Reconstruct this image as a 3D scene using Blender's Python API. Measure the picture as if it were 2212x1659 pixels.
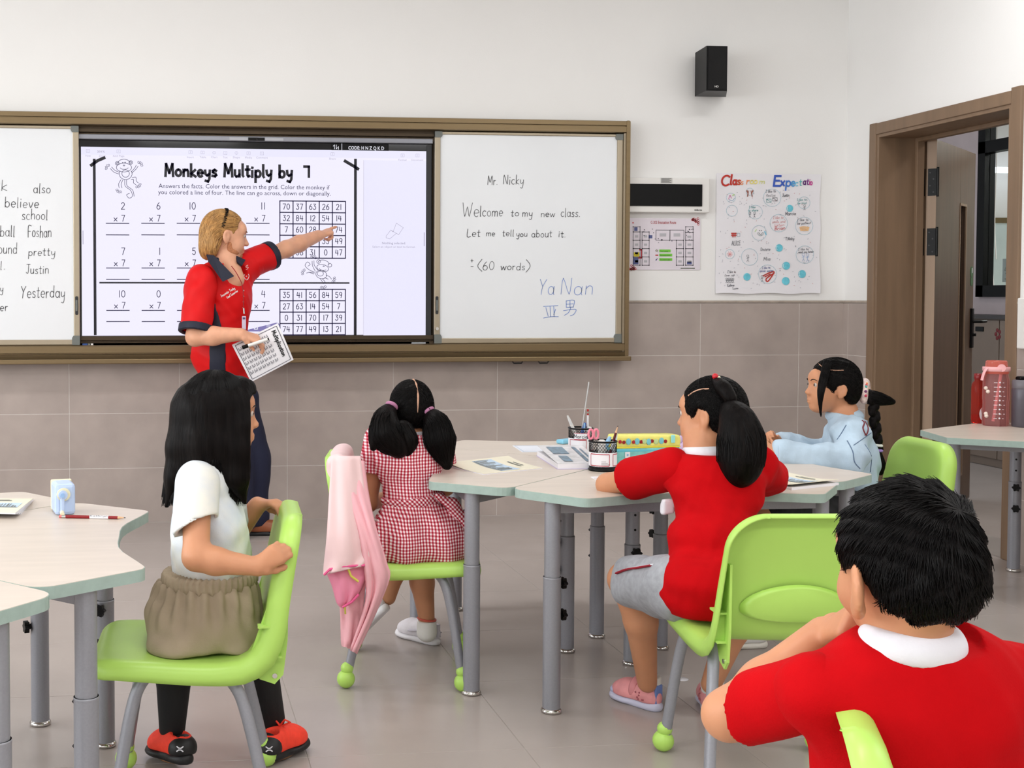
import bpy, bmesh, math, random
import numpy as np
from mathutils import Vector, Matrix
from mathutils.bvhtree import BVHTree
random.seed(7); rng = np.random.default_rng(7)
for o in list(bpy.data.objects): bpy.data.objects.remove(o)
SC = bpy.context.scene; COL = SC.collection
PI = math.pi
# ------------------------------------------------------------------ camera
IW, IH = 2212, 1659
FPX, PX, PITCH, YAW, HOR = 2700.0, 650.0, math.radians(2.0), math.radians(6.34), 642.0
PY = HOR + FPX*math.tan(PITCH)
CAM = np.array([0.0, -6.9, 1.238])
cam = bpy.data.cameras.new('camera'); camo = bpy.data.objects.new('camera', cam); COL.objects.link(camo)
cam.sensor_fit = 'HORIZONTAL'; cam.sensor_width = 36.0; cam.lens = 36.0*FPX/IW
cam.shift_x = (IW/2-PX)/IW; cam.shift_y = (PY-IH/2)/IW
cam.clip_start = 0.05; cam.clip_end = 100
camo.location = CAM; camo.rotation_euler = (PI/2-PITCH, 0, -YAW)
SC.camera = camo
_R = np.array([math.cos(YAW), -math.sin(YAW), 0]); _F0 = np.array([math.sin(YAW), math.cos(YAW), 0]); _U0 = np.array([0, 0, 1.0])
_F = _F0*math.cos(PITCH)-_U0*math.sin(PITCH); _U = _U0*math.cos(PITCH)+_F0*math.sin(PITCH)
def ray(u, v): return _F+_R*(u-PX)/FPX-_U*(v-PY)/FPX
def ony(u, v, y): r = ray(u, v); return CAM+r*(y-CAM[1])/r[1]      # pixel -> point on the upright plane y
def onz(u, v, z): r = ray(u, v); return CAM+r*(z-CAM[2])/r[2]      # pixel -> point on the level plane z
def onx(u, v, x): r = ray(u, v); return CAM+r*(x-CAM[0])/r[0]
# ------------------------------------------------------------------ view, world, lights
SC.view_settings.view_transform = 'Standard'; SC.view_settings.look = 'None'
SC.view_settings.exposure = 0.08; SC.view_settings.gamma = 1.0; SC.view_settings.use_curve_mapping = False
world = bpy.data.worlds.new('sky'); SC.world = world; world.use_nodes = True
world.node_tree.nodes['Background'].inputs[0].default_value = (0.80, 0.90, 1.0, 1)
world.node_tree.nodes['Background'].inputs[1].default_value = 1.0
def area(name, loc, target, sx, sy, power, col=(1, 1, 1), spread=PI):
    l = bpy.data.lights.new(name, 'AREA'); l.shape = 'RECTANGLE'; l.size = sx; l.size_y = sy; l.energy = power; l.color = col; l.spread = spread
    o = bpy.data.objects.new(name, l); COL.objects.link(o); o.location = loc
    o.rotation_euler = (Vector(target)-Vector(loc)).to_track_quat('-Z', 'Y').to_euler(); return o
WINY = (-2.6, -5.2, -7.8)          # window centres on the left wall, daylight comes in there
for wy in WINY: area('daylight', (-4.93, wy, 1.95), (0, wy, 1.5), 2.0, 1.9, 72, (0.95, 0.98, 1.0))
LAMPS = [(x, y) for x in (-2.6, 0.3, 3.0) for y in (-2.0, -5.0, -7.8)]     # back row set brightest, added power to light sides facing the camera
for x, y in LAMPS: area('lamp_light', (x, y, 3.14), (x, y, 0), 1.15, 0.28, {-2.0: 15, -5.0: 19, -7.8: 32}[y], (0.985, 0.992, 1.0))
area('corridor_lamp_light', (5.2, -0.6, 2.95), (5.2, -0.6, 0), 0.3, 1.6, 22, (1, 0.96, 0.93))
area('next_room_lamp_light', (8.2, 1.2, 2.8), (8.2, 1.2, 0), 1.2, 1.2, 110, (1, 1, 0.98))
# ------------------------------------------------------------------ materials
def S(r, g, b):
    f = lambda c: (c/255/12.92) if c <= 10.3 else ((c/255+0.055)/1.055)**2.4
    return (f(r), f(g), f(b))
def pmat(name, rgb, rough=0.5, metal=0.0, var=0.06, vscale=8.0, bump=0.0, bscale=60.0, spec=0.5, coat=0.0, stretch=None, trans=0.0, emit=None, estr=0.0, sheen=0.0, sss=0.0, alpha=1.0, ior=1.45, world_space=False):
    m = bpy.data.materials.new(name); m.use_nodes = True; nt = m.node_tree; N = nt.nodes; Lk = nt.links
    b = N['Principled BSDF']; c = S(*rgb)
    b.inputs['Roughness'].default_value = rough; b.inputs['Metallic'].default_value = metal
    b.inputs['Specular IOR Level'].default_value = spec; b.inputs['Coat Weight'].default_value = coat
    b.inputs['Transmission Weight'].default_value = trans; b.inputs['IOR'].default_value = ior; b.inputs['Alpha'].default_value = alpha
    if sheen: b.inputs['Sheen Weight'].default_value = sheen
    if sss: b.inputs['Subsurface Weight'].default_value = sss; b.inputs['Subsurface Radius'].default_value = (0.012, 0.005, 0.003); b.inputs['Subsurface Scale'].default_value = 0.6
    if emit: b.inputs['Emission Color'].default_value = (*S(*emit), 1); b.inputs['Emission Strength'].default_value = estr
    tc = N.new('ShaderNodeTexCoord'); src = tc.outputs['Object']
    if world_space:
        g = N.new('ShaderNodeNewGeometry'); src = g.outputs['Position']
    mp = N.new('ShaderNodeMapping'); Lk.new(src, mp.inputs[0])
    if stretch: mp.inputs['Scale'].default_value = stretch
    if var > 0:
        nz = N.new('ShaderNodeTexNoise'); nz.inputs['Scale'].default_value = vscale; nz.inputs['Detail'].default_value = 5; Lk.new(mp.outputs[0], nz.inputs[0])
        cr = N.new('ShaderNodeValToRGB'); Lk.new(nz.outputs[0], cr.inputs[0])
        cr.color_ramp.elements[0].position = 0.3; cr.color_ramp.elements[1].position = 0.7
        cr.color_ramp.elements[0].color = (*[x*(1-var) for x in c], 1); cr.color_ramp.elements[1].color = (*[min(1, x*(1+var)) for x in c], 1)
        Lk.new(cr.outputs[0], b.inputs['Base Color'])
    else: b.inputs['Base Color'].default_value = (*c, 1)
    if bump > 0:
        n2 = N.new('ShaderNodeTexNoise'); n2.inputs['Scale'].default_value = bscale; n2.inputs['Detail'].default_value = 3; Lk.new(mp.outputs[0], n2.inputs[0])
        bp = N.new('ShaderNodeBump'); bp.inputs['Strength'].default_value = bump; bp.inputs['Distance'].default_value = 0.01; Lk.new(n2.outputs[0], bp.inputs['Height']); Lk.new(bp.outputs[0], b.inputs['Normal'])
    return m
M = {}
M['wall'] = pmat('white_paint', (240, 239, 237), 0.75, var=0.012, vscale=2, bump=0.05, bscale=150)
M['ceil'] = pmat('ceiling_paint', (238, 237, 235), 0.8, var=0.01)
M['tile'] = pmat('wall_tile_stone', (172, 159, 152), 0.38, var=0.10, vscale=4.5, bump=0.04, bscale=30, world_space=True)
M['cap'] = pmat('tile_cap', (172, 160, 148), 0.4, var=0.12, vscale=30)
M['grout'] = pmat('grout', (212, 206, 200), 0.8, var=0.05, vscale=20)
M['ftile'] = pmat('floor_tile_stone', (176, 166, 160), 0.24, var=0.055, vscale=2.6, bump=0.02, bscale=25, world_space=True, spec=0.5)
M['fgrout'] = pmat('floor_grout', (170, 162, 156), 0.7, var=0.15, vscale=6)
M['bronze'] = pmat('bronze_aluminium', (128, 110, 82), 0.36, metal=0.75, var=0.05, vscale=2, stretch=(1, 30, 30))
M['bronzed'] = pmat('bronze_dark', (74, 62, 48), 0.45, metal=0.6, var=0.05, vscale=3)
M['champ'] = pmat('champagne_aluminium', (170, 158, 138), 0.36, metal=0.7, var=0.03, vscale=3)
M['capgrey'] = pmat('grey_plastic_corner', (112, 116, 112), 0.45, var=0.03)
M['wboard'] = pmat('whiteboard_enamel', (232, 235, 238), 0.16, var=0.012, vscale=3, spec=0.55)
M['black'] = pmat('black_plastic', (10, 10, 11), 0.4, var=0.1, spec=.22)
M['blackgloss'] = pmat('black_glass', (10, 10, 14), 0.08, var=0.0)
M['darkgrey'] = pmat('dark_grey_plastic', (44, 45, 48), 0.4, var=0.05)
M['barsilver'] = pmat('silver_bar', (142, 144, 152), 0.35, metal=0.6, var=0.03)
M['chrome'] = pmat('chrome', (205, 203, 200), 0.15, metal=1.0, var=0.02)
M['screen'] = pmat('lit_screen', (20, 20, 24), 0.2, var=0.0, emit=(239, 236, 255), estr=0.95)
M['screenpan'] = pmat('lit_screen_panel', (20, 20, 24), 0.2, var=0.0, emit=(232, 230, 252), estr=0.95)
M['ink'] = pmat('screen_ink', (8, 6, 24), 0.35, var=0.0, emit=(32, 24, 74), estr=0.6)
M['inkb'] = pmat('screen_ink_black', (5, 5, 14), 0.3, var=0.0, emit=(14, 12, 26), estr=0.5)
M['inkpale'] = pmat('screen_ink_pale', (10, 10, 12), 0.35, var=0.0, emit=(188, 184, 205), estr=0.8)
M['inkgrey'] = pmat('screen_ink_grey', (10, 10, 12), 0.35, var=0.0, emit=(150, 146, 170), estr=0.8)
M['screenviolet'] = pmat('screen_violet_tab', (10, 10, 12), 0.35, var=0.0, emit=(138, 130, 190), estr=0.8)
M['screenwhite'] = pmat('screen_white', (10, 10, 12), 0.35, var=0.0, emit=(240, 240, 250), estr=0.9)
M['marker'] = pmat('black_marker_ink', (70, 70, 74), 0.4, var=0.25, vscale=25)
M['markerblue'] = pmat('blue_marker_ink', (110, 140, 205), 0.4, var=0.25, vscale=25)
M['whiteplastic'] = pmat('white_plastic', (232, 230, 226), 0.35, var=0.01)
M['paper'] = pmat('white_paper', (236, 234, 238), 0.7, var=0.015, vscale=6, bump=0.03, bscale=12)
M['wood'] = pmat('brown_door_laminate', (128, 104, 82), 0.45, var=0.12, vscale=3, stretch=(6, 6, 0.5))
M['wooddk'] = pmat('door_leaf_laminate', (104, 82, 66), 0.45, var=0.14, vscale=3, stretch=(6, 6, 0.5))
M['woodedge'] = pmat('door_edge_laminate', (160, 134, 110), 0.45, var=0.08, vscale=3, stretch=(6, 6, 0.5))
M['glass'] = pmat('window_glass', (235, 242, 240), 0.02, var=0, trans=1.0, ior=1.05)
M['top'] = pmat('table_laminate_maple', (210, 197, 184), 0.33, var=0.05, vscale=4, stretch=(1, 7, 1), world_space=True)
M['edge'] = pmat('table_edge_green_grey', (160, 180, 172), 0.5, var=0.05, vscale=50, bump=0.05, bscale=200)
M['leg'] = pmat('table_leg_grey', (148, 149, 156), 0.4, metal=0.25, var=0.04, vscale=200)
M['green'] = pmat('green_polypropylene', (176, 217, 102), 0.36, var=0.02, vscale=5, sss=0.0)
M['red'] = pmat('red_pencil', (175, 35, 40), 0.4, var=0.05)
def simple(name, rgb, rough=0.5, **k):
    if name not in M: M[name] = pmat(name, rgb, rough, var=k.pop('var', 0.04), **k)
    return M[name]
# ------------------------------------------------------------------ mesh helpers
class MB:
    def __init__(s): s.v = []; s.f = []; s.mi = []; s.cur = 0; s.sm = []
    def add(s, verts, faces, smooth=False):
        o = len(s.v); s.v.extend([tuple(float(c) for c in p) for p in verts])
        for fc in faces: s.f.append(tuple(i+o for i in fc)); s.mi.append(s.cur); s.sm.append(smooth)
        return s
    def box(s, lo, hi, mat=None):
        x0, y0, z0 = lo; x1, y1, z1 = hi
        v = [(x0,y0,z0),(x1,y0,z0),(x1,y1,z0),(x0,y1,z0),(x0,y0,z1),(x1,y0,z1),(x1,y1,z1),(x0,y1,z1)]
        if mat is not None: v = [mat @ Vector(p) for p in v]
        return s.add(v, [(0,3,2,1),(4,5,6,7),(0,1,5,4),(1,2,6,5),(2,3,7,6),(3,0,4,7)])
    def bbox(s, lo, hi, b=0.003, mat=None):      # box with chamfered edges
        lo = np.array(lo, float); hi = np.array(hi, float); c = (lo+hi)/2; h = (hi-lo)/2; b = min(b, h.min()*0.9)
        bm = bmesh.new(); bmesh.ops.create_cube(bm, size=1.0)
        for v in bm.verts: v.co = Vector((c[0]+v.co.x*2*h[0], c[1]+v.co.y*2*h[1], c[2]+v.co.z*2*h[2]))
        bmesh.ops.bevel(bm, geom=bm.edges[:], offset=b, segments=2, affect='EDGES', profile=0.5)
        if mat is not None: bm.transform(mat)
        s.frombm(bm); return s
    def frombm(s, bm, smooth=False):
        bm.verts.index_update()
        s.add([v.co for v in bm.verts], [[v.index for v in f.verts] for f in bm.faces], smooth); bm.free()
    def prism(s, poly, z0, z1, fn=None):          # poly: list of 2D points, extruded in z (fn maps (x,y,z)->point)
        n = len(poly); fn = fn or (lambda x, y, z: (x, y, z))
        v = [fn(p[0], p[1], z0) for p in poly]+[fn(p[0], p[1], z1) for p in poly]
        f = [tuple(range(n-1, -1, -1)), tuple(range(n, 2*n))]+[(i, (i+1) % n, n+(i+1) % n, n+i) for i in range(n)]
        return s.add(v, f)
    def tube(s, pts, r, n=10, cap=True, smooth=True, flat=1.0):
        pts = [np.array(p, float) for p in pts]; m = len(pts); rs = r if hasattr(r, '__len__') else [r]*m
        T = []
        for i in range(m):
            t = pts[min(i+1, m-1)]-pts[max(i-1, 0)]; T.append(t/(np.linalg.norm(t)+1e-12))
        a = np.array([0, 0, 1.0]) if abs(T[0][2]) < 0.9 else np.array([1.0, 0, 0])
        nrm = np.cross(T[0], a); nrm /= np.linalg.norm(nrm); V = []
        for i in range(m):
            nrm = nrm-T[i]*(nrm@T[i]); nrm /= (np.linalg.norm(nrm)+1e-12); bn = np.cross(T[i], nrm)
            for k in range(n):
                an = 2*PI*k/n; V.append(pts[i]+rs[i]*(math.cos(an)*nrm+flat*math.sin(an)*bn))
        Fc = [(i*n+k, i*n+(k+1) % n, (i+1)*n+(k+1) % n, (i+1)*n+k) for i in range(m-1) for k in range(n)]
        s.add(V, Fc, smooth)
        if cap: s.add(V[:n], [tuple(range(n-1, -1, -1))]); s.add(V[-n:], [tuple(range(n))])
        return s
    def lathe(s, prof, c=(0, 0, 0), n=24, mat=None, smooth=True):   # prof: (r,z)
        V = []
        for r, z in prof:
            for k in range(n):
                a = 2*PI*k/n; p = Vector((c[0]+r*math.cos(a), c[1]+r*math.sin(a), c[2]+z)); V.append(mat @ p if mat is not None else p)
        Fc = [(i*n+k, i*n+(k+1) % n, (i+1)*n+(k+1) % n, (i+1)*n+k) for i in range(len(prof)-1) for k in range(n)]
        return s.add(V, Fc, smooth)
    def ball(s, c, r, n=14, sq=(1, 1, 1)):
        m = n//2; prof = [(math.sin(PI*i/m), -math.cos(PI*i/m)) for i in range(m+1)]; prof[0] = (1e-4, -1); prof[-1] = (1e-4, 1)
        V = []
        for a, z in prof:
            for k in range(n):
                t = 2*PI*k/n; V.append((c[0]+r*sq[0]*a*math.cos(t), c[1]+r*sq[1]*a*math.sin(t), c[2]+r*sq[2]*z))
        return s.add(V, [(i*n+k, i*n+(k+1) % n, (i+1)*n+(k+1) % n, (i+1)*n+k) for i in range(m) for k in range(n)], True)
    def quad(s, a, b, c, d): return s.add([a, b, c, d], [(0, 1, 2, 3)])
    def mesh(s, name, mats):
        me = bpy.data.meshes.new(name); me.from_pydata(s.v, [], s.f)
        for m in (mats if isinstance(mats, (list, tuple)) else [mats]): me.materials.append(m)
        me.polygons.foreach_set('material_index', s.mi); me.polygons.foreach_set('use_smooth', s.sm); me.update(); return me
    def build(s, name, mats, parent=None):
        return link(name, s.mesh(name, mats), parent)
def link(name, data, parent=None):
    o = bpy.data.objects.new(name, data); COL.objects.link(o)
    if parent is not None: o.parent = parent
    return o
def thing(name, label, cat, loc=(0, 0, 0), rz=0.0, group=None):
    o = link(name, None); o.location = loc; o.rotation_euler = (0, 0, rz); o.empty_display_size = 0.1
    return tag(o, label, cat, group)
def tag(o, label, cat, group=None):
    o['label'] = label; o['category'] = cat
    if group: o['group'] = group
    return o
def struct(o, label=None):
    o['kind'] = 'structure'
    if label: o['label'] = label
    return o
def copy_tree(o, parent=None):
    c = o.copy(); COL.objects.link(c); c.parent = parent
    for ch in list(o.children): copy_tree(ch, c)
    return c
def bez(p, n=8):            # Catmull-Rom through points
    p = [np.array(q, float) for q in p]; out = []
    for i in range(len(p)-1):
        a, b, c, d = p[max(i-1, 0)], p[i], p[i+1], p[min(i+2, len(p)-1)]
        for k in range(n):
            t = k/n; out.append(0.5*((2*b)+(c-a)*t+(2*a-5*b+4*c-d)*t*t+(-a+3*b-3*c+d)*t**3))
    out.append(p[-1]); return out
def roundpoly(pts, n=6):     # pts: (x,y,r) -> polygon with rounded corners
    out = []; m = len(pts)
    for i in range(m):
        p = np.array(pts[i][:2], float); r = pts[i][2]; a = np.array(pts[i-1][:2], float)-p; b = np.array(pts[(i+1) % m][:2], float)-p
        la, lb = np.linalg.norm(a), np.linalg.norm(b); a /= la; b /= lb
        if r <= 0: out.append(tuple(p)); continue
        ang = math.acos(max(-1, min(1, a@b)))
        if ang > PI-0.02: out.append(tuple(p)); continue
        d = min(r/math.tan(ang/2), la*0.49, lb*0.49); A = p+a*d; B = p+b*d
        for k in range(n+1):
            t = k/n; out.append(tuple((1-t)**2*A+2*t*(1-t)*p+t*t*B))
    return out
# ------------------------------------------------------------------ stroke lettering
def arc(cx, cy, rx, ry, a0, a1, n=10): return [(cx+rx*math.cos(math.radians(a0+(a1-a0)*i/n)), cy+ry*math.sin(math.radians(a0+(a1-a0)*i/n))) for i in range(n+1)]
GL = {}
def G(ch, w, *st): GL[ch] = (w, st)
G(' ', 4); G('.', 2, [(0.6, 0), (0.9, 0.3)]); G('-', 4, [(0.3, 3), (3.2, 3)]); G('+', 4.4, [(0.2, 3), (3.8, 3)], [(2, 1.2), (2, 4.8)]); G("'", 2, [(0.5, 10), (0.4, 8)])
G('(', 3, arc(4, 4, 3.4, 6, 130, 230)); G(')', 3, arc(-1, 4, 3.4, 6, -50, 50)); G(':', 2, [(0.6, 1), (0.8, 1.3)], [(0.6, 5), (0.8, 5.3)])
G('a', 5.6, arc(2.5, 2.6, 2.3, 2.6, 40, 400, 14), [(4.8, 5.2), (4.8, 0.8), (5.4, 0)])
G('b', 5.6, [(0.5, 10), (0.5, 0)], arc(2.7, 2.7, 2.3, 2.7, 160, -170, 14))
G('c', 5, arc(2.8, 2.6, 2.4, 2.7, 50, 310, 12)); G('d', 5.8, arc(2.6, 2.6, 2.3, 2.6, 30, 330, 14), [(4.9, 10), (4.9, 0)])
G('e', 5.2, [(0.5, 2.7), (4.7, 2.9)]+arc(2.6, 2.7, 2.2, 2.7, 10, 310, 12)[1:]); G('f', 3.8, [(3.8, 9.4), (2.8, 10), (1.8, 8.8), (1.7, 0)], [(0.2, 5.4), (3.4, 5.6)])
G('g', 5.4, arc(2.5, 2.6, 2.2, 2.6, 30, 330, 12), [(4.8, 5.2), (4.8, -2.6), (3.4, -4), (0.8, -3)])
G('h', 5.4, [(0.6, 10), (0.6, 0)], [(0.6, 3.4), (2, 5.1), (3.8, 5), (4.6, 3.6), (4.7, 0)]); G('i', 2, [(0.8, 5.2), (0.8, 0)], [(0.8, 7.6), (0.9, 8)])
G('j', 3, [(1.8, 5.2), (1.6, -3), (0, -4)], [(1.8, 7.6), (1.9, 8)]); G('k', 5, [(0.6, 10), (0.6, 0)], [(4.2, 5.4), (0.7, 2.4), (4.6, 0)])
G('l', 2.2, [(0.8, 10), (0.8, 0.6), (1.4, 0)]); G('m', 8, [(0.5, 5.2), (0.5, 0)], [(0.5, 3.6), (1.8, 5.2), (3.4, 4.8), (3.8, 3.4), (3.8, 0)], [(3.8, 3.6), (5.2, 5.2), (6.8, 4.8), (7.2, 3.4), (7.2, 0)])
G('n', 5.4, [(0.6, 5.2), (0.6, 0)], [(0.6, 3.4), (2, 5.1), (3.8, 5), (4.6, 3.6), (4.7, 0)]); G('o', 5.4, arc(2.6, 2.6, 2.3, 2.6, 90, 450, 16))
G('p', 5.4, [(0.6, 5.2), (0.5, -4)], arc(2.7, 2.6, 2.2, 2.6, 160, -160, 14)); G('q', 5.4, arc(2.5, 2.6, 2.2, 2.6, 30, 330, 12), [(4.8, 5.2), (4.8, -4)])
G('r', 4, [(0.6, 5.2), (0.6, 0)], [(0.6, 3), (1.6, 4.8), (3.4, 5)]); G('s', 4.4, [(3.8, 4.6), (2.4, 5.3), (0.9, 4.6), (1, 3.4), (3.2, 2.2), (3.8, 1.1), (2.8, 0.1), (0.4, 0.5)])
G('t', 4, [(1.8, 8.4), (1.7, 0.8), (2.4, 0), (3.6, 0.4)], [(0.1, 5.6), (3.6, 5.7)]); G('u', 5.4, [(0.5, 5.2), (0.6, 1.2), (1.8, 0), (3.6, 0.4), (4.5, 1.8)], [(4.6, 5.2), (4.7, 0)])
G('v', 5, [(0.3, 5.2), (2.4, 0), (4.6, 5.2)]); G('w', 7.4, [(0.3, 5.2), (1.8, 0), (3.6, 4.6), (5.2, 0), (6.9, 5.2)]); G('x', 5, [(0.3, 5.2), (4.4, 0)], [(4.4, 5.2), (0.3, 0)])
G('y', 5.2, [(0.4, 5.2), (0.8, 2), (2.2, 1), (4, 2.2)], [(4.7, 5.2), (4.2, -2), (3, -4), (0.8, -3.4)]); G('z', 5, [(0.4, 5.2), (4.4, 5.2), (0.3, 0), (4.6, 0)])
G('A', 7, [(0.2, 0), (3.2, 10), (6.2, 0)], [(1.4, 3.6), (5.1, 3.6)]); G('B', 6, [(0.6, 0), (0.6, 10)], [(0.6, 10), (4, 9.6), (4.6, 7.6), (3.6, 5.6), (0.6, 5.2), (4.4, 4.6), (5.2, 2.6), (4, 0.4), (0.6, 0)])
G('C', 7, arc(4, 5, 3.5, 5, 50, 310, 14)); G('D', 6.6, [(0.6, 0), (0.6, 10), (3.4, 9.4), (5.6, 6.6), (5.4, 3), (3.4, 0.4), (0.6, 0)])
G('E', 6, [(5.2, 10), (0.6, 10), (0.6, 0), (5.4, 0)], [(0.6, 5.2), (4.4, 5.2)]); G('F', 5.6, [(5.2, 10), (0.6, 10), (0.6, 0)], [(0.6, 5.2), (4.2, 5.2)])
G('I', 4, [(0.2, 10), (3.4, 10)], [(1.8, 10), (1.8, 0)], [(0.2, 0), (3.4, 0)]); G('J', 5, [(0.8, 10), (5.4, 10)], [(3.4, 10), (3.2, 1.6), (1.8, 0), (0.2, 1.4)])
G('K', 6, [(0.6, 10), (0.6, 0)], [(5, 10), (0.7, 4.6), (5.4, 0)]); G('L', 5.4, [(0.8, 10), (0.6, 0), (5, 0.2)]); G('M', 8, [(0.4, 0), (1, 10), (3.8, 2.6), (6.6, 10), (7.2, 0)])
G('N', 7, [(0.5, 0), (0.7, 10), (5.6, 0), (6, 10)]); G('T', 6.4, [(0.2, 10), (6, 10)], [(3.1, 10), (3, 0)]); G('W', 9.4, [(0.2, 10), (2.4, 0), (4.6, 7), (6.6, 0), (9, 10)]); G('Y', 6.6, [(0.3, 10), (3, 5.2)], [(6, 10), (3, 5.2), (2.2, 0)])
G('R', 6, [(0.6, 0), (0.6, 10), (4, 9.8), (4.8, 7.6), (3.8, 5.4), (0.6, 5), (5, 0)]); G('P', 6, [(0.6, 0), (0.6, 10), (4, 9.8), (4.8, 7.6), (3.8, 5.4), (0.6, 5)])
G('S', 6, [(5, 8.6), (3.4, 10), (1.2, 9.2), (1, 6.8), (4.4, 4.4), (5, 1.8), (3.2, 0), (0.6, 1)])
G('0', 6.4, arc(3, 5, 2.6, 5, 90, 450, 18)); G('1', 3, [(1.5, 10), (1.5, 0)]); G('2', 6, arc(2.8, 7.2, 2.2, 2.8, 160, -20, 10)+[(0.4, 0), (5.2, 0)])
G('3', 6, [(0.8, 10), (4.6, 10), (2.4, 6.2)]+arc(2.5, 3.1, 2.5, 3.1, 80, -150, 12)); G('4', 6.4, [(1.4, 10), (0.5, 4), (5.6, 4)], [(4.4, 9), (4.4, 0)])
G('5', 6, [(4.8, 10), (1, 10), (0.8, 6)]+arc(2.6, 3.2, 2.4, 3.2, 120, -150, 12)); G('6', 6, [(4, 10), (1.6, 7), (0.6, 3.6)]+arc(2.9, 2.8, 2.4, 2.8, 170, -190, 16)); G('7', 5.8, [(0.3, 10), (5, 10), (1.8, 0)])
G('8', 6, arc(2.8, 7.6, 2, 2.4, 90, 450, 14), arc(2.8, 2.6, 2.4, 2.6, 90, 450, 14)); G('9', 6, arc(2.8, 7.2, 2.3, 2.8, 20, 380, 16), [(5.1, 8), (4.6, 3), (3.4, 0)]); G('*', 5, [(0.3, 4.6), (4.2, 0.4)], [(4.2, 4.6), (0.3, 0.4)])
def text_width(t, sp=1.0): return sum(GL[c][0]+sp for c in t if c in GL)-sp
def text_strokes(t, x0, y0, sx, sy, sp=1.0, wob=0.0, slope=0.0, slant=0.0):
    out = []; x = 0
    for c in t:
        w, st = GL.get(c, (4, ())); dy = random.uniform(-1, 1)*wob; k = 1+random.uniform(-.5, .5)*wob*0.12
        for s in st: out.append([(x0+(x+px*k+py*slant)*sx, y0+(py*k+dy)*sy+(x+px)*sx*slope) for px, py in s])
        x += w+sp
    return out
def ribbon(mb, pts, w, fn):     # flat stroke of width w; fn maps 2D -> 3D
    p = [np.array(q, float) for q in pts]
    if len(p) < 2: return
    for i in range(1, len(p)-1):                 # sharp corners become two strokes
        a = p[i]-p[i-1]; b = p[i+1]-p[i]
        if a@b < .62*np.linalg.norm(a)*np.linalg.norm(b): ribbon(mb, p[:i+1], w, fn); ribbon(mb, p[i:], w, fn); return
    V = []
    for i in range(len(p)):
        t = p[min(i+1, len(p)-1)]-p[max(i-1, 0)]; L = np.linalg.norm(t)+1e-9; n = np.array([-t[1], t[0]])/L
        if 0 < i < len(p)-1:
            t1 = p[i]-p[i-1]; t1 /= np.linalg.norm(t1)+1e-9; c = max(0.5, abs(t1@(t/L))); n = n/c
        q = p[i].copy()
        if i == 0: q = q-t/L*w*0.4
        if i == len(p)-1: q = q+t/L*w*0.4
        V += [fn(*(q+n*w/2)), fn(*(q-n*w/2))]
    mb.add(V, [(2*i, 2*i+1, 2*i+3, 2*i+2) for i in range(len(p)-1)])
def bfont(mb, t, x0, y0, size, fn, width=None, align='LEFT', bold=0.0):
    cu = bpy.data.curves.new('tmp_text', 'FONT'); cu.body = t; cu.size = size; cu.resolution_u = 2; cu.offset = bold
    o = bpy.data.objects.new('tmp_text', cu); COL.objects.link(o); dg = bpy.context.evaluated_depsgraph_get()
    me = bpy.data.meshes.new_from_object(o.evaluated_get(dg)); bpy.data.objects.remove(o); bpy.data.curves.remove(cu)
    if len(me.vertices):
        xs = [v.co.x for v in me.vertices]; a, b = min(xs), max(xs); k = (width/(b-a)) if width else 1.0
        off = {'LEFT': -a, 'CENTER': -(a+b)/2, 'RIGHT': -b}[align]
        mb.add([fn(x0+(v.co.x+off)*k, y0+v.co.y) for v in me.vertices], [tuple(p.vertices) for p in me.polygons])
    bpy.data.meshes.remove(me)
# ------------------------------------------------------------------ room shell
XL, XR, YB, ZC, DADO = -5.0, 3.955, -9.6, 3.3, 1.205
TW, TH = 0.597, DADO/4
DY0, DY1, DZ = -1.435, -0.325, 2.14          # door opening on the right wall
fl = struct(MB().box((XL-.2, YB-.2, -0.12), (XR, 0.0, -0.0012)).build('floor', M['fgrout']))
ft = MB().bbox((-.2991, -.2991, -0.006), (.2991, .2991, 0.0), 0.001).mesh('floor_tile', M['ftile'])
x0 = 0.985-0.6*9
for i in range(16):
    for j in range(16):
        cx = x0+0.6*i-0.3; cy = -0.3-0.6*j
        lo, hi = max(cx-.3, XL), min(cx+.3, XR)
        if hi-lo < 0.02: continue
        o = link('floor_tile', ft, fl); o.location = ((lo+hi)/2, cy, 0); o.scale = ((hi-lo)/0.6, 1, 1)
struct(MB().box((XL, YB, ZC), (XR, 0, ZC+.1)).build('ceiling', M['ceil']))
wf = struct(MB().box((XL-.2, 0.0, -.1), (XR+.24, 0.2, ZC+.1)).build('wall_front', M['wall']))
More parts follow.
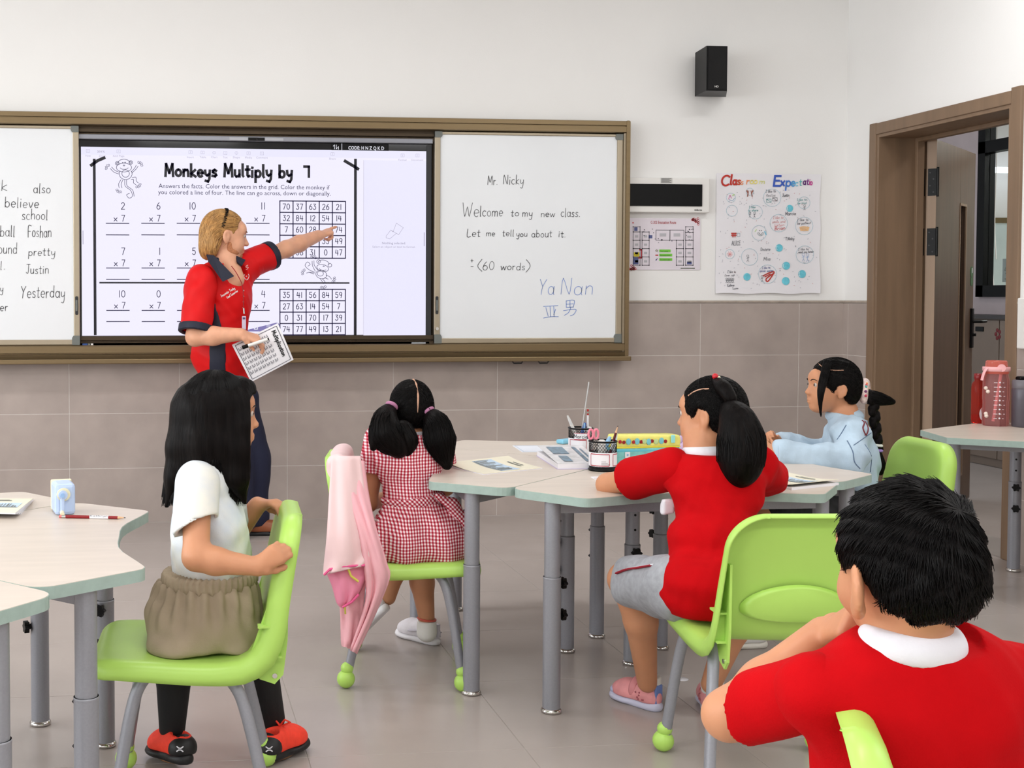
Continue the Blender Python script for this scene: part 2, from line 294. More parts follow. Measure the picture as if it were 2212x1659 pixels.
def tiles(parent, origin, axis, length, start, face):
    # rows of tiles standing on the floor along axis; face = outward normal
    a = np.array(axis, float); n = np.array(face, float); pos = start
    back = MB(); p = np.array(origin, float); q = p+a*length
    lo = np.minimum(p, q+n*0.0098); hi = np.maximum(p, q+n*0.0098); lo[2] = 0; hi[2] = DADO-.002
    back.box(lo, hi).build('grout_bed', M['grout'], parent)
    cuts = []; t = start
    while t < length:
        s, e = max(t, 0), min(t+TW, length)
        if e-s > 0.01: cuts.append((s, e))
        t += TW
    for r in range(4):
        for s, e in cuts:
            key = ('wt', round(e-s, 3), abs(a[0]) > .5)
            if key not in MESH:
                hx = (e-s)/2-.0013
                MESH[key] = (MB().bbox((-hx, -.006, -TH/2+.0013), (hx, .006, TH/2-.0013), .0015) if abs(a[0]) > .5 else MB().bbox((-.006, -hx, -TH/2+.0013), (.006, hx, TH/2-.0013), .0015)).mesh('wall_tile', M['tile'])
            o = link('wall_tile', MESH[key], parent); c = p+a*(s+e)/2; o.location = (c[0]+n[0]*.005, c[1]+n[1]*.005, TH*(r+.5))
    lo = np.minimum(p, q+n*0.014); hi = np.maximum(p, q+n*0.014); lo[2] = DADO; hi[2] = DADO+.014
    MB().bbox(lo, hi, .003).build('tile_cap', M['cap'], parent)
MESH = {}
tiles(wf, (XL, 0, 0), (1, 0, 0), XR-XL, ((0.689-XL) % TW)-TW, (0, -1, 0))
wr = struct(MB().box((XR, DY1, -.1), (XR+.24, 0.0, ZC+.1)).box((XR, YB, -.1), (XR+.24, DY0, ZC+.1)).box((XR, DY0, DZ), (XR+.24, DY1, ZC+.1)).build('wall_right', M['wall']))
tiles(wr, (XR, DY1+.065, 0), (0, 1, 0), -DY1-.065, -.4, (-1, 0, 0))
tiles(wr, (XR, DY0-.065, 0), (0, -1, 0), DY0-.065-YB, 0, (-1, 0, 0))
struct(MB().box((XL-.2, YB-.2, -.1), (XR+.24, YB, ZC+.1)).build('wall_back', M['wall']))
wl = MB(); prev = YB
for wy in sorted(WINY):
    wl.box((XL-.2, prev, -.1), (XL, wy-1.0, ZC+.1)).box((XL-.2, wy-1, -.1), (XL, wy+1, 1.0)).box((XL-.2, wy-1, 2.9), (XL, wy+1, ZC+.1)); prev = wy+1
wl.box((XL-.2, prev, -.1), (XL, 0, ZC+.1)); struct(wl.build('wall_left', M['wall']))
for k, wy in enumerate(WINY):
    w = struct(link('window_%d' % (k+1), None), 'large white framed window in the left wall')
    m = MB()
    for a, b in (((-.16, wy-1, 1.0), (-.1, wy+1, 1.06)), ((-.16, wy-1, 2.84), (-.1, wy+1, 2.9)), ((-.16, wy-1, 1.06), (-.1, wy-.94, 2.84)), ((-.16, wy+.94, 1.06), (-.1, wy+1, 2.84)), ((-.16, wy-.03, 1.06), (-.1, wy+.03, 2.84))):
        m.box((XL+a[0], a[1], a[2]), (XL+b[0], b[1], b[2]))
    m.build('window_frame', M['whiteplastic'], w)
    for s in (-1, 1): MB().box((XL-.135, wy+min(s*.03, s*.94), 1.06), (XL-.128, wy+max(s*.03, s*.94), 2.84)).build('pane', M['glass'], w)
lampm = simple('lamp_diffuser', (250, 250, 248), .4, emit=(255, 252, 246), estr=1.6)
lamp0 = None
for k, (x, y) in enumerate(LAMPS):
    if lamp0 is None:
        lamp0 = thing('ceiling_lamp', 'white linear ceiling lamp above the classroom', 'lamp', (x, y, 3.16), 0, 'linear ceiling lamps')
        MB().bbox((-.62, -.17, 0), (.62, .17, .05), .006).build('housing', M['whiteplastic'], lamp0)
        MB().box((-.58, -.14, -.004), (.58, .14, .0)).build('diffuser', lampm, lamp0)
        for s in (-.45, .45): MB().tube([(s, 0, .05), (s, 0, .14)], .006, 8).build('hanger', M['chrome'], lamp0)
    else: lamp_ = copy_tree(lamp0); lamp_.location = (x, y, 3.16)
    (lamp0 if k == 0 else lamp_)['label'] = 'white linear ceiling lamp, %s in the %s row from the board' % (('by the windows', 'in the middle', 'by the door')[k//3], ('first', 'second', 'third')[k % 3])
# ------------------------------------------------------------------ door and corridor
d1 = struct(link('door_1', None), 'open brown laminate classroom door with narrow glass strip')
def casing(y0, y1, z0, z1, n): MB().bbox((XR-.016, y0, z0), (XR+.004, y1, z1), .004).build(n, M['wood'], d1)
casing(DY1, DY1+.065, 0, DZ+.065, 'casing'); casing(DY0-.07, DY0, 0, DZ+.075, 'casing'); casing(DY0, DY1, DZ, DZ+.062, 'head_casing')
TJ = 0.30
MB().bbox((XR-.01, DY1-.02, 0), (XR+TJ, DY1+.002, DZ), .003).build('jamb', M['wood'], d1)
MB().bbox((XR-.01, DY0-.002, 0), (XR+TJ, DY0+.02, DZ), .003).build('jamb', M['wood'], d1)
MB().bbox((XR-.0085, DY0+.004, DZ-.0195), (XR+TJ-.002, DY1-.004, DZ+.0015), .003).build('head_jamb', M['wood'], d1)
MB().bbox((XR+.205, DY1-.042, 0), (XR+.25, DY1-.018, DZ-.02), .004).build('door_stop', M['wood'], d1)
MB().bbox((XR+.2065, DY0+.004, DZ-.0415), (XR+.2485, DY1-.004, DZ-.0185), .004).build('head_stop', M['wood'], d1)
MB().bbox((XR+.205, DY0+.018, 0), (XR+.25, DY0+.042, DZ-.02), .004).build('door_stop', M['wood'], d1)
MB().box((XR, DY0+.02, -.002), (XR+TJ, DY1-.02, .004)).build('threshold', simple('threshold_stone', (150, 142, 136), .4), d1)
# leaf: hinge at the far jamb, swung out into the corridor; local x runs along the leaf, y = thickness
hx, hy = XR+.27, DY1-.03
end = ony(2117, 640, -0.05); la = math.radians(43.5)
LM = Matrix.Translation((hx, hy, 0)) @ Matrix.Rotation(la, 4, 'Z') @ Matrix.Translation((0, -0.05, 0)); LL, LT = 0.92, 0.05
lf = MB()
lf.bbox((0, 0, .008), (LL*.60, LT, DZ-.03), .002, LM).bbox((LL*.76, 0, .008), (LL, LT, DZ-.03), .002, LM)
lf.box((LL*.60, 0, .008), (LL*.76, LT, .18), LM).box((LL*.60, 0, 1.78), (LL*.76, LT, DZ-.03), LM)
leaf = lf.build('door_leaf', M['wooddk'], d1)
MB().box((-.001, .0, .008), (.0015, LT, DZ-.03), LM).build('leaf_edge', M['woodedge'], leaf)
m = MB()
for a, b in (((LL*.592, -.004, .172), (LL*.605, .004, 1.788)), ((LL*.755, -.004, .172), (LL*.768, .004, 1.788)), ((LL*.592, -.004, 1.776), (LL*.768, .004, 1.79)), ((LL*.592, -.004, .17), (LL*.768, .004, .184))): m.box(a, b, LM)
m.build('glass_bead', M['woodedge'], leaf)
MB().box((LL*.60, .022, .18), (LL*.76, .028, 1.78), LM).build('glass_strip', simple('dark_glass', (34, 28, 22), .1), leaf)
for z in (.25, 1.47, 1.80):
    h = MB().box((-.016, -.012, z), (.0, -.006, z+.15), LM).box((-.003, -.004, z), (.0, LT*.86, z+.15), LM); h.tube([LM @ Vector((-.004, -.008, z-.006)), LM @ Vector((-.004, -.008, z+.156))], .007, 8)
    h.box((hx-.06, DY1-.0235, z), (hx-.004, DY1-.0195, z+.15))
    hg = h.build('hinge', M['black'], d1); sc = MB()
    for k in range(4): sc.tube([LM @ Vector((-.0032, .014+(k % 2)*.018, z+.02+k*.036)), LM @ Vector((-.0045, .014+(k % 2)*.018, z+.02+k*.036))], .004, 8)
    sc.build('screws', M['darkgrey'], hg)
hp = MB().bbox((LL-.075, -.014, .93), (LL-.03, 0, 1.17), .003, LM); hb = hp.build('lock_plate', M['black'], leaf)
hm = MB(); hm.tube([LM @ Vector((LL-.052, -.012, 1.09)), LM @ Vector((LL-.052, -.05, 1.09)), LM @ Vector((LL-.052+.012, -.056, 1.09)), LM @ Vector((LL+.075, -.056, 1.09))], .0095, 8); hm.tube([LM @ Vector((LL-.052, -.012, 1.01)), LM @ Vector((LL-.052, -.03, 1.01))], .009, 8); hm.build('lever', M['black'], hb)
sg = MB(); sg.tube([LM @ Vector((LL-.055, -.003, 1.39)), LM @ Vector((LL-.055, .0, 1.39))], .034, 18); sg.tube([LM @ Vector((LL-.055, -.0028, 1.335)), LM @ Vector((LL-.055, .0, 1.335))], .03, 18)
sgo = sg.build('sticker', simple('green_sticker', (58, 104, 58), .4), leaf)
MB().box((LL-.062, -.005, 1.385), (LL-.048, -.003, 1.415), LM).build('sticker_mark', M['paper'], sgo)
# corridor
X2 = 6.4
struct(MB().box((XR, -4.2, -.1), (X2, 3.5, -.003)).build('floor_corridor', M['ftile']))
struct(MB().box((XR+.24, -4.2, 3.0), (X2, 3.5, 3.1)).build('ceiling_corridor', M['ceil']))
struct(MB().box((XR+.24, 3.4, 0), (X2, 3.5, 3.0)).build('wall_corridor_end', M['wall']))
struct(MB().box((XR+.24, -4.2, 0), (X2, -4.1, 3.0)).build('wall_corridor_near', M['wall']))
pinkw = simple('corridor_paint', (200, 182, 180), .7)
wy0, wy1, wz0, wz1, wzt = -1.2, onx(2117, 500, X2)[1], 1.24, 2.36, 2.95
struct(MB().box((X2, -4.2, -.1), (X2+.06, 5, wz0)).box((X2, -4.2, wz0), (X2+.06, wy0, 3.1)).box((X2, wy1, wz0), (X2+.06, 5, 3.1)).box((X2, wy0, wzt), (X2+.06, wy1, 3.1)).build('wall_corridor', pinkw))
w4 = struct(link('window_4', None), 'black framed corridor window into the next classroom'); m = MB()
for a, b in (((wy0, wz0), (wy1, wz0+.09)), ((wy0, wz1), (wy1, wz1+.09)), ((wy0, wzt-.08), (wy1, wzt))): m.box((X2-.03, a[0], a[1]), (X2+.06, b[0], b[1]))
ymul = [wy0, wy1-.085, .2]
for yy in ymul: m.box((X2-.03, yy, wz0), (X2+.06, yy+.085, wzt))
m.build('window_frame', M['black'], w4)
for a, b in zip(sorted(ymul)[:-1], sorted(ymul)[1:]):
    for z0, z1 in ((wz0+.09, wz1), (wz1+.09, wzt-.08)): MB().box((X2+.01, a+.085, z0), (X2+.016, b, z1)).build('pane', M['glass'], w4)
lockers = []
lockm = simple('locker_laminate', (122, 104, 90), .5)
for k in range(12):
    y = -2.25+k*.42
    t = thing('corridor_locker', 'brown corridor locker with a black finger pull, %s from the near end' % ('first', 'second', 'third', 'fourth', 'fifth', 'sixth', 'seventh', 'eighth', 'ninth', 'tenth', 'eleventh', 'twelfth')[k], 'locker', (X2-.36, y, 0), 0, 'corridor lockers')
    lockers.append(t); MB().box((0, 0, 0), (.34, .42, 1.08)).build('body', lockm, t)
    dr = MB().bbox((-.018, .004, .06), (0, .416, 1.07), .003).build('locker_door', lockm, t)
    MB().bbox((-.026, .17, .985), (-.016, .26, 1.02), .004).build('finger_pull', M['black'], dr)
tag(MB().box((X2-.39, -2.27, 1.08), (X2, 2.81, 1.105)).build('locker_top', simple('dark_locker_top', (58, 52, 50), .5)), 'thin dark top board lying across the corridor lockers', 'board')
fy = onx(2155, 722, X2-.38)
fm = MB()
for k in range(5): fm.ball((X2-.3785, fy[1]+.022*math.cos(k*1.2566), fy[2]+.03*math.sin(k*1.2566)), .016, 8, (.15, 1, 1))
lkf = min(lockers, key=lambda q: abs(q.location.y+.21-fy[1])); fm.v = [(p[0]-lkf.location.x, p[1]-lkf.location.y, p[2]) for p in fm.v]; fm.build('paper_flower', simple('dark_red_paper', (110, 22, 26), .6), lkf)
# next classroom seen through the corridor window
struct(MB().box((X2+.06, -3, -.1), (10.6, 5, -.003)).build('floor_next_room', M['ftile'])); struct(MB().box((X2+.06, -3, 3.1), (10.6, 5, 3.2)).build('ceiling_next_room', M['ceil']))
struct(MB().box((10.5, -3, 0), (10.6, 5, 3.1)).build('wall_next_room', simple('next_room_paint', (205, 212, 200), .7))); struct(MB().box((X2+.06, 4.9, 0), (10.5, 5, 3.1)).build('wall_next_room_end', M['wall']))
struct(MB().box((X2+.06, -3.0, 0), (10.5, -2.9, 3.1)).build('wall_next_room_near', M['wall']))
a = ony(2126, 470, 4.86); b = ony(2212, 482, 4.86)
tag(MB().box((a[0]-.6, 4.86, b[2]-.0), (b[0]+.8, 4.898, a[2]+.0)).build('wall_rail', M['bronze']), 'brown horizontal rail on the next classroom wall', 'rail')
tag(MB().box((a[0]-.5, 4.87, .95), (b[0]+.7, 4.898, b[2]-.0)).build('pin_board', simple('pale_board', (208, 222, 222), .4)), 'pale board under the rail in the next classroom', 'board')
a = ony(2137, 367, 4.6); b = ony(2196, 368, 4.6)
tag(MB().tube([(a[0], 4.6, a[2]), (b[0]+.5, 4.6, a[2])], .028, 12).build('tube_lamp', simple('tube_glow', (255, 255, 255), .4, emit=(235, 240, 255), estr=6)), 'glowing white tube lamp seen through the corridor window', 'lamp')
a = onx(2152, 559, 6.375); b = onx(2178, 609, 6.375)
t = thing('window_notice', 'small grey notice sheet taped inside the corridor window', 'notice', (6.43, b[1], b[2]))
MB().box((-.001, 0, 0), (.001, a[1]-b[1], a[2]-b[2])).build('sheet', simple('grey_notice_paper', (190, 186, 180), .6), t)
m = MB(); hh = a[2]-b[2]; ww = a[1]-b[1]
for fz, f0, f1 in ((.93, .3, .7), (.78, .42, .6), (.58, .25, .8), (.5, .2, .85), (.36, .2, .75), (.3, .3, .5), (.12, .6, .8)): m.box((-.002, ww*f0, hh*fz), (-.0012, ww*f1, hh*(fz+.03)))
m.build('print', simple('notice_ink', (90, 84, 60), .6), t)
m = MB(); pr = [np.array([7.2, onx(2152, 380, 7.2)[1], 3.1]), onx(2152, 380, 7.2), onx(2149, 480, 7.2), onx(2152, 560, 7.2)]; m.tube(bez(pr, 6), .004, 6); m.tube(bez([np.array([7.2, onx(2141, 380, 7.2)[1], 3.1]), onx(2141, 380, 7.2), onx(2139, 470, 7.2), onx(2142, 540, 7.2), onx(2148, 640, 7.2)], 6), .004, 6)
tag(m.build('blind_cord', M['whiteplastic']), 'thin white blind cords hanging behind the corridor window', 'cord')
tag(MB().bbox((XR-.03, -1.66, 1.0), (XR, -1.525, 1.235), .006).build('wall_box', M['whiteplastic']), 'white plastic control box on the wall beside the door', 'control box')
# ------------------------------------------------------------------ sliding board with interactive display
YF = -0.10                                       # front plane of the board's outer rails
def W(u, v, y=YF): return ony(u, v, y)
bR = W(1360, 500)[0]; bT = (W(0, 237)[2]+W(1360, 262)[2])/2; bB = (W(0, 785)[2]+W(1360, 780)[2])/2; bL = -1.62
bf = thing('sliding_board_frame', 'bronze aluminium frame of the sliding whiteboards on the tiled front wall', 'frame', (0, 0, 0))
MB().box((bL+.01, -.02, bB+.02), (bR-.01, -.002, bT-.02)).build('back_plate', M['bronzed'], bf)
def rail(nm, x0, x1, z0, z1, prof, mt='bronze'):   # prof: list of (z fraction 0..1, depth y)
    m = MB(); pts = [(0.0, -.004)]+prof+[(1.0, -.004)]
    V = []; n = len(pts)
    for x in (x0, x1): V += [(x, y, z0+(z1-z0)*t) for t, y in pts]
    m.add(V, [(i, i+1, n+i+1, n+i) for i in range(n-1)]+[tuple(range(n-1, -1, -1)), tuple(range(n, 2*n))]); return m.build(nm, M[mt], bf)
zt = bT; tr = 0.068
rail('top_rail', bL, bR, zt-tr, zt, [(0, YF+.01), (.06, YF), (.50, YF), (.53, YF+.012), (.58, YF+.012), (.60, YF), (.94, YF), (1, YF+.012)])
rail('inner_top_rail', bL+.03, bR-.03, zt-.125, zt-tr, [(0, -.05), (.3, -.05), (.34, -.035), (.4, -.035), (.44, -.06), (.72, -.06), (.76, -.045), (1, -.045)], 'bronzed')  # darker bronze puts the shade of the recess into the colour
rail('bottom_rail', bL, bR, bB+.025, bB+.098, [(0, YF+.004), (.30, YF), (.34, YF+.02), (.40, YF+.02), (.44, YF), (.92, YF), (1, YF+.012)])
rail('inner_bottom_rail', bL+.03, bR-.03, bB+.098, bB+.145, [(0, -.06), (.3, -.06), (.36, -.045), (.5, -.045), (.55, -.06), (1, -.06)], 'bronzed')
tray = MB(); tray.bbox((bL+.01, YF-.045, bB), (bR-.002, YF+.05, bB+.014), .004); tray.bbox((bL+.01, YF-.05, bB), (bR-.002, YF-.038, bB+.026), .004); tray.build('chalk_tray', M['bronze'], bf)
for x in (W(1118, 785)[0], W(1174, 785)[0]): MB().tube([(x-.03, YF, bB), (x-.022, YF, bB-.012), (x+.022, YF, bB-.012), (x+.03, YF, bB)], .004, 8).build('tray_clip', M['darkgrey'], bf)
MB().prism(roundpoly([(bR-.022, bB+.02, .004), (bR, bB+.02, .01), (bR, bT, .035), (bR-.022, bT, .004)]), YF-.002, -.004, lambda x, z, y: (x, y, z)).build('end_rail', M['bronze'], bf)
MB().box((bR-.032, YF+.01, bB+.05), (bR-.022, -.004, bT-.07)).build('end_rail_inner', M['champ'], bf)
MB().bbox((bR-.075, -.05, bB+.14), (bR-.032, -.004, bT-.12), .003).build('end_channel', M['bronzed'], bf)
MB().bbox((bL, YF, bB+.02), (bL+.03, -.004, bT), .006).build('end_rail', M['bronze'], bf)
op = MB(); a = W(1285, 776, YF-.03); b = W(1342, 776, YF-.03); op.tube([(a[0], YF-.022, bB+.0195), (b[0]-.02, YF-.022, bB+.0195)], .005, 6); pn = tag(op.build('pencil', simple('orange_paint', (224, 150, 60), .4)), 'orange pencil lying in the board tray at the right end', 'pencil')
MB().tube([(b[0]-.02, YF-.022, bB+.0195), (b[0], YF-.022, bB+.0195)], [.005, .0012], 6).build('tip', simple('pencil_wood', (205, 165, 120), .6), pn)
# interactive display
YS = -0.035
ds = thing('interactive_display', 'large interactive display showing a multiplication worksheet between two whiteboards', 'display', (0, 0, 0))
def SP(u, v): p = ony(u, v, YS); return p[0], p[2]
sx0 = SP(176, 500)[0]; sx1 = SP(920, 500)[0]; sz1 = (SP(176, 317)[1]+SP(920, 335)[1])/2; sz0 = (SP(176, 724)[1]+SP(920, 724)[1])/2
K = (sx1-sx0)/(920-176)                               # metres per photo pixel across the screen
def sc(u, v):                                         # photo pixel -> screen-plane coordinates, squared up
    return sx0+(SP(u, v)[0]-SP(176, v)[0])*(sx1-sx0)/(SP(920, v)[0]-SP(176, v)[0]), SP(u, v)[1]
MB().bbox((sx0-.03, -.032, sz0-.035), (sx1+.035, -.022, sz1+.05), .003).build('bezel', M['blackgloss'], ds)
MB().box((sx1+.004, YS-.002, sz0-.03), (sx1+.03, YS+.01, sz1+.045)).build('bezel_edge', M['darkgrey'], ds)
MB().bbox((sx0-.03, -.055, sz1+.05), (sx1+.035, -.02, sz1+.078), .004).build('top_bar', M['barsilver'], ds)
m = MB(); cx = (sx0+sx1)/2; m.bbox((cx-.045, -.0575, sz1+.053), (cx+.045, -.054, sz1+.071), .004); cb = m.build('camera_strip', M['black'], ds)
MB().tube([(cx, -.057, sz1+.062), (cx, -.059, sz1+.062)], .005, 12).build('lens', M['blackgloss'], cb)
for s in (-1, 1): MB().bbox((cx+s*.098-.05, -.0568, sz1+.054), (cx+s*.098+.05, -.0548, sz1+.070), .004).build('microphone_strip', simple('light_silver', (176, 178, 184), .35), ds)
MB().bbox((sx0-.03, -.06, sz0-.075), (sx1+.02, -.02, sz0-.035), .004).build('bottom_bar', M['barsilver'], ds)
zb = sz0-.055; m = MB()
for k in range(6): xx = sc(820+k*7.6, 740)[0]; m.bbox((xx-.006, -.063, zb-.004), (xx+.006, -.059, zb+.003), .002)
m.build('buttons', M['darkgrey'], ds)
xx = sc(888, 740)[0]; MB().bbox((xx-.001, -.0625, zb-.013), (xx+.08, -.058, zb+.013), .002).build('port_cover', simple('port_cover_grey', (158, 162, 168), .35), ds)
for u0, u1, mm in ((177, 188, simple('blue_sticker', (52, 84, 150), .4)), (189, 194, M['capgrey']), (195.5, 200.5, M['whiteplastic'])):
    a = sc(u0, 735)[0]; b = sc(u1, 735)[0]; MB().box((a, -.0612, zb+.0), (b, -.06, zb+.014)).build('sticker', mm, ds)
MB().box((sx0, YS-.0015, sz0), (sx1, YS+.002, sz1)).build('screen', M['screen'], ds)
yk = YS-.0022
def fs(x, z): return (x, yk, z)
def lay(nm, mt, mb):
    if mb.f:
        o = mb.build(nm, M[mt], ds)
        if nm not in ('tool_panel', 'code_bar', 'menu_tab'): o['kind'] = 'stuff'
def srect(mb, u0, v0, u1, v1): x0, z0 = sc(u0, v0); x1, z1 = sc(u1, v1); mb.add([fs(x0, z1), fs(x1, z1), fs(x1, z0), fs(x0, z0)], [(0, 1, 2, 3)])
yk = YS-.0018; pan = MB(); srect(pan, 785, 346, 920, 724); srect(pan, 176, 317, 920, 343); lay('tool_panel', 'screenpan', pan)
yk = YS-.0022
bk = MB()
for uu in (204.5, 767.5): srect(bk, uu-3, 343, uu+3, 724)
for pts in (((198, 357), (212, 347), (226, 341)), ((745, 348), (767, 361), (773, 365))): ribbon(bk, [sc(*p) for p in pts], .017, fs)
srect(bk, 214, 609, 755, 613)
t0 = sc(357, 380)
w = text_width('Monkeys Multiply by ', 1.2); X1 = sc(644, 381)[0]
for s in text_strokes('Monkeys Multiply by ', t0[0], t0[1], (X1-t0[0])/w, .0066, 1.2, .35): ribbon(bk, s, .0145, fs)
q = sc(657, 382); ribbon(bk, [(q[0]+.0, q[1]+.056), (q[0]+.026, q[1]+.056), (q[0]+.026, q[1])], .014, fs)
lay('title_print', 'inkb', bk)
bar = MB(); yk = YS-.003; srect(bar, 716, 310, 839, 326); lay('code_bar', 'black', bar); yk = YS-.0036
cw = MB()
q = sc(752, 323); bfont(cw, 'CODE: H N Z Q K D', q[0], q[1], .026, fs, sc(829, 323)[0]-q[0], bold=.0004); srect(cw, 737.5, 310, 738.6, 325)
q = sc(730, 323); bfont(cw, '1', q[0], q[1], .024, fs, bold=.0004)
for k, (uu, up) in enumerate(((722, 1), (726, -1))):
    x, z = sc(uu, 317.5); ribbon(cw, [(x, z-.011), (x, z+.011)], .003, fs); ribbon(cw, [(x-.006 if up > 0 else x+.006, z+up*.004), (x, z+up*.011)], .003, fs)
lay('code_print', 'screenwhite', cw)
yk = YS-.0022
ik = MB(); tx = MB()
q = sc(343, 406); bfont(tx, 'Answers the facts. Color the answers in the grid. Color the monkey if', q[0], q[1], .034, fs, sc(712, 406)[0]-q[0])
q = sc(342, 419.5); bfont(tx, 'you colored a line of four. The line can go across, down or diagonally.', q[0], q[1], .034, fs, sc(714, 419.5)[0]-q[0])
lay('instruction_print', 'ink', tx)
def num(t, xr, z, h, mb=None, wd=.0038, align='R'):
    own = mb is None
    if own: mb = MB()
    s = h/10; w = text_width(t, 1.2)*s*1.0
    xx = xr-w if align == 'R' else xr-w/2
    for st in text_strokes(t, xx, z, s*1.0, s, 1.2): ribbon(mb, st, wd, fs)
    if own: mb.build('number', M['ink'], ds)
rows = [(452, 478, 482.5, 507.5, ['2', '6', '10', '', '11']), (550, 574.5, 579, 603.5, ['7', '1', '5', '', '']), (642, 666, 670.5, 694.5, ['10', '0', '', '', '4'])]
cols = [254, 330.5, 407, 483, 557]
for va, vb, vl, vm, ds_ in rows:
    for c, dg in zip(cols, ds_):
        xr = sc(c+16.5, va)[0]; sm = MB()
        if dg: num(dg, xr, sc(c, va)[1], .036)
        if dg or c in (407,):
            num('7', xr, sc(c, vb)[1], .033, sm); num('*', xr-.040, sc(c, vb)[1]-.001, .042, sm)
        al = MB()
        for vv in (vl, vm): ribbon(sm if vv == vl else al, [(sc(c-24.5, vv)[0], sc(c, vv)[1]), (sc(c+24.5, vv)[0], sc(c, vv)[1])], .0048, fs)
        sm.build('sum', M['ink'], ds); al.build('answer_line', M['ink'], ds)
def grid(u0, v0, u1, v1, data):
    ik = MB()
    x0, z0 = sc(u0, v0); x1, z1 = sc(u1, v1); nr, nc = len(data), len(data[0])
    for i in range(nr+1): zz = z0+(z1-z0)*i/nr; ribbon(ik, [(x0, zz), (x1, zz)], .0058, fs)
    for j in range(nc+1): xx = x0+(x1-x0)*j/nc; ribbon(ik, [(xx, z0), (xx, z1)], .0058, fs)
    for i in range(nr):
        for j in range(nc):
            if data[i][j] != '': num(data[i][j], x0+(x1-x0)*(j+.5)/nc, z0+(z1-z0)*(i+.5)/nr-.0145, .030, align='C')
    ik.build('number_grid', M['ink'], ds)
grid(604.5, 434, 746, 558, [['70', '37', '63', '26', '21'], ['32', '84', '12', '54', '14'], ['7', '60', '28', '', '74'], ['', '', '', '35', '49'], ['27', '56', '31', '0', '47']])
grid(604.5, 625, 746, 723, [['35', '41', '56', '84', '59'], ['27', '63', '14', '54', '7'], ['0', '31', '70', '17', '39'], ['74', '77', '49', '13', '21']])
mk = MB()
def ell(u, v, ru, rv, a0=0, a1=360, rot=0, w=.0026, n=22):
    c = math.cos(math.radians(rot)); s = math.sin(math.radians(rot)); P = []
    for p in arc(0, 0, ru, rv, a0, a1, n): P.append(sc(u+p[0]*c+p[1]*s, v+p[0]*s-p[1]*c))
    ribbon(mk, P, w, fs)
def cv(*p, w=.0026): ribbon(mk, [sc(*q) for q in bez(p, 6)], w, fs)
def hand_line(u, v, a, k=1.0):
    for d in (-50, -15, 20, 55): b = math.radians(a+d); ell(u+6*k*math.cos(b), v+6*k*math.sin(b), 2.6*k, 1.7*k, 0, 360, a+d, .002, 10)
# cheerful line-drawn monkeys
ell(268.5, 353, 13, 9, 0, 180); ell(268.5, 362, 16.5, 9.5); ell(254, 353, 4, 4); ell(283, 351, 4, 4); ell(254, 353, 2, 2); ell(283, 351, 2, 2)
ell(272, 375, 14, 13, 160, 380); ell(272, 375, 8, 8); ell(269, 361, 9, 5, 200, 340); ell(266, 351.5, .9, .9); ell(271, 351, .9, .9); ell(268.5, 357.5, 1.6, .9)
cv((258, 376), (247, 372), (239, 364)); cv((258, 372), (249, 368), (242, 361)); hand_line(236, 363, 215); cv((285, 374), (294, 366), (299, 359)); cv((284, 371), (291, 364), (295, 357)); hand_line(301, 357, -50)
cv((262, 388), (257, 397), (258, 406)); cv((266, 389), (262, 398), (264, 406)); hand_line(259, 409, 115); cv((286, 384), (294, 383), (295, 391), (299, 395)); cv((284, 388), (289, 388), (289, 395), (294, 399)); hand_line(297, 398, 50)
cv((270, 389), (271, 402), (283, 412), (286, 424), (279, 428), (274, 421), (280, 418)); cv((274, 389), (275, 401), (287, 411), (290, 424))
ell(699, 569, 12, 7, 0, 180, 12); ell(697, 579, 13, 7.5, 0, 360, 14); ell(688, 565, 4, 4); ell(712.5, 573, 4, 4); ell(694, 593, 12, 9, 0, 360, 15); ell(692, 591, 6.5, 5.5); ell(697, 580, 8, 4, 200, 340, 12); ell(699, 575, 1.5, .9)
cv((686, 583), (679, 573), (678, 563)); cv((681, 586), (675, 574), (674, 564)); hand_line(677, 560, -80); cv((680, 588), (668, 583), (659, 574), (664, 566), (670, 571), (665, 575)); cv((678, 592), (667, 588)); cv((679, 590), (670, 588), (662, 590)); hand_line(659, 589, 200)
cv((704, 594), (712, 598), (716, 603)); cv((701, 600), (709, 603)); hand_line(717, 603, 20); cv((696, 602), (702, 609), (698, 613)); cv((692, 603), (697, 609)); hand_line(698, 616, 80)
lay('monkey_drawing', 'ink', mk)
pl = MB(); pg = MB()
def tb(mb, t, u, v, size, wpx=None): q = sc(u, v); bfont(mb, t, q[0], q[1], size, fs, None if wpx is None else sc(u+wpx/2, v)[0]-sc(u-wpx/2, v)[0], 'CENTER')
for t, u, v, wp in (('View', 191, 338.5, 12), ('Zoom', 222, 339, 15), ('Add Page', 257, 339, 25), ('Insert', 412, 341.5, 15), ('Table', 438.5, 341.5, 14), ('Chart', 463, 341.5, 14), ('Text', 487, 342, 10), ('Shape', 511, 342, 15), ('Media', 537, 342.5, 15), ('Comment', 566, 342.5, 25), ('Share', 718, 345, 14.5), ('Format', 869, 347.5, 18), ('Document', 901, 347.5, 26)):
    tb(pl, t, u, v, .015, wp)
tb(pg, '201%', 219, 329.5, .015, 16); tb(pg, 'Nothing selected.', 851, 527.5, .017, 51); tb(pl, 'Select an object or text to format.', 851, 535.5, .017, 93)
for u, v in ((191, 326), (257, 327), (412, 329), (438, 329.5), (463, 330), (487, 330.5), (511, 330.5), (537, 331), (566, 331.5), (718, 333), (869, 336), (901, 336)):
    x, z = sc(u, v); r = .008; P = [(x-r*1.15, z-r), (x+r*1.15, z-r), (x+r*1.15, z+r), (x-r*1.15, z+r), (x-r*1.15, z-r)]
    if u in (463, 511): P = arc(x, z, r, r, 0, 360, 12)
    ribbon(pl, P, .0014, fs); ribbon(pl, [(x, z-r*.6), (x, z+r*.6)], .0014, fs)
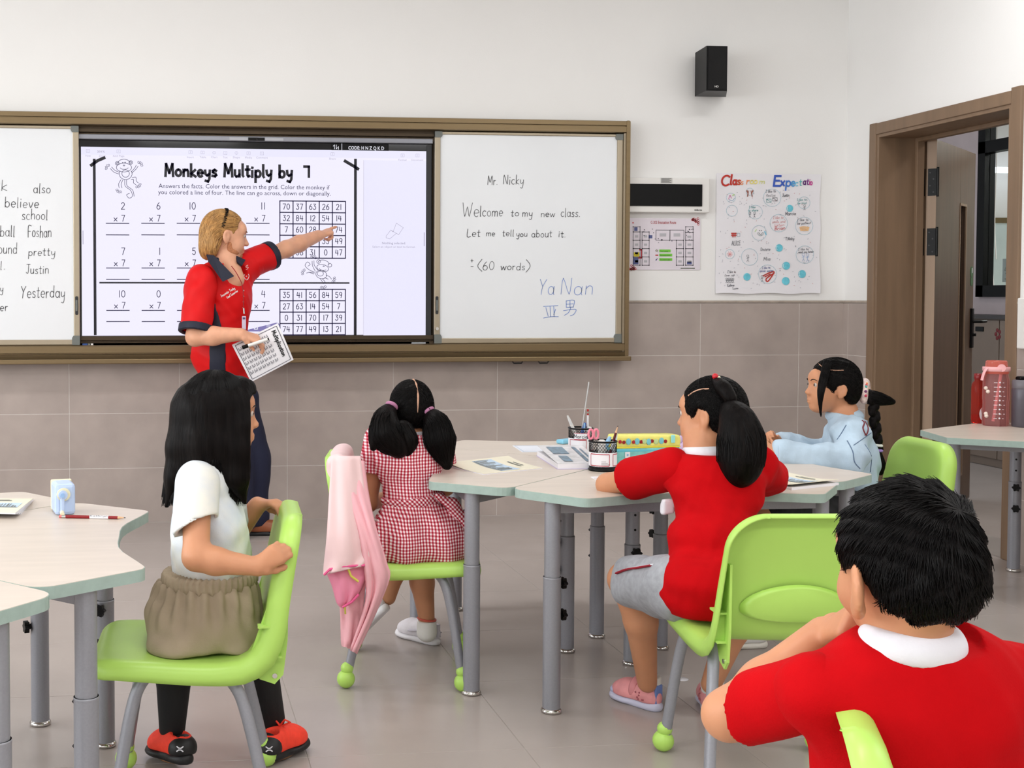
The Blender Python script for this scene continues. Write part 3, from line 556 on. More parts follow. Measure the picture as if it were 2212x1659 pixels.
P = [(834, 510), (844, 497), (849, 501), (856, 482), (871, 492), (861, 507), (856, 504), (842, 516), (834, 514), (834, 510)]; ribbon(pl, [sc(*p) for p in P], .0022, fs); ribbon(pl, [sc(844, 497), sc(861, 507)], .0022, fs)
srect(pl, 785, 346, 785.6, 724); srect(pg, 915.6, 502, 916.8, 532); srect(pg, 178.6, 498, 179.8, 528)
lay('toolbar_print', 'inkpale', pl); lay('panel_print', 'inkgrey', pg)
vt = MB(); x0_, z0_ = sc(520, 716); x1_, z1_ = sc(604, 697); vt.add([fs(*p) for p in roundpoly([(x0_, z0_, 0), (x1_, z0_, 0), (x1_, z1_, .02), (x0_, z1_, 0)])], [tuple(range(4+5))[:len(roundpoly([(x0_, z0_, 0), (x1_, z0_, 0), (x1_, z1_, .02), (x0_, z1_, 0)]))]])
yk = YS-.0030; vt.v = [(p[0], yk, p[2]) for p in vt.v]; lay('menu_tab', 'screenviolet', vt); yk = YS-.0036
vw = MB(); ribbon(vw, [sc(547, 706), sc(552.5, 700.5), sc(558, 706)], .004, fs); ribbon(vw, [sc(549, 705), sc(549, 711), sc(556, 711), sc(556, 705)], .004, fs)
for vv in (702.5, 706, 709.5): ribbon(vw, [sc(575.5, vv), sc(583.5, vv)], .003, fs)
lay('menu_icons', 'screenwhite', vw)
# whiteboards
YW = -0.066
def wboard(nm, label, u0, u1, ledge, redge, lockside):
    t = thing(nm, label, 'whiteboard', (0, 0, 0)); x0 = ony(u0, 500, YW)[0]; x1 = ony(u1, 500, YW)[0]; z1 = bT-tr-.004; z0 = bB+.10; fw = .032; bw = .028
    MB().box((x0+fw*.5, YW, z0+.02), (x1-fw*.5, YW+.015, z1-.01)).build('panel', M['wboard'], t)
    MB().bbox((x0, YW-.010, z0), (x0+fw, YW+.018, z1), .003).build('stile', M['champ'], t); MB().bbox((x1-fw, YW-.010, z0), (x1, YW+.018, z1), .003).build('stile', M['champ'], t)
    MB().bbox((x0+fw, YW-.010, z0), (x1-fw, YW+.018, z0+bw), .003).build('rail', M['champ'], t); MB().bbox((x0+fw, YW-.008, z1-.016), (x1-fw, YW+.018, z1), .003).build('rail', M['champ'], t)
    for cx_, s in ((x0, 1), (x1, -1)):
        for cz, q in ((z0, 1), (z1, -1)):
            h = .05 if q > 0 else .034
            P = roundpoly([(0, 0, .003), (.042, 0, .003), (.042, h*.75, .012), (.034, h, .003), (0, h, .003)]) 
            MB().prism([(cx_+s*a, cz+q*b) for a, b in P][::(1 if s*q > 0 else -1)], YW-.0125, YW+.01, lambda x, z, y: (x, y, z)).build('corner_cap', M['capgrey'], t)
    lx = x1-fw*.5 if lockside > 0 else x0+fw*.45; lz = ony(100, 660, YW)[2]
    P = roundpoly([(lx-.008, lz-.05, .008), (lx+.008, lz-.05, .008), (lx+.008, lz+.05, .008), (lx-.008, lz+.05, .008)])
    lk = MB().prism(P, YW-.014, YW-.008, lambda x, z, y: (x, y, z)).build('latch', M['darkgrey'], t); MB().bbox((lx-.005, YW-.02, lz-.03), (lx+.005, YW-.012, lz+.03), .002).build('latch_grip', M['capgrey'], lk)
    if lockside < 0: MB().tube([(lx, YW-.008, lz-.13), (lx, YW-.022, lz-.13)], .009, 12).build('key_lock', M['chrome'], t)
    return t
wL = wboard('whiteboard', 'left whiteboard with a black handwritten word list beside the display', -300, 171.5, 0, 0, 1)
wR = wboard('whiteboard', 'right whiteboard with the handwritten welcome message and blue name', 938, 1343, 0, 0, -1)
def fw_(x, z): return (x, YW-.0014, z)
def hand(par, t, u0, u1, v, hpx, w=.0032, slope=0.0, wob=.35, sp=1.2, slant=0.06, yp=YW, fn=fw_, mt=M['marker']):
    a = ony(u0, v, yp); b = ony(u1, v, yp); s = hpx*K/10; mb = MB()
    for st in text_strokes(t, a[0], a[2], (b[0]-a[0])/text_width(t, sp), s, sp, wob, slope, slant): ribbon(mb, bez(st, 3) if len(st) > 2 else st, w*random.uniform(.8, 1.15), fn)
    mb.build('handwritten_word', mt, par)
wm = MB()
for t, u0, u1, v, h in (('k', 2, 16, 411, 22), ('also', 72, 109, 417, 20), ('believe', 10, 84, 448, 21), ('school', 47, 103, 474, 21), ('ball', 0, 32, 511, 23), ('Foshan', 60, 111, 512, 24), ('ound', -4, 37, 547, 23), ('pretty', 61, 119, 552, 17), ('l.', 0, 12, 582, 18), ('Justin', 56, 105, 591, 19), ('y', 0, 7, 630, 16), ('Yesterday', 45, 140, 643, 25), ('er', 0, 17, 671, 18)):
    hand(wL, t, u0, u1, v, h)
wm = MB()
for t, u0, u1, v, h in (('Mr.', 1053, 1075, 399, 19), ('Nicky', 1087, 1131, 398, 20), ('We', 998, 1035, 468, 30), ('lcome', 1036, 1086, 467, 22), ('to', 1103, 1121, 467, 15), ('my', 1128, 1150, 468, 16), ('new', 1168, 1199, 468, 15), ('class.', 1211, 1253, 468, 19), ('Let', 1008, 1037, 511, 17), ('me', 1050, 1069, 510, 13), ('tell', 1085, 1110, 510, 14), ('you', 1115, 1139, 511, 13), ('about', 1148, 1192, 512, 16), ('it.', 1206, 1222, 512, 14), ('60', 1042, 1068, 583, 18), ('words', 1081, 1134, 583, 16)):
    hand(wR, t, u0, u1, v, h)
def raw(mb, pts, w=.0032, fn=fw_, yp=YW):
    ribbon(mb, [tuple(ony(u, v, yp)[[0, 2]]) for u, v in (bez(pts, 5) if len(pts) > 2 else pts)], w, fn)
raw(wm, [(1041, 560), (1033, 571), (1033, 578), (1041, 586)]); raw(wm, [(1137, 561), (1144, 570), (1144, 578), (1136, 588)]); raw(wm, [(1017, 563), (1022, 563)]); raw(wm, [(1019.5, 560), (1019.5, 566)]); raw(wm, [(1017, 576), (1022, 576)])
wm.build('bracket_marks', M['marker'], wR)['kind'] = 'stuff'
wb = MB(); hand(wR, 'Ya', 1163, 1197, 637, 34, slant=.12, mt=M['markerblue']); hand(wR, 'Nan', 1210, 1281, 636, 36, slant=.12, mt=M['markerblue'])
for p in (((1174, 662), (1205, 660)), ((1179, 664), (1184, 683)), ((1188, 662), (1189, 684)), ((1196, 662), (1197, 684)), ((1200, 668), (1196, 680)), ((1174, 687), (1190, 684), (1206, 684)), ((1223, 650), (1223, 664)), ((1223, 650), (1240, 649), (1238, 664)), ((1223, 657), (1238, 656)), ((1224, 664), (1238, 663)), ((1231, 650), (1231, 664)), ((1217, 671), (1243, 668), (1240, 678), (1232, 682)), ((1233, 664), (1228, 675), (1219, 681))): raw(wb, p)
wb.build('blue_characters', M['markerblue'], wR)['kind'] = 'stuff'
# ------------------------------------------------------------------ speaker, wall panel, posters
a = ony(1526, 100, -.28); zS1 = ony(1540, 99, -.25)[2]; zS0 = ony(1540, 196, -.25)[2]
spk = thing('wall_speaker', 'black box loudspeaker mounted high on the white front wall', 'speaker', (0, 0, 0))
x0_ = ony(1526, 150, -.25)[0]; x1_ = ony(1571, 150, -.25)[0]; xb = ony(1503, 150, -.06)[0]
P = [(x0_, -.25), (x1_, -.25), (xb+.185, -.05), (xb, -.05)]
MB().prism(P, zS0, zS1).build('cabinet', M['black'], spk)
m = MB(); MB().prism([(x0_+.008, -.256), (x1_-.008, -.256), (x1_-.008, -.249), (x0_+.008, -.249)], zS0+.008, zS1-.008).build('grille', simple('speaker_cloth', (10, 10, 11), .8, bump=.3, bscale=400), spk)
q = ony(1548, 187, -.257); bfont(m, 'HD', q[0], q[2]-.005, .016, lambda x, z: (x, -.2575, z), .022, 'CENTER'); m.build('badge', M['chrome'], spk)
MB().bbox((xb+.05, -.052, zS0+.06), (xb+.14, .0, zS1-.06), .004).build('wall_bracket', M['black'], spk)
a = ony(1360, 385, 0); b = ony(1526, 461, 0)
pnl = thing('wall_unit', 'white wall unit with a black cover strip beside the board', 'wall unit', (0, 0, 0)); x0_ = 2.60; zt_ = a[2]; zb_ = b[2]
MB().bbox((x0_, -.045, zb_), (b[0], -.001, zt_), .006).build('housing', M['whiteplastic'], pnl)
c0 = ony(1362, 397, -.045); c1 = ony(1516, 446, -.045); MB().bbox((x0_+.01, -.052, c1[2]), (c1[0], -.044, c0[2]), .002).build('cover_strip', M['black'], pnl)
c0 = ony(1427, 384, -.045); c1 = ony(1452, 396, -.045); sk = MB().box((c0[0], -.0462, c1[2]), (c1[0], -.045, c0[2])).build('sticker', simple('grey_sticker', (196, 194, 190), .6), pnl); m = MB()
for k in range(5): zz = c1[2]+(c0[2]-c1[2])*(.12+.17*k); m.box((c0[0]+.004, -.0468, zz), (c1[0]-.006-.01*(k % 2), -.0462, zz+.003))
m.build('fine_print', simple('sticker_ink', (110, 108, 106), .6), sk)
m = MB(); q = ony(1508, 455, -.046); bfont(m, 'mide me', q[0], q[2], .013, lambda x, z: (x, -.0464, z), .045, 'CENTER', .0004); m.build('maker_print', M['black'], pnl)
# evacuation plan
ev = thing('evacuation_plan', 'printed evacuation route plan with red corner ornaments pinned below the wall unit', 'poster', (0, 0, 0))
a = ony(1352, 471, 0); b = ony(1511, 583, 0); ex0, ex1, ez0, ez1 = a[0]-.02, b[0], b[2], a[2]
MB().box((ex0, -.006, ez0), (ex1, -.001, ez1)).build('sheet', simple('plan_paper', (226, 218, 226), .4), ev)
def fe(x, z): return (x, -.0068, z)
def EP(u, v): p = ony(u, v, -.006); return (p[0], p[2])
tt = MB(); q = EP(1433, 483.5); bfont(tt, 'C-202 Evacuation Route', q[0], q[1], .024, fe, EP(1461, 483)[0]-EP(1406, 483)[0], 'CENTER', .0003); tt.build('title_print', simple('plan_red', (170, 40, 50), .5), ev)
ln = MB(); gr = MB(); dk = MB()
def er(mb, u0, v0, u1, v1, w=None):
    A = EP(u0, v0); B = EP(u1, v1)
    if w: ribbon(mb, [A, (B[0], A[1]), B, (A[0], B[1]), A], w, fe)
    else: mb.add([fe(A[0], B[1]), fe(B[0], B[1]), fe(B[0], A[1]), fe(A[0], A[1])], [(0, 1, 2, 3)])
for c0, c1, r in ((1367.5, 1382.5, (490, 501, 519, 537, 555, 573)), (1387, 1402, (501, 519, 537, 555, 573)), (1461, 1476.5, (519, 537, 555, 573)), (1481, 1497, (490, 502, 519, 537, 555, 573))):
    for v0, v1 in zip(r[:-1], r[1:]):
        er(ln, c0, v0, c1, v1, .0028)
        if v1-v0 > 12: er(gr, c0+4, v0+7, c1-4, v0+12)
        for q in ((c0, v0), (c1, v0), (c0, v1), (c1, v1)): er(ln, q[0]-1, q[1]-1, q[0]+1, q[1]+1)
for u0, u1 in ((1417, 1447), (1447, 1477)): er(ln, u0, 497, u1, 519, .0028); er(gr, u0+8, 504, u1-8, 511)
for k in range(26):
    u = random.choice([random.uniform(1388, 1414), random.uniform(1420, 1460), random.uniform(1482, 1496)]); v = random.uniform(493, 500) if u > 1415 and u < 1470 else random.uniform(493, 520)
    if 1418 < u < 1462: v = random.uniform(514, 524)
    er(ln, u, v, u+random.uniform(1, 3.5), v+random.uniform(.8, 2))
er(dk, 1370, 491, 1377, 499); er(dk, 1368, 556, 1379, 571); er(dk, 1401, 508, 1409, 515); er(dk, 1484, 565, 1494, 571)
ln.build('plan_lines', simple('plan_ink', (40, 40, 58), .5), ev)['kind'] = 'stuff'; gr.build('room_shading', simple('plan_grey', (186, 184, 190), .5), ev)['kind'] = 'stuff'; dk.build('stairs_shading', simple('plan_blue', (84, 92, 140), .5), ev)['kind'] = 'stuff'
yl = MB(); er(yl, 1369, 545, 1381, 554); yl.build('room_highlight', simple('plan_yellow', (226, 206, 40), .5), ev)
gn = MB()
for v, u1 in ((542, 1448.5), (551, 1452), (560.5, 1452)): er(gn, 1424, v-3, u1, v+3)
gn.build('legend_boxes', simple('plan_green', (120, 200, 70), .5), ev)
rd = MB(); er(rd, 1381, 538, 1386, 541); er(rd, 1384.5, 538, 1386.5, 558); er(rd, 1378, 556, 1386, 558.5); er(rd, 1415.5, 550, 1422, 552.5); er(rd, 1365.8, 480, 1369, 482.5)
for bu, bv, su, sv in ((1509, 472, -1, 1), (1358, 582, 1, -1)):
    for i in range(16): 
        r0 = random.uniform(0, 15); r1 = random.uniform(0, 13-r0*.7); u = bu+su*r0; v = bv+sv*abs(r1); P = [EP(u+2*math.cos(t_), v+2*math.sin(t_)) for t_ in np.linspace(0, 5.2, 8)]; ribbon(rd, P, .003, fe)
rd.build('red_print', simple('plan_red2', (190, 44, 52), .5), ev)['kind'] = 'stuff'
ls = MB(); q = [EP(1418.5+3.4*math.cos(PI/2+k*PI*.8), 541.5-3.4*math.sin(PI/2+k*PI*.8)) for k in range(6)]; ribbon(ls, q, .0012, fe); ls.build('legend_star', simple('plan_gold', (110, 120, 40), .5), ev)
lt = MB(); ribbon(lt, [EP(1417.5, 562.5), EP(1420, 558.5), EP(1416, 562)], .003, fe); lt.build('legend_triangle', M['plan_blue'], ev)
lx = MB()
for t, v, w_ in (('Your Location', 544, 18), ('Evacuation Route', 553, 24), ('Evacuation stairs', 562.5, 24)): q = EP(1426, v); bfont(lx, t, q[0], q[1], .012, lambda x, z: (x, -.0074, z), w_*K)
q = EP(1374.5, 552); bfont(lx, 'C-202', q[0], q[1], .012, lambda x, z: (x, -.0074, z), 9*K, 'CENTER'); er(lx, 1470, 578.5, 1501, 580.5); lx.build('legend_print', simple('plan_dark', (60, 70, 40), .5), ev)
# classroom poster
po = thing('classroom_poster', 'hand drawn classroom expectations poster with blue dots and rainbow title', 'poster', (0, 0, 0))
a = ony(1547, 374, 0); b = ony(1768, 634, 0); px0, px1, pz0, pz1 = a[0], b[0], b[2], a[2]; nx, nz = 14, 16; V = []
def pyy(x, z): s = (x-px0)/(px1-px0); t = (z-pz0)/(pz1-pz0); return -.004-.006*abs(math.sin(s*5+t*2))*(1-t)-.012*max(0, s-.9)*8*(1-t)*.5-.010*max(0, .12-t)/.12*abs(math.sin(s*6+1))
for j in range(nz+1):
    for i in range(nx+1): x = px0+(px1-px0)*i/nx; z = pz0+(pz1-pz0)*j/nz; V.append((x+.004*math.sin(j*.9)*(i == nx), pyy(x, z), z+.003*math.sin(i*1.1)*(j == 0)))
pm = MB(); pm.add(V, [(j*(nx+1)+i, j*(nx+1)+i+1, (j+1)*(nx+1)+i+1, (j+1)*(nx+1)+i) for j in range(nz) for i in range(nx)], True)
pm.add([(p[0], p[1]+.0012, p[2]) for p in V], [(j*(nx+1)+i, (j+1)*(nx+1)+i, (j+1)*(nx+1)+i+1, j*(nx+1)+i+1) for j in range(nz) for i in range(nx)], True)
pm.build('sheet', M['paper'], po)
def fp(x, z): return (x, pyy(x, z)-.0028, z)
def PP(u, v): p = ony(u, v, -.008); return (p[0], p[2])
PMB = {}
def pm_(col): return PMB.setdefault(col, MB())
def pl_(col, pts, w=.003, sm=True): ribbon(pm_(col), [PP(*q) for q in (bez(pts, 4) if sm and len(pts) > 2 else pts)], w, fp)
def pc_(col, u, v, r, w=.002, a0=0, a1=360): pl_(col, arc(u, v, r, r, a0, a1, 20), w, False)
def pt_(col, t, u0, u1, v, h, w=.002, slope=0):
    A = PP(u0, v); B = PP(u1, v)
    for st in text_strokes(t, A[0], A[1], (B[0]-A[0])/text_width(t, 1.0), h*K/10, 1.0, .5, slope, .1): ribbon(pm_(col), st, w, fp)
red, org, yel, grn, blu, lbl, pur, pnk, blk, cyn, pal, tel = (190, 50, 40), (240, 150, 100), (236, 222, 130), (190, 222, 140), (60, 95, 190), (120, 190, 215), (90, 30, 110), (200, 70, 150), (70, 72, 84), (110, 200, 218), (176, 205, 216), (60, 150, 150)
for ch, u0, u1, v, h, c, w in (('C', 1557, 1576, 400, 23, red, .011), ('l', 1576, 1582, 398, 21, red, .011), ('a', 1583, 1591, 399, 19, red, .010), ('s', 1592, 1600, 398, 18, (200, 80, 50), .008), ('s', 1600, 1606, 398, 13, org, .004), ('r', 1612, 1619, 397, 15, org, .006), ('o', 1620, 1628, 397, 15, yel, .006), ('o', 1628, 1636, 397, 14, yel, .006), ('m', 1640, 1652, 397, 11, (226, 226, 150), .005),
    ('E', 1670, 1686, 402, 22, blu, .012), ('x', 1686, 1695, 401, 20, blu, .010), ('p', 1697, 1708, 402, 22, (70, 120, 200), .009), ('e', 1709, 1717, 401, 19, (90, 160, 215), .009), ('c', 1718, 1724, 401, 15, (120, 200, 225), .005), ('t', 1726, 1732, 400, 15, (90, 190, 190), .005), ('a', 1735, 1741, 399, 16, pur, .006), ('t', 1742, 1747, 399, 14, (120, 30, 130), .005), ('i', 1748, 1750, 399, 14, pnk, .005), ('o', 1750, 1755, 399, 14, pnk, .006)):
    pt_(c, ch, u0, u1, v, h, w)
for u, v, r in ((1579, 427, 10), (1581, 455, 12), (1620, 414, 8), (1668, 427, 19), (1632, 458, 15), (1737, 438, 13), (1682, 482, 19), (1737, 488, 19), (1640, 503, 16), (1576, 549, 10), (1619, 555, 18), (1738, 550, 19), (1658, 592, 20)): pc_(pal, u, v, r, .0022)
for u, v, r in ((1706, 450, 8), (1683, 535.5, 8.5), (1698, 574, 9), (1613, 598, 8.5), (1697, 607, 9), (1732, 592, 9)):
    c = PP(u, v); rr = r*K; pts = [(c[0]+rr*math.cos(t_), c[1]+rr*math.sin(t_)) for t_ in np.linspace(0, 2*PI, 24, endpoint=False)]; pm_(cyn).add([fp(*q) for q in pts], [tuple(range(24))])
    pl_((228, 246, 250), [(u-r*.55, v-r*.45), (u-r*.7, v), (u-r*.5, v+r*.5)], .003)
for t, u0, u1, v, h, c in (('I like to', 1654, 1676, 416, 6, blk), ('focus', 1655, 1675, 425, 6, blk), ('Justin', 1690, 1705, 425, 6.5, blk), ('Marcia', 1696, 1719, 465, 7.5, blk), ('I like', 1618, 1632, 450, 5, tel), ('to share', 1616, 1638, 457, 5, tel), ('I like to', 1722, 1742, 434, 4.5, tel), ('be kind', 1723, 1742, 441, 4.5, tel), ('I like to', 1670, 1692, 473, 5.5, (220, 150, 150)), ('smile and', 1668, 1696, 482, 5.5, (220, 150, 150)), ('listen', 1672, 1694, 489, 5.5, (220, 150, 150)), ('Brian', 1673, 1696, 497, 8, (200, 60, 60)), ('I like to', 1722, 1746, 478, 5.5, blk), ('be patient', 1722, 1751, 485, 5.5, blk), ('ALICE', 1580, 1599, 530, 9.5, (90, 92, 100)), ('T.Nicky', 1696, 1715, 519, 6.5, blk), ('Devene', 1643, 1664, 542, 7, (130, 132, 140)), ('Mia', 1649, 1664, 563, 7.5, (100, 102, 110)), ('I like to', 1724, 1746, 541, 5, blk), ('wash my hands', 1724, 1757, 547, 5, blk), ('I like to', 1646, 1664, 581, 5, (70, 80, 150)), ('drink water', 1641, 1671, 588, 5, (70, 80, 150)), ('I like to', 1571, 1589, 590, 5, blk), ('line up', 1565, 1586, 597, 5, blk), ('Kathryn', 1570, 1585, 619, 5.5, blk), ('Lucas', 1581, 1593, 625, 4.5, blk)):
    pt_(c, t, u0, u1, v, h, .0022 if h > 6 else .0016, .05)
for k in (-1, 1):
    pl_((150, 80, 60), [(1620+k*5, 424), (1620+k*4, 417), (1620+k*7, 412)], .006); pl_((150, 80, 60), [(1620+k*4, 418), (1620+k*2, 412)], .003); pl_((150, 80, 60), [(1620+k*4.5, 418), (1620+k*5, 411)], .003)
pl_(pnk, [(1574, 430), (1577, 422), (1580, 428)], .003); pl_(grn, [(1583, 422), (1586, 420)], .006); pl_((90, 150, 190), [(1575, 431), (1582, 433), (1587, 428)], .002)
def stick(c, u, v, s=1): pc_(c, u, v-5*s, 2.5*s, .0015); pl_(c, [(u, v-2.5*s), (u, v+3*s)], .0016); pl_(c, [(u-3*s, v), (u+3*s, v-1.5*s)], .0016); pl_(c, [(u, v+3*s), (u-2.5*s, v+7*s)], .0016); pl_(c, [(u, v+3*s), (u+2.5*s, v+7*s)], .0016)
stick(blk, 1615, 558, 1); stick(blk, 1646, 602, 1); stick(blk, 1620, 464, .8); stick(blk, 1630, 464, .8); stick(blk, 1738, 448, .8); stick((120, 160, 210), 1735, 556, 1.2); stick((120, 160, 210), 1744, 557, 1.2)
for k in range(5): stick(blk, 1569+k*3.5, 606, .7)
pl_(red, [(1582, 506), (1582, 512)], .004); pl_(red, [(1585, 506), (1585, 512)], .004); pl_(red, [(1588, 506), (1588, 512)], .004); pl_(red, [(1580, 504), (1590, 504)], .006); pl_(red, [(1580, 508), (1590, 508)], .006)
pl_((150, 170, 185), [(1592, 504), (1592, 511), (1598, 511), (1598, 504), (1592, 504)], .002, False)
pc_((120, 150, 150), 1643, 502, 7, .002, 0, 180); pl_(blk, [(1639, 502), (1643, 507), (1648, 502)], .0022); pc_(blk, 1641, 498, .7); pc_(blk, 1645, 498, .7); pl_(lbl, [(1652, 500), (1655, 507)], .006); pl_(grn, [(1634, 496), (1631, 500)], .004)
for k in range(9): an = k*.7; pl_((236, 150, 150), [(1576, 549), (1576+6*math.cos(an), 549+6*math.sin(an))], .002)
for k in range(7): pl_((246, 196, 140), [(1727+k*.4, 491+k*1.2), (1736, 489+k*1.6), (1748-k*.4, 491+k*1.2)], .003)
pl_(red, [(1648, 596), (1660, 590), (1672, 587), (1668, 596), (1658, 608), (1655, 602), (1672, 590)], .007); pl_(red, [(1652, 598), (1664, 592)], .006)
for i, (bu, bv) in enumerate(((1661, 433), (1674, 430))): pl_(tel if i == 0 else blk, [(bu-5, bv-3), (bu+5, bv-3), (bu+5, bv+4), (bu-5, bv+4), (bu-5, bv-3), (bu+5, bv+4)], .002, False)
tk = pm_((150, 152, 166))
for k in range(170):
    u = random.uniform(1553, 1762); v = random.uniform(408, 626); an = random.uniform(0, 3.1); pl_(random.choice([(150, 152, 166)]*3+[(205, 140, 140)]), [(u, v), (u+2.2*math.cos(an), v+2.2*math.sin(an))], .0018)
for i, (c, mb) in enumerate(PMB.items()): mb.build('crayon_drawing', simple('crayon_%d_%d_%d' % c, c, .6, var=.12, vscale=60), po)['kind'] = 'stuff'
# ------------------------------------------------------------------ tables
ZT = 0.66
def arc_pts(p, q, depth, n=14):           # shallow arc from p to q bulging by depth to the left of p->q
    p = np.array(p, float); q = np.array(q, float); d = q-p; nrm = np.array([-d[1], d[0]])/np.linalg.norm(d)
    return [tuple(p+d*t+nrm*depth*math.sin(PI*t)**1.0*(1-.15*math.cos(2*PI*t)**2)) for t in np.linspace(0, 1, n)]
def off_poly(P, d):
    P = [np.array(p) for p in P]; out = []; n = len(P)
    for i in range(n):
        a = P[i]-P[i-1]; b = P[(i+1) % n]-P[i]; a = a/(np.linalg.norm(a)+1e-9); b = b/(np.linalg.norm(b)+1e-9); t = a+b; t /= np.linalg.norm(t)+1e-9; out.append(P[i]+d*np.array([t[1], -t[0]]))
    return [tuple(p) for p in out]
def leg_parts(parent, x, y, inward, knob=True, ztop=ZT-.026):
    lg = MB().tube([(x, y, .40), (x, y, ztop)], .0235, 20).build('leg', M['leg'], parent)
    lo = MB(); lo.tube([(x, y, .014), (x, y, .408)], .0262, 20); lo.lathe([(.0235, .408), (.0262, .408), (.0268, .404), (.0262, .4)], (x, y, 0), 20); lo.build('lower_tube', M['leg'], lg)
    MB().lathe([(.001, 0), (.027, 0), (.031, .004), (.031, .008), (.027, .014), (.02, .016)], (x, y, 0), 20).build('foot', M['chrome'], lg)
    d = np.array([*inward, 0.0]); d /= np.linalg.norm(d)
    for z in (.385, .29):
        k = MB(); c = np.array([x, y, z]); k.tube([c+d*.024, c+d*.034], .008, 10); e1 = np.array([-d[1], d[0], 0]); e2 = np.array([0, 0, 1.0]); n = 24
        V = []
        for t in (.032, .046):
            for i in range(n): a = 2*PI*i/n; r = .0155+.0028*math.cos(6*a); V.append(c+d*t+r*(math.cos(a)*e1+math.sin(a)*e2))
        k.add(V, [(i, (i+1) % n, n+(i+1) % n, n+i) for i in range(n)]+[tuple(range(n-1, -1, -1)), tuple(range(n, 2*n))]); k.build('knob', M['black'], lg)
    h = MB()
    for z in (.56, .51, .46): c = np.array([x, y, z]); h.tube([c+d*.022, c+d*.0242], .0042, 10)
    h.build('holes', M['black'], lg)
def table_base(t, legs, poly):
    MB().prism(poly, ZT-.0255, ZT).build('tabletop', M['top'], t)
    op_ = off_poly(poly, .0016); n = len(poly); eb = MB()
    V = [(*p, ZT-.0265) for p in op_]+[(*p, ZT-.001) for p in op_]+[(*p, ZT-.001) for p in poly]+[(*p, ZT-.0265) for p in poly]
    eb.add(V, [(k*n+i, k*n+(i+1) % n, ((k+1) % 4)*n+(i+1) % n, ((k+1) % 4)*n+i) for k in range(4) for i in range(n)]); eb.build('edge_band', M['edge'], t)
    cx = sum(l[0] for l in legs)/len(legs); cy = sum(l[1] for l in legs)/len(legs)
    for x, y in legs: leg_parts(t, x, y, (cx-x, cy-y))
    for i in range(len(legs)):
        a = np.array(legs[i]); b = np.array(legs[(i+1) % len(legs)]); d = b-a; L = np.linalg.norm(d); an = math.atan2(d[1], d[0])
        MB().box((.02, -.009, ZT-.062), (L-.02, .009, ZT-.026), Matrix.Translation((a[0], a[1], 0)) @ Matrix.Rotation(an, 4, 'Z')).build('apron_rail', M['leg'], t)
OUT = roundpoly([(0, -.004, 0), (-.528, -.532, .05), (-.37, -.735, .03)])
OUT = [(0, -.004)]+roundpoly([(0, -.004, 0), (-.526, -.53, .06), (-.365, -.735, .035), (-.30, -.735, 0)])[1:-1]+arc_pts((-.335, -.733), (.335, -.733), .075)+roundpoly([(.30, -.735, 0), (.365, -.735, .035), (.526, -.53, .06), (0, -.004, 0)])[1:-1]
OUT = OUT
PLEGS = [(-.42, -.615), (.42, -.615), (0, -.17)]
def module(label, c, rz, grp, off=(0, 0)):
    t = thing('petal_table', label, 'table', (c[0]+off[0], c[1]+off[1], 0), rz, grp); table_base(t, PLEGS, OUT); return t
GC = (1.57, -2.70); HC = (-.775, -3.87)
module('wooden topped petal table at the left of the right hand cluster holding an open textbook', GC, -PI/2, 'tables of the right cluster')
module('near petal table of the right cluster where the girl in red leans', GC, 0, 'tables of the right cluster')
module('right petal table of the right cluster under the denim jacket sleeves', GC, PI/2, 'tables of the right cluster')
module('far petal table of the right cluster with a blank sheet on it', GC, PI, 'tables of the right cluster')
module('curved petal table holding the blue pencil sharpener', HC, PI/2, 'tables of the left cluster')
module('far petal table of the left cluster under the stack of workbooks', HC, PI, 'tables of the left cluster')
module('nearest petal table cut off at the lower left corner', HC, 0, 'tables of the left cluster', (.045, -.045))
dk_ = thing('side_table', 'grey legged side table with water bottles beside the doorway', 'table', (0, 0, 0))
dpoly = roundpoly([(3.285, -1.80, .004), (3.215, -2.09, .004), (3.62, -2.40, .01), (3.90, -2.40, .02), (3.90, -1.56, .02), (3.74, -1.54, .02)])
table_base(dk_, [(3.33, -1.97), (3.82, -1.68), (3.80, -2.30)], dpoly[::-1] if sum((a[0]*b[1]-b[0]*a[1]) for a, b in zip(dpoly, dpoly[1:]+dpoly[:1])) < 0 else dpoly)
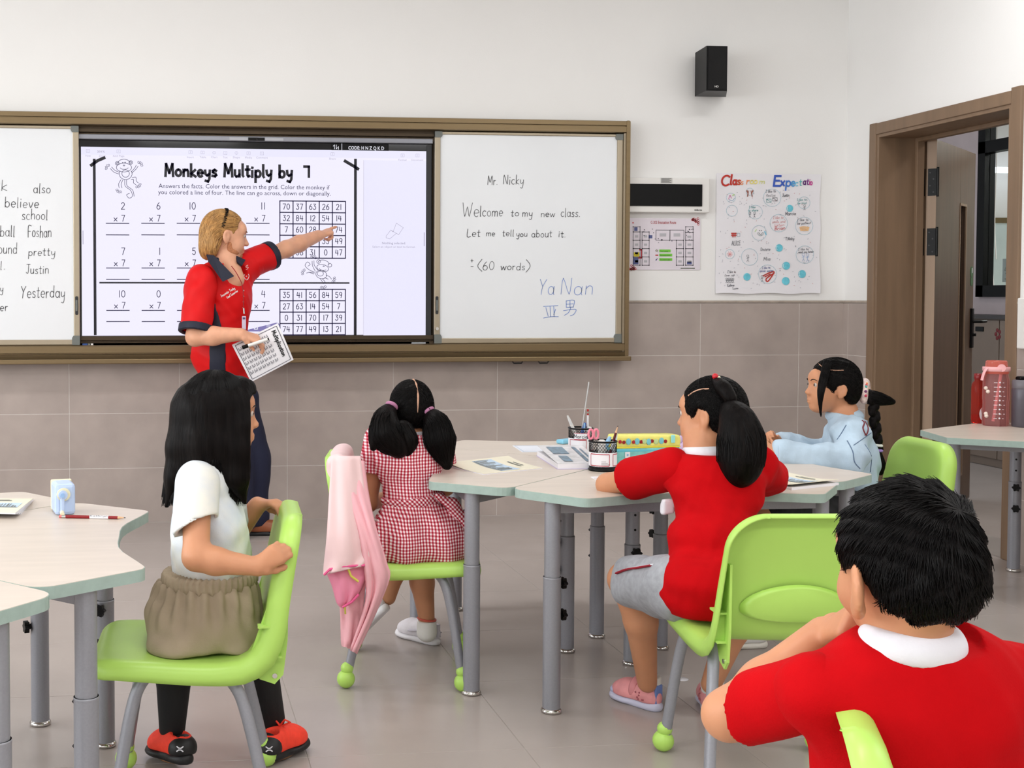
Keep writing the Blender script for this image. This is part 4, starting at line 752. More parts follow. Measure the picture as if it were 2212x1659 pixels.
# ------------------------------------------------------------------ chairs
def make_chair():
    t = link('school_chair', None)
    prof = bez([(.212, .392), (.16, .402), (.07, .398), (-.03, .391), (-.11, .391), (-.165, .408), (-.195, .462), (-.212, .55), (-.232, .65), (-.250, .728)], 6)
    SL = [0.0]
    for i in range(1, len(prof)): SL.append(SL[-1]+np.linalg.norm(prof[i]-prof[i-1]))
    SL = np.array(SL); TOT = SL[-1]; PX_ = np.array(prof)
    def pt(sv): return np.array([np.interp(sv, SL, PX_[:, 0]), np.interp(sv, SL, PX_[:, 1])])
    def nr_(sv): t_ = pt(min(sv+.004, TOT))-pt(max(sv-.004, 0)); t_ /= np.linalg.norm(t_); return np.array([-t_[1], t_[0]])
    def w0(sv): return np.interp(sv, [0, .1, .35, .45, TOT], [.195, .205, .205, .200, .178])
    RC0, RC1, FW = .055, .085, .028
    def hw_(sv):
        h_ = w0(sv)
        if sv > TOT-RC1: q_ = sv-(TOT-RC1); h_ = h_-RC1+math.sqrt(max(0, RC1**2-q_*q_))
        if sv < RC0: q_ = RC0-sv; h_ = h_-RC0+math.sqrt(max(0, RC0**2-q_*q_))
        return h_
    svs = [RC0*(1-math.cos(q)) for q in np.linspace(0, PI/2, 10)]+list(np.linspace(RC0+.02, TOT-RC1-.02, 24))+[TOT-RC1*(1-math.sin(q)) for q in np.linspace(0, PI/2, 14)]
    tv = [-1, -.992, -.975, -.95, -.92, -.88, -.82, -.7, -.5, -.2, .2, .5, .7, .82, .88, .92, .95, .975, .992, 1]
    def P3(sv, t_, extra):
        h_ = hw_(sv); x = h_*t_; h0 = w0(sv); e = min(h_-abs(x), TOT-sv, sv)
        if sv > TOT-RC1 and abs(x) > h0-RC1: e = RC1-math.hypot(abs(x)-(h0-RC1), sv-(TOT-RC1))
        elif sv > TOT-RC1: e = min(TOT-sv, h0-abs(x))
        if sv < RC0 and abs(x) > h0-RC0: e = RC0-math.hypot(abs(x)-(h0-RC0), RC0-sv)
        e = max(0, e); q_ = max(0, 1-e/FW); d = FW*(1-math.sqrt(max(0, 1-q_*q_)))
        fl = np.interp(sv, [0, .05, .30, .40, TOT], [.022, .026, .030, .040, .030]); d += extra*(fl-.014); d += .008*(1-t_*t_)*min(1, e/.06)
        p_ = pt(sv)+nr_(sv)*d; return (x, p_[0], p_[1])
    rows = [[P3(svs[0], t_, 1) for t_ in tv]]+[[P3(sv, t_, 0) for t_ in tv] for sv in svs]+[[P3(svs[-1], t_, 1) for t_ in tv]]
    full = []
    for k, sv in enumerate([svs[0]]+svs+[svs[-1]]): full.append([P3(sv, -1, 1)]+rows[k]+[P3(sv, 1, 1)])
    V = [p for r in full for p in r]; mcs = len(full[0]); n = len(full)
    m = MB(); m.add(V, [(i*mcs+k, i*mcs+k+1, (i+1)*mcs+k+1, (i+1)*mcs+k) for i in range(n-1) for k in range(mcs-1)], True)
    sh = m.build('seat_shell', M['green'], t); md = sh.modifiers.new('thick', 'SOLIDIFY'); md.thickness = .0045; md.offset = 0
    m = MB(); P = [(math.cos(a)*.125, math.sin(a)) for a in np.linspace(0, 2*PI, 28, endpoint=False)]; V = []
    for sc_, dy in ((1.08, 0), (1.0, -.014), (.93, -.016)):
        for x, s in P: zz = .485+.045*s*sc_+.012*(1-(x/.125)**2); V.append((x*sc_, -.204-.2*(zz-.47)-.012+dy+.02*(x/.125)**2*.5, zz))
    m.add(V, [(r*28+i, r*28+(i+1) % 28, (r+1)*28+(i+1) % 28, (r+1)*28+i) for r in range(2) for i in range(28)]+[tuple(range(56, 84))], True); m.build('lumbar_pad', M['green'], t)
    for s in (-1, 1):
        x = s*.172
        b = MB(); b.prism([(-.165, .40), (-.19, .350), (-.225, .338), (-.245, .36), (-.255, .44), (-.258, .60), (-.235, .60)], x-.003, x+.003, lambda y, z, x_: (x_, y, z)); br = b.build('bracket', M['green'], t)
        rb = MB()
        for z in (.405, .475): rb.box((min(x, s*.198), -.240, z), (max(x, s*.198), -.185, z+.005))
        rb.box((min(x, s*.198), -.225, .41), (max(x, s*.198), -.221, .475)); rb.build('rib', M['green'], br)
        MB().tube([(x-.006, -.225, .358), (x+.006, -.225, .358)], .006, 10).build('bolt', M['chrome'], br)
        path = bez([(s*.205, .150, .035), (s*.182, .112, .26), (s*.169, .084, .345), (s*.160, .042, .371), (s*.158, -.01, .374)], 6); MB().tube(path, .0145, 12).build('leg', M['leg'], t)
        path = bez([(s*.205, -.215, .035), (s*.182, -.162, .26), (s*.170, -.132, .335), (s*.162, -.092, .366), (s*.158, -.04, .374), (s*.158, -.01, .374)], 6); MB().tube(path, .0145, 12).build('leg', M['leg'], t)
        for y in (.150, -.215):
            f = MB(); yy = y; f.ball((s*.2055, yy*.995, .062), .0205, 16); f.ball((s*.2085, yy*1.01, .029), .029, 18); f.build('foot_cap', M['green'], t)
    MB().tube([(-.158, .04, .374), (.158, .04, .374)], .011, 10).build('cross_bar', M['leg'], t)
    return t
ch0 = make_chair()
def chair(c, rz, label, first=False):
    o = ch0 if first else copy_tree(ch0); o.location = (c[0], c[1], 0); o.rotation_euler = (0, 0, rz)
    return tag(o, label, 'chair', 'green school chairs')
C1 = (.042, -3.845); C1R = math.radians(87)
C2 = (.832, -2.86); C2R = math.radians(-102.4)
C3 = (1.546, -3.832); C3R = math.radians(-6.1)
C4 = (2.47, -2.66); C4R = math.radians(88)
C5 = (1.115, -5.53); C5R = math.radians(-114)
chair(C1, C1R, 'green chair whose back is gripped by the long haired girl', True)
chair(C2, C2R, 'green chair with a pink jacket hung over its back')
chair(C3, C3R, 'green chair seen from behind under the girl in red')
chair(C4, C4R, 'green chair behind the girl in the denim jacket')
chair(C5, C5R, 'green chair of the boy in the foreground, mostly cut off')
# ------------------------------------------------------------------ things on the tables
def frame3(o, ang, tilt=0.0): return Matrix.Translation(o) @ Matrix.Rotation(ang, 4, 'Z') @ Matrix.Rotation(tilt, 4, 'X')
cream = simple('cream_cover', (232, 226, 204), .55); page = simple('page_white', (236, 235, 240), .6); coverblue = simple('cover_sky', (190, 212, 232), .55); coverink = simple('cover_ink', (120, 124, 120), .6); lilac = simple('lilac_cover', (196, 186, 214), .5)
def quad_on(pts, z): return [np.array([*onz(u, v, z)[:2], z]) for u, v in pts]
def booklet(label, pts, z, thick=.003, curl=0.0, grp='open workbooks', cover=cream, curlside=0):
    # pts: four photo corners on the table; cover sheet with printed town picture, pages below
    A, B, Cc, D = quad_on(pts, z); t = thing('workbook', label, 'book', tuple(A), 0, grp); A0 = A.copy(); n = 10
    def P(s, q, h): 
        p = (A*(1-s)+B*s)*(1-q)+(D*(1-s)+Cc*s)*q-A0; k = {0: s, 1: 1-q, 2: 1-s}[curlside]; return (p[0], p[1], h+curl*max(0, (k-.35)/.65)**2)
    for nm, h0, h1, mt, cs_ in (('pages', .0, thick*.75, page, .35), ('cover', thick*.75, thick, cover, 1.0)):
        V = []; m = MB(); cc = curl*cs_
        for h in (h0, h1):
            for j in range(n+1):
                for i in range(n+1):
                    s, q = i/n, j/n; p = P(s, q, 0); k = {0: s, 1: 1-q, 2: 1-s}[curlside]; V.append((p[0], p[1], h+(cc*max(0, (k-.35)/.65)**2 if nm == 'cover' or h == h1 else 0)))
        N1 = (n+1)**2; f = [(N1+j*(n+1)+i, N1+j*(n+1)+i+1, N1+(j+1)*(n+1)+i+1, N1+(j+1)*(n+1)+i) for j in range(n) for i in range(n)]
        f += [(j*(n+1)+i, (j+1)*(n+1)+i, (j+1)*(n+1)+i+1, j*(n+1)+i+1) for j in range(n) for i in range(n)]
        for i in range(n):
            f += [(i, i+1, N1+i+1, N1+i), (n*(n+1)+i+1, n*(n+1)+i, N1+n*(n+1)+i, N1+n*(n+1)+i+1), ((i+1)*(n+1), i*(n+1), N1+i*(n+1), N1+(i+1)*(n+1)), (i*(n+1)+n, (i+1)*(n+1)+n, N1+(i+1)*(n+1)+n, N1+i*(n+1)+n)]
        m.add(V, f, False); m.build(nm, mt, t)
    def pr(s0, s1, q0, q1, mb, e=.0007, k=4):
        for a in range(k):
            for b in range(k):
                ss = [s0+(s1-s0)*(a+i)/k for i in (0, 1)]; qq = [q0+(q1-q0)*(b+i)/k for i in (0, 1)]
                mb.add([(*P(s, q, thick+e)[:2], P(s, q, thick+e)[2]) for s, q in ((ss[0], qq[0]), (ss[1], qq[0]), (ss[1], qq[1]), (ss[0], qq[1]))], [(0, 1, 2, 3)])
    sk = MB(); pr(.08, .92, .34, .66, sk); sk.build('sky_print', coverblue, t)
    hs = MB()
    for k in range(16): s = .1+.05*k; pr(s, s+random.uniform(.015, .04), .40-random.uniform(0, .02), .40+random.uniform(.05, .24), hs, .0012, 1)
    pr(.1, .9, .35, .38, hs, .0012, 3); pr(.3, .7, .80, .83, hs, .0012, 2); pr(.35, .65, .87, .89, hs, .0012, 2); hs.build('town_print', coverink, t)['kind'] = 'stuff'; return t
booklet('cream textbook with a town picture overhanging the table edge by the gingham girl', [(968, 1009), (1045, 1026), (1172, 1013), (1098, 994)], ZT, .004, .012, curlside=2)
booklet('cream workbook with a curled cover beside the red sleeve', [(1640, 1036), (1710, 1059), (1812, 1048), (1700, 1022)], ZT, .004, .014, curlside=0)
for k in range(4):
    booklet(['lowest cream workbook of the stack at the far left', 'second workbook from the bottom of the far left stack', 'third workbook from the bottom of the far left stack', 'topmost cream workbook with a town picture on the far left stack'][k], [(-90+k*2, 1108), (45-k*4, 1111), (74-k*1, 1080), (-60, 1080)], ZT+.0045*k, .0042, 0, 'stacked workbooks at the far left')
def slab(label, nm, pts, z, th, mt, cat, parts=()):
    A = quad_on(pts, z); t = thing(nm, label, cat, tuple(A[0])); P = [(p[0]-A[0][0], p[1]-A[0][1]) for p in A]
    if sum(a[0]*b[1]-b[0]*a[1] for a, b in zip(P, P[1:]+P[:1])) < 0: P = P[::-1]
    return t, P
t, P = slab('thick lilac edged textbook with a shiny picture cover in the table middle', 'textbook', [(1160, 985), (1205, 1014), (1300, 1013), (1258, 985)], ZT, .02, page, 'book')
MB().prism(P, .002, .018).build('pages', page, t); MB().prism(off_poly(P, .003), 0, .002).build('back_cover', lilac, t)
fc = MB(); V = [(x, y, .0182+.02*max(0, (i in (0, 3)))) for i, (x, y) in enumerate(P)]; fc.add(V+[(x, y, z+.001) for x, y, z in V], [(0, 3, 2, 1), (4, 5, 6, 7)]+[(i, (i+1) % 4, 4+(i+1) % 4, 4+i) for i in range(4)]); fo = fc.build('front_cover', simple('glossy_cover', (214, 212, 214), .2, var=.15, vscale=30), t)
pr_ = MB()
def onq(s, q): a = np.array(V[0])*(1-s)*(1-q)+np.array(V[1])*s*(1-q)+np.array(V[2])*s*q+np.array(V[3])*(1-s)*q; return (a[0], a[1], a[2]+.0022)
for s0, s1, q0, q1 in ((.1, .5, .15, .5), (.6, .9, .2, .4), (.1, .9, .7, .78), (.2, .8, .84, .88)): pr_.add([onq(s0, q0), onq(s1, q0), onq(s1, q1), onq(s0, q1)], [(0, 1, 2, 3)])
pr_.build('cover_print', simple('cover_teal_ink', (92, 120, 140), .3, var=.5, vscale=60), fo)
t, P = slab('blank white worksheet lying on the far table', 'worksheet', [(1107, 963), (1128, 977), (1240, 976), (1238, 962)], ZT, .001, page, 'paper'); MB().prism(P, 0, .0012).build('sheet', simple('worksheet_white', (224, 228, 238), .5), t)
m = MB(); Pm = [np.array(p) for p in P]; Pa = [(p+(sum(Pm)/4-p)*.07) for p in Pm]; ribbon(m, [tuple(p) for p in Pa+[Pa[0]]], .003, lambda x, y: (x, y, .0018)); m.build('border_print', simple('pale_border', (190, 206, 222), .5), t)
t, P = slab('small white name card with a red line near the girl in red', 'name_card', [(1276, 1031), (1286, 1036), (1320, 1034), (1308, 1030)], ZT, .001, page, 'card'); MB().prism(P, 0, .002).build('card', page, t); m = MB(); ribbon(m, [tuple((np.array(P[1])*.7+np.array(P[0])*.3)), tuple((np.array(P[2])*.7+np.array(P[3])*.3))], .003, lambda x, y: (x, y, .0026)); m.build('red_line', M['red'], t)
# pencil cups
wiremesh = simple('black_wire_mesh', (22, 22, 24), .4)
def cup(label, pos, r, h, ang, name=None):
    t = thing('pencil_cup', label, 'pencil cup', pos, 0, 'wire mesh pencil cups')
    m = MB(); n = 28; rows = 13
    for i in range(n):
        for dirn in (-1, 1):
            P = [(r*math.cos(2*PI*(i+dirn*k*.5)/n), r*math.sin(2*PI*(i+dirn*k*.5)/n), .012+(h-.018)*k/rows) for k in range(rows+1)]; m.tube(P, .0009, 3, False)
    m.build('mesh_wall', wiremesh, t)
    for z, rr, nm in ((h, .0035, 'rim'), (.004, .004, 'foot_ring')): MB().tube([(r*math.cos(a), r*math.sin(a), z) for a in np.linspace(0, 2*PI, 29)], rr, 6, False).build(nm, M['black'], t)
    MB().lathe([(r, 0), (r+.001, .014), (r-.0005, .014), (r-.001, .002), (.001, .002)], (0, 0, 0), 28).build('base_band', M['black'], t)
    lb = MB().lathe([(r+.0016, .017), (r+.0016, .063)], (0, 0, 0), 36).build('paper_band', page, t)
    m = MB(); zc, hh = .039, .019; th = .72
    def fc(a, z): return ((r+.0024)*math.cos(ang+a), (r+.0024)*math.sin(ang+a), z)
    for off in (-.25, 1.5, 3.3):
        for z in (zc-hh, zc+hh): 
            P = [off-th+2*th*k/10 for k in range(11)]; m.add([fc(a, z+d) for a in P for d in (-.0013, .0013)], [(2*k, 2*k+2, 2*k+3, 2*k+1) for k in range(10)])
        for a in (off-th, off+th): m.add([fc(a-.02, zc-hh), fc(a+.02, zc-hh), fc(a+.02, zc+hh), fc(a-.02, zc+hh)], [(0, 1, 2, 3)])
    m.build('red_border', simple('label_red', (176, 36, 58), .5), lb)
    m = MB()
    for k, w in enumerate((.25, .35, .48)): z = zc-.0045-k*.005; m.add([fc(a, z+d) for a in np.linspace(-.1, -.1+w*1.3, 7) for d in (-.0007, .0007)], [(2*i, 2*i+2, 2*i+3, 2*i+1) for i in range(6)])
    m.build('fine_print', simple('label_grey', (150, 148, 150), .6), lb)
    if name:
        nt_ = MB(); th2 = .52; nt_.add([((r+.0028)*math.cos(ang+a), (r+.0028)*math.sin(ang+a), z) for a in np.linspace(-th2, th2, 9) for z in (.060, .084)], [(2*i, 2*i+2, 2*i+3, 2*i+1) for i in range(8)]); nb = nt_.build('name_tag', page, t)
        m = MB(); s = .0013; w = text_width(name, 1)
        for st in text_strokes(name, -w/2*s, .065, s, s, 1.0, .3): ribbon(m, st, .0013, lambda x, z: ((r+.0036)*math.cos(ang+x/r), (r+.0036)*math.sin(ang+x/r), z))
        m.build('name_print', M['black'], nb); m = MB()
        for z in (.061, .083): m.add([((r+.0034)*math.cos(ang+a), (r+.0034)*math.sin(ang+a), z+d) for a in np.linspace(-th2, th2, 9) for d in (-.0009, .0009)], [(2*i, 2*i+2, 2*i+3, 2*i+1) for i in range(8)])
        m.build('tag_border', M['label_red'], nb)
    return t
cp1 = onz(1254, 982, ZT); cp2 = onz(1302, 1016, ZT)
cupdir = lambda p: math.atan2(CAM[1]-p[1], CAM[0]-p[0])
cup('farther black mesh pencil cup with a handwritten name tag', tuple(cp1), .043, .098, cupdir(cp1), 'Marcia'); cup('nearer black mesh pencil cup with a red framed white label', tuple(cp2), .0445, .098, cupdir(cp2))
def stick_pen(nm, label, cat, cpos, u, v, u2, v2, r, mt, grp='pens in the pencil cups'):
    # top and rim pixels, both taken at the cup's own distance
    top = ony(u, v, cpos[1]); rim = ony(u2, v2, cpos[1]); d = top-rim; d /= np.linalg.norm(d); L = (rim[2]-(ZT+.012))/d[2]; bot = rim-d*L
    sx = np.clip(bot[0]-cpos[0], -.03, .03)+cpos[0]; bot[0] = sx; bot[1] = cpos[1]+.006
    t = thing(nm, label, cat, tuple(bot), 0, grp); return t, np.zeros(3), top-bot, r, mt
whiteb = M['whiteplastic']; bluep = simple('blue_plastic', (62, 100, 180), .35); pinkp = simple('pink_plastic', (238, 140, 160), .35); palb = simple('pale_blue_plastic', (150, 195, 228), .35); skinwood = simple('pencil_wood2', (224, 180, 140), .6); dkred = simple('maroon_lacquer', (92, 16, 24), .3)
t, a, b, r, _ = stick_pen('marker_pen', 'white capped marker leaning left in the farther cup', 'pen', cp1, 1226, 898, 1238, 925, .006, whiteb); MB().tube([a, b*.75], .0062, 12).build('barrel', whiteb, t); MB().tube([b*.75, b*.9, b], [.0058, .0048, .003], 12).build('cap', simple('pearl_cap', (214, 214, 214), .3), t)
t, a, b, r, _ = stick_pen('pencil', 'red striped pencil with an eraser standing in the farther cup', 'pencil', cp1, 1270, 884, 1270, 926, .0036, M['red']); MB().tube([a, b*.90], .0036, 6).build('shaft', M['red'], t); MB().tube([b*.5, b*.86], .0038, 6).build('name_sticker', page, t); MB().tube([b*.90, b*.95], .0038, 10).build('ferrule', M['chrome'], t); MB().tube([b*.95, b], .0036, 10).build('eraser', M['red'], t)
t, a, b, r, _ = stick_pen('ruler', 'clear plastic ruler rising high from the farther cup', 'ruler', cp1, 1272, 825, 1258, 925, .006, M['glass']); MB().tube([a, b], .009, 4, flat=.12).build('blade', simple('clear_acrylic', (225, 228, 228), .1, alpha=.35), t)
t, a, b, r, _ = stick_pen('marker_pen', 'blue pen with a chunky clip in the farther cup', 'pen', cp1, 1264, 913, 1260, 928, .006, bluep); MB().tube([a, b*.9, b], [.0055, .0065, .004], 10).build('barrel', bluep, t); MB().bbox((b[0]*.8-.002, b[1]-.009, b[2]*.7), (b[0]*.8+.003, b[1]-.005, b[2]*.98), .001).build('clip', palb, t)
t, a, b, r, _ = stick_pen('eraser', 'white rubber peeking over the farther cup rim', 'eraser', cp1, 1275, 922, 1273, 930, .006, whiteb); MB().tube([a+b*.6, b*.95, b], [.010, .010, .006], 10).build('rubber', whiteb, t); MB().tube([a, b*.6], .009, 10).build('sleeve', palb, t)
t, a, b, r, _ = stick_pen('scissors', 'pink handled scissors standing in the nearer cup', 'scissors', cp2, 1282, 934, 1288, 956, .006, pinkp)
for s in (-1, 1):
    q = b+np.array([s*.009, 0, -.006]); MB().tube([q+np.array([.008*math.cos(x), 0, .016*math.sin(x)]) for x in np.linspace(0, 2*PI, 15)], .0042, 8, False).build('handle', pinkp, t)
    MB().tube([a+np.array([s*.002, 0, 0]), b*.8+np.array([s*.004, 0, 0])], .005, 6, flat=.3).build('blade', M['chrome'], t)
t, a, b, r, _ = stick_pen('pencil', 'dark red pencil with a sharp wooden point leaning right in the nearer cup', 'pencil', cp2, 1335, 919, 1325, 955, .0042, dkred); MB().tube([a, b*.82], .0042, 6).build('shaft', dkred, t); MB().tube([b*.42, b*.62], .0045, 6).build('name_sticker', page, t); MB().tube([b*.82, b*.96], [.0042, .0012], 8).build('point', skinwood, t); MB().tube([b*.96, b], [.0012, .0004], 6).build('lead', M['black'], t)
t, a, b, r, _ = stick_pen('highlighter', 'pale blue pen leaning in the nearer cup', 'pen', cp2, 1318, 943, 1312, 958, .006, palb); MB().tube([a, b*.85, b], [.007, .008, .005], 10).build('barrel', palb, t); MB().tube([b*.55, b*.6], .0085, 10).build('ring', whiteb, t)
t, a, b, r, _ = stick_pen('eraser', 'round white rubber lying in the nearer cup mouth', 'eraser', cp2, 1300, 950, 1300, 958, .006, whiteb); MB().tube([b*.4, b*.92, b], [.013, .014, .008], 10).build('rubber', whiteb, t); MB().tube([a, b*.4], .012, 10).build('sleeve', palb, t)
t, a, b, r, _ = stick_pen('set_square', 'white triangular ruler behind the dark red pencil', 'ruler', cp2, 1334, 936, 1330, 956, .006, whiteb); MB().tube([a, b*.8, b], [.012, .009, .001], 4, flat=.12).build('plate', simple('frosted_acrylic', (222, 232, 240), .3), t)
# pencil case
pc0 = onz(1331, 1008, ZT); pc1 = onz(1470, 1004, ZT); pL = np.linalg.norm(pc1[:2]-pc0[:2]); pan_ = math.atan2(pc1[1]-pc0[1], pc1[0]-pc0[0])
pcs = thing('pencil_case', 'yellow and turquoise zipped pencil case with a cartoon fruit band', 'pencil case', tuple(pc0), pan_)
def soft(x0, x1, z0, z1, d, seg=14, bul=.006):
    m = MB(); V = []; P = roundpoly([(x0, 0, .016), (x1, 0, .016), (x1, d, .016), (x0, d, .016)], 5)
    zs = np.linspace(z0, z1, 6); n = len(P); cx = (x0+x1)/2
    for i, z in enumerate(zs):
        k = 1+.03*math.sin(PI*i/5)
        for x, y in P: V.append((cx+(x-cx)*k, d/2+(y-d/2)*k*1.02+.0015*math.sin(x*70+z*90), z+.0025*math.sin(x*45)*(i == 5)))
    m.add(V, [(r*n+i, r*n+(i+1) % n, (r+1)*n+(i+1) % n, (r+1)*n+i) for r in range(5) for i in range(n)]+[tuple(range(n-1, -1, -1)), tuple(range(5*n, 6*n))], True); return m
tealm = simple('turquoise_print', (128, 200, 196), .45, var=.25, vscale=25); yelm = simple('yellow_print', (232, 226, 120), .45, var=.1, vscale=25)
soft(0, pL, 0, .062, .075).build('body', tealm, pcs); soft(0, pL, .064, .104, .073).build('lid', yelm, pcs)
soft(-.001, pL+.001, .061, .067, .077).build('zip_tape', simple('zip_yellow', (226, 214, 60), .5), pcs); soft(-.001, pL+.001, .048, .058, .077).build('trim_band', simple('aqua_band', (96, 190, 206), .5), pcs)
zp = MB(); zp.box((.03, -.006, .030), (.048, -.0035, .050)); zp.build('tag', page, pcs); m = MB(); m.ball((.039, -.0065, .04), .004, 10, (1, .2, 1)); m.build('tag_print', palb, pcs)
for k, (x, c) in enumerate(((.012, 'r'), (.026, 'R'), (.043, 'b'), (.062, 'r'), (.075, 'b'), (.09, 'R'), (.102, 'w'), (.118, 'b'), (.13, 'R'), (.145, 'w'), (.165, 'b'), (.18, 'R'))):
    m = MB(); rr = .0065 if c in 'rR' else .0095; m.ball((x, -.0035, .085-(k % 2)*.002), rr, 10, (1, .12, 1 if c != 'b' else 1.2)); m.build('fruit_print', {'r': M['red'], 'R': simple('deep_red', (150, 20, 26), .4), 'b': simple('mascot_blue', (120, 196, 206), .4), 'w': simple('pale_leaf', (190, 214, 150), .4)}[c], pcs)
zl = MB(); zl.bbox((pL*.83, -.012, .078), (pL*.83+.014, -.006, .105), .002); zl.build('zip_pull', simple('aqua_pull', (150, 222, 220), .4), pcs)
m = MB(); q = onz(1480, 978, ZT); m.ball((0, 0, .022), .024, 12, (1.1, .6, .9)); m.ball((.02, .01, .04), .016, 10, (1, .6, 1.2)); m.ball((-.018, 0, .05), .012, 10, (.7, .5, 1.3))
tag(m.build('hair_scrunchie', simple('lilac_cloth', (206, 180, 216), .7, bump=.2)), 'crumpled lilac scrunchie on the table behind the pencil case', 'scrunchie').location = (q[0], q[1], ZT)
q = onz(1222, 958, ZT); m = MB(); m.bbox((-.035, -.02, 0), (.03, .02, .018), .006, Matrix.Rotation(.5, 4, 'Z')); tg_ = tag(m.build('glue_stick_case', simple('sky_blue', (130, 196, 222), .4)), 'small sky blue box half hidden behind the farther pencil cup', 'box'); tg_.location = (q[0], q[1], ZT)
# sharpener and pencil on the left table
sp = onz(139, 1109, ZT); shp = thing('pencil_sharpener', 'pale blue hand cranked pencil sharpener on the left table', 'sharpener', tuple(sp), math.radians(12))
bl = simple('pastel_blue_plastic', (188, 208, 240), .35); crm = simple('cream_plastic', (236, 230, 196), .4)
MB().bbox((-.028, -.03, 0), (.026, .055, .083), .009).build('body', bl, shp); m = MB(); m.bbox((-.029, .05, .001), (.027, .058, .085), .004); m.build('back_plate', crm, shp)
def ycyl(c, r, y0, y1, n=24): return MB().tube([(c[0], y0, c[1]), (c[0], y1, c[1])], r, n)
ycyl((-.006, .056), .0175, -.036, -.028).build('collar', crm, shp); ycyl((-.009, .056), .012, -.046, -.034).build('crank_hub', bl, shp); ycyl((-.011, .056), .006, -.052, -.044, 12).build('crank_cap', simple('mid_blue', (150, 186, 230), .35), shp)
MB().bbox((-.016, -.047, .010), (-.005, -.040, .056), .003).build('crank_arm', bl, shp); m = MB(); m.tube([(-.014, -.068, .009), (-.012, -.044, .011)], .0058, 14); m.build('crank_knob', crm, shp)
a = onz(128, 1119, ZT); b = onz(272, 1122, ZT); L = np.linalg.norm(b-a); pl0 = thing('pencil', 'red pencil with a handwritten name sticker lying on the left table', 'pencil', (a[0], a[1], ZT+.0042), math.atan2(b[1]-a[1], b[0]-a[0]))
def seg(x0, x1, r0, r1, mt, nm): MB().tube([(L*x0, 0, 0), (L*x1, 0, 0)], [r0, r1], 8).build(nm, mt, pl0)
seg(0, .04, .0036, .0038, simple('pink_rubber', (226, 120, 120), .6), 'eraser'); seg(.04, .10, .0039, .0039, M['chrome'], 'ferrule'); seg(.10, .88, .0042, .0042, simple('crimson_lacquer', (140, 24, 30), .3), 'shaft'); seg(.46, .74, .0045, .0045, page, 'name_sticker'); seg(.88, .97, .0042, .0012, skinwood, 'point'); seg(.97, 1.0, .0012, .0004, M['black'], 'lead')
m = MB()
for st in text_strokes('Kathryn', L*.47, -.002, L*.26/text_width('Kathryn', 1), .0008, 1): ribbon(m, st, .0009, lambda x, y: (x, y*.8-.0035, .0034+y*.3))
m.build('name_print', M['black'], pl0)
# bottles on the side table
redcl = pmat('clear_red_plastic', (236, 90, 76), .06, var=0, trans=.85, ior=1.15); pinkcl = pmat('clear_pink_plastic', (246, 178, 178), .06, var=0, trans=.85, ior=1.12)
q = onz(2112, 914, ZT); t = thing('water_bottle', 'slim translucent red water bottle with a white shell print', 'bottle', tuple(q))
MB().lathe([(.001, 0), (.026, 0), (.029, .008), (.029, .165), (.026, .182), (.016, .196), (.016, .205)], n=24).build('body', redcl, t); MB().lathe([(.018, .203), (.019, .206), (.019, .228), (.001, .229)], n=24).build('cap', simple('dark_red_cap', (130, 22, 24), .3), t)
MB().lathe([(.001, .003), (.026, .003), (.0265, .04), (.001, .04)], n=20).build('drink', redcl, t); m = MB(); dd = cupdir(q)+.7; P = [(math.cos(a)*.5, .045+.03*math.sin(a)) for a in np.linspace(0, 2*PI, 20, endpoint=False)]; m.add([(.0297*math.cos(dd-.0+a), .0297*math.sin(dd+a), z) for a, z in P], [tuple(range(20))]); m.build('shell_print', M['paper'], t)
q = onz(2150, 919, ZT); t = thing('water_jug', 'large translucent pink water jug with time marks and a strap lid', 'bottle', tuple(q))
MB().lathe([(.001, 0), (.05, 0), (.055, .01), (.053, .11), (.055, .118), (.054, .205), (.05, .222), (.047, .236)], n=32).build('body', pinkcl, t); MB().lathe([(.05, .234), (.052, .238), (.052, .262), (.046, .266), (.044, .288), (.04, .294), (.001, .295)], n=32).build('lid', simple('clear_coral', (232, 120, 104), .15, trans=.5), t)
sl = MB(); sl.lathe([(.0525, .245), (.056, .247), (.056, .264), (.0525, .266)], n=32); sl.build('strap_ring', simple('baby_pink', (240, 178, 180), .4), t); MB().tube(bez([(-.05, -.01, .262), (-.068, -.012, .24), (-.078, -.012, .205)], 5), .009, 8, flat=.35).build('strap', M['baby_pink'], t)
d_ = np.array([math.cos(cupdir(q)), math.sin(cupdir(q))]); m = MB(); m.tube([(d_[0]*.045+.025, d_[1]*.045, .262), (d_[0]*.066+.025, d_[1]*.066, .262)], .017, 18); m.build('lid_button', M['baby_pink'], t)
mk_ = MB()
for k in range(9):
    z = .035+k*.02; A = [cupdir(q)-.15+(.75+.1*(k % 2))*i/6 for i in range(7)]; mk_.add([(.0565*math.cos(a), .0565*math.sin(a), z+dz) for a in A for dz in (0, .0022)], [(2*i, 2*i+2, 2*i+3, 2*i+1) for i in (0, 1, 3, 5)]); mk_.ball((.0562*math.cos(cupdir(q)+.28), .0562*math.sin(cupdir(q)+.28), z+.002), .004, 8)
mk_.build('time_marks', M['paper'], t); m = MB()
for zz, aa in ((.055, -.75), (.045, -.7), (.17, -.8), (.155, -.6)): m.ball((.055*math.cos(cupdir(q)+aa), .055*math.sin(cupdir(q)+aa), zz), .009, 10)
m.build('flower_print', simple('flower_cream', (240, 222, 210), .5), t)
MB().tube([(.02, .0, .235), (-.01, 0, .02)], .006, 10).build('straw', M['baby_pink'], t)
q = onz(2209, 922, ZT); t = thing('tumbler', 'grey insulated tumbler with a flip lid at the right edge', 'bottle', tuple(q)); gm = simple('grey_tumbler', (92, 88, 96), .35, metal=.2)
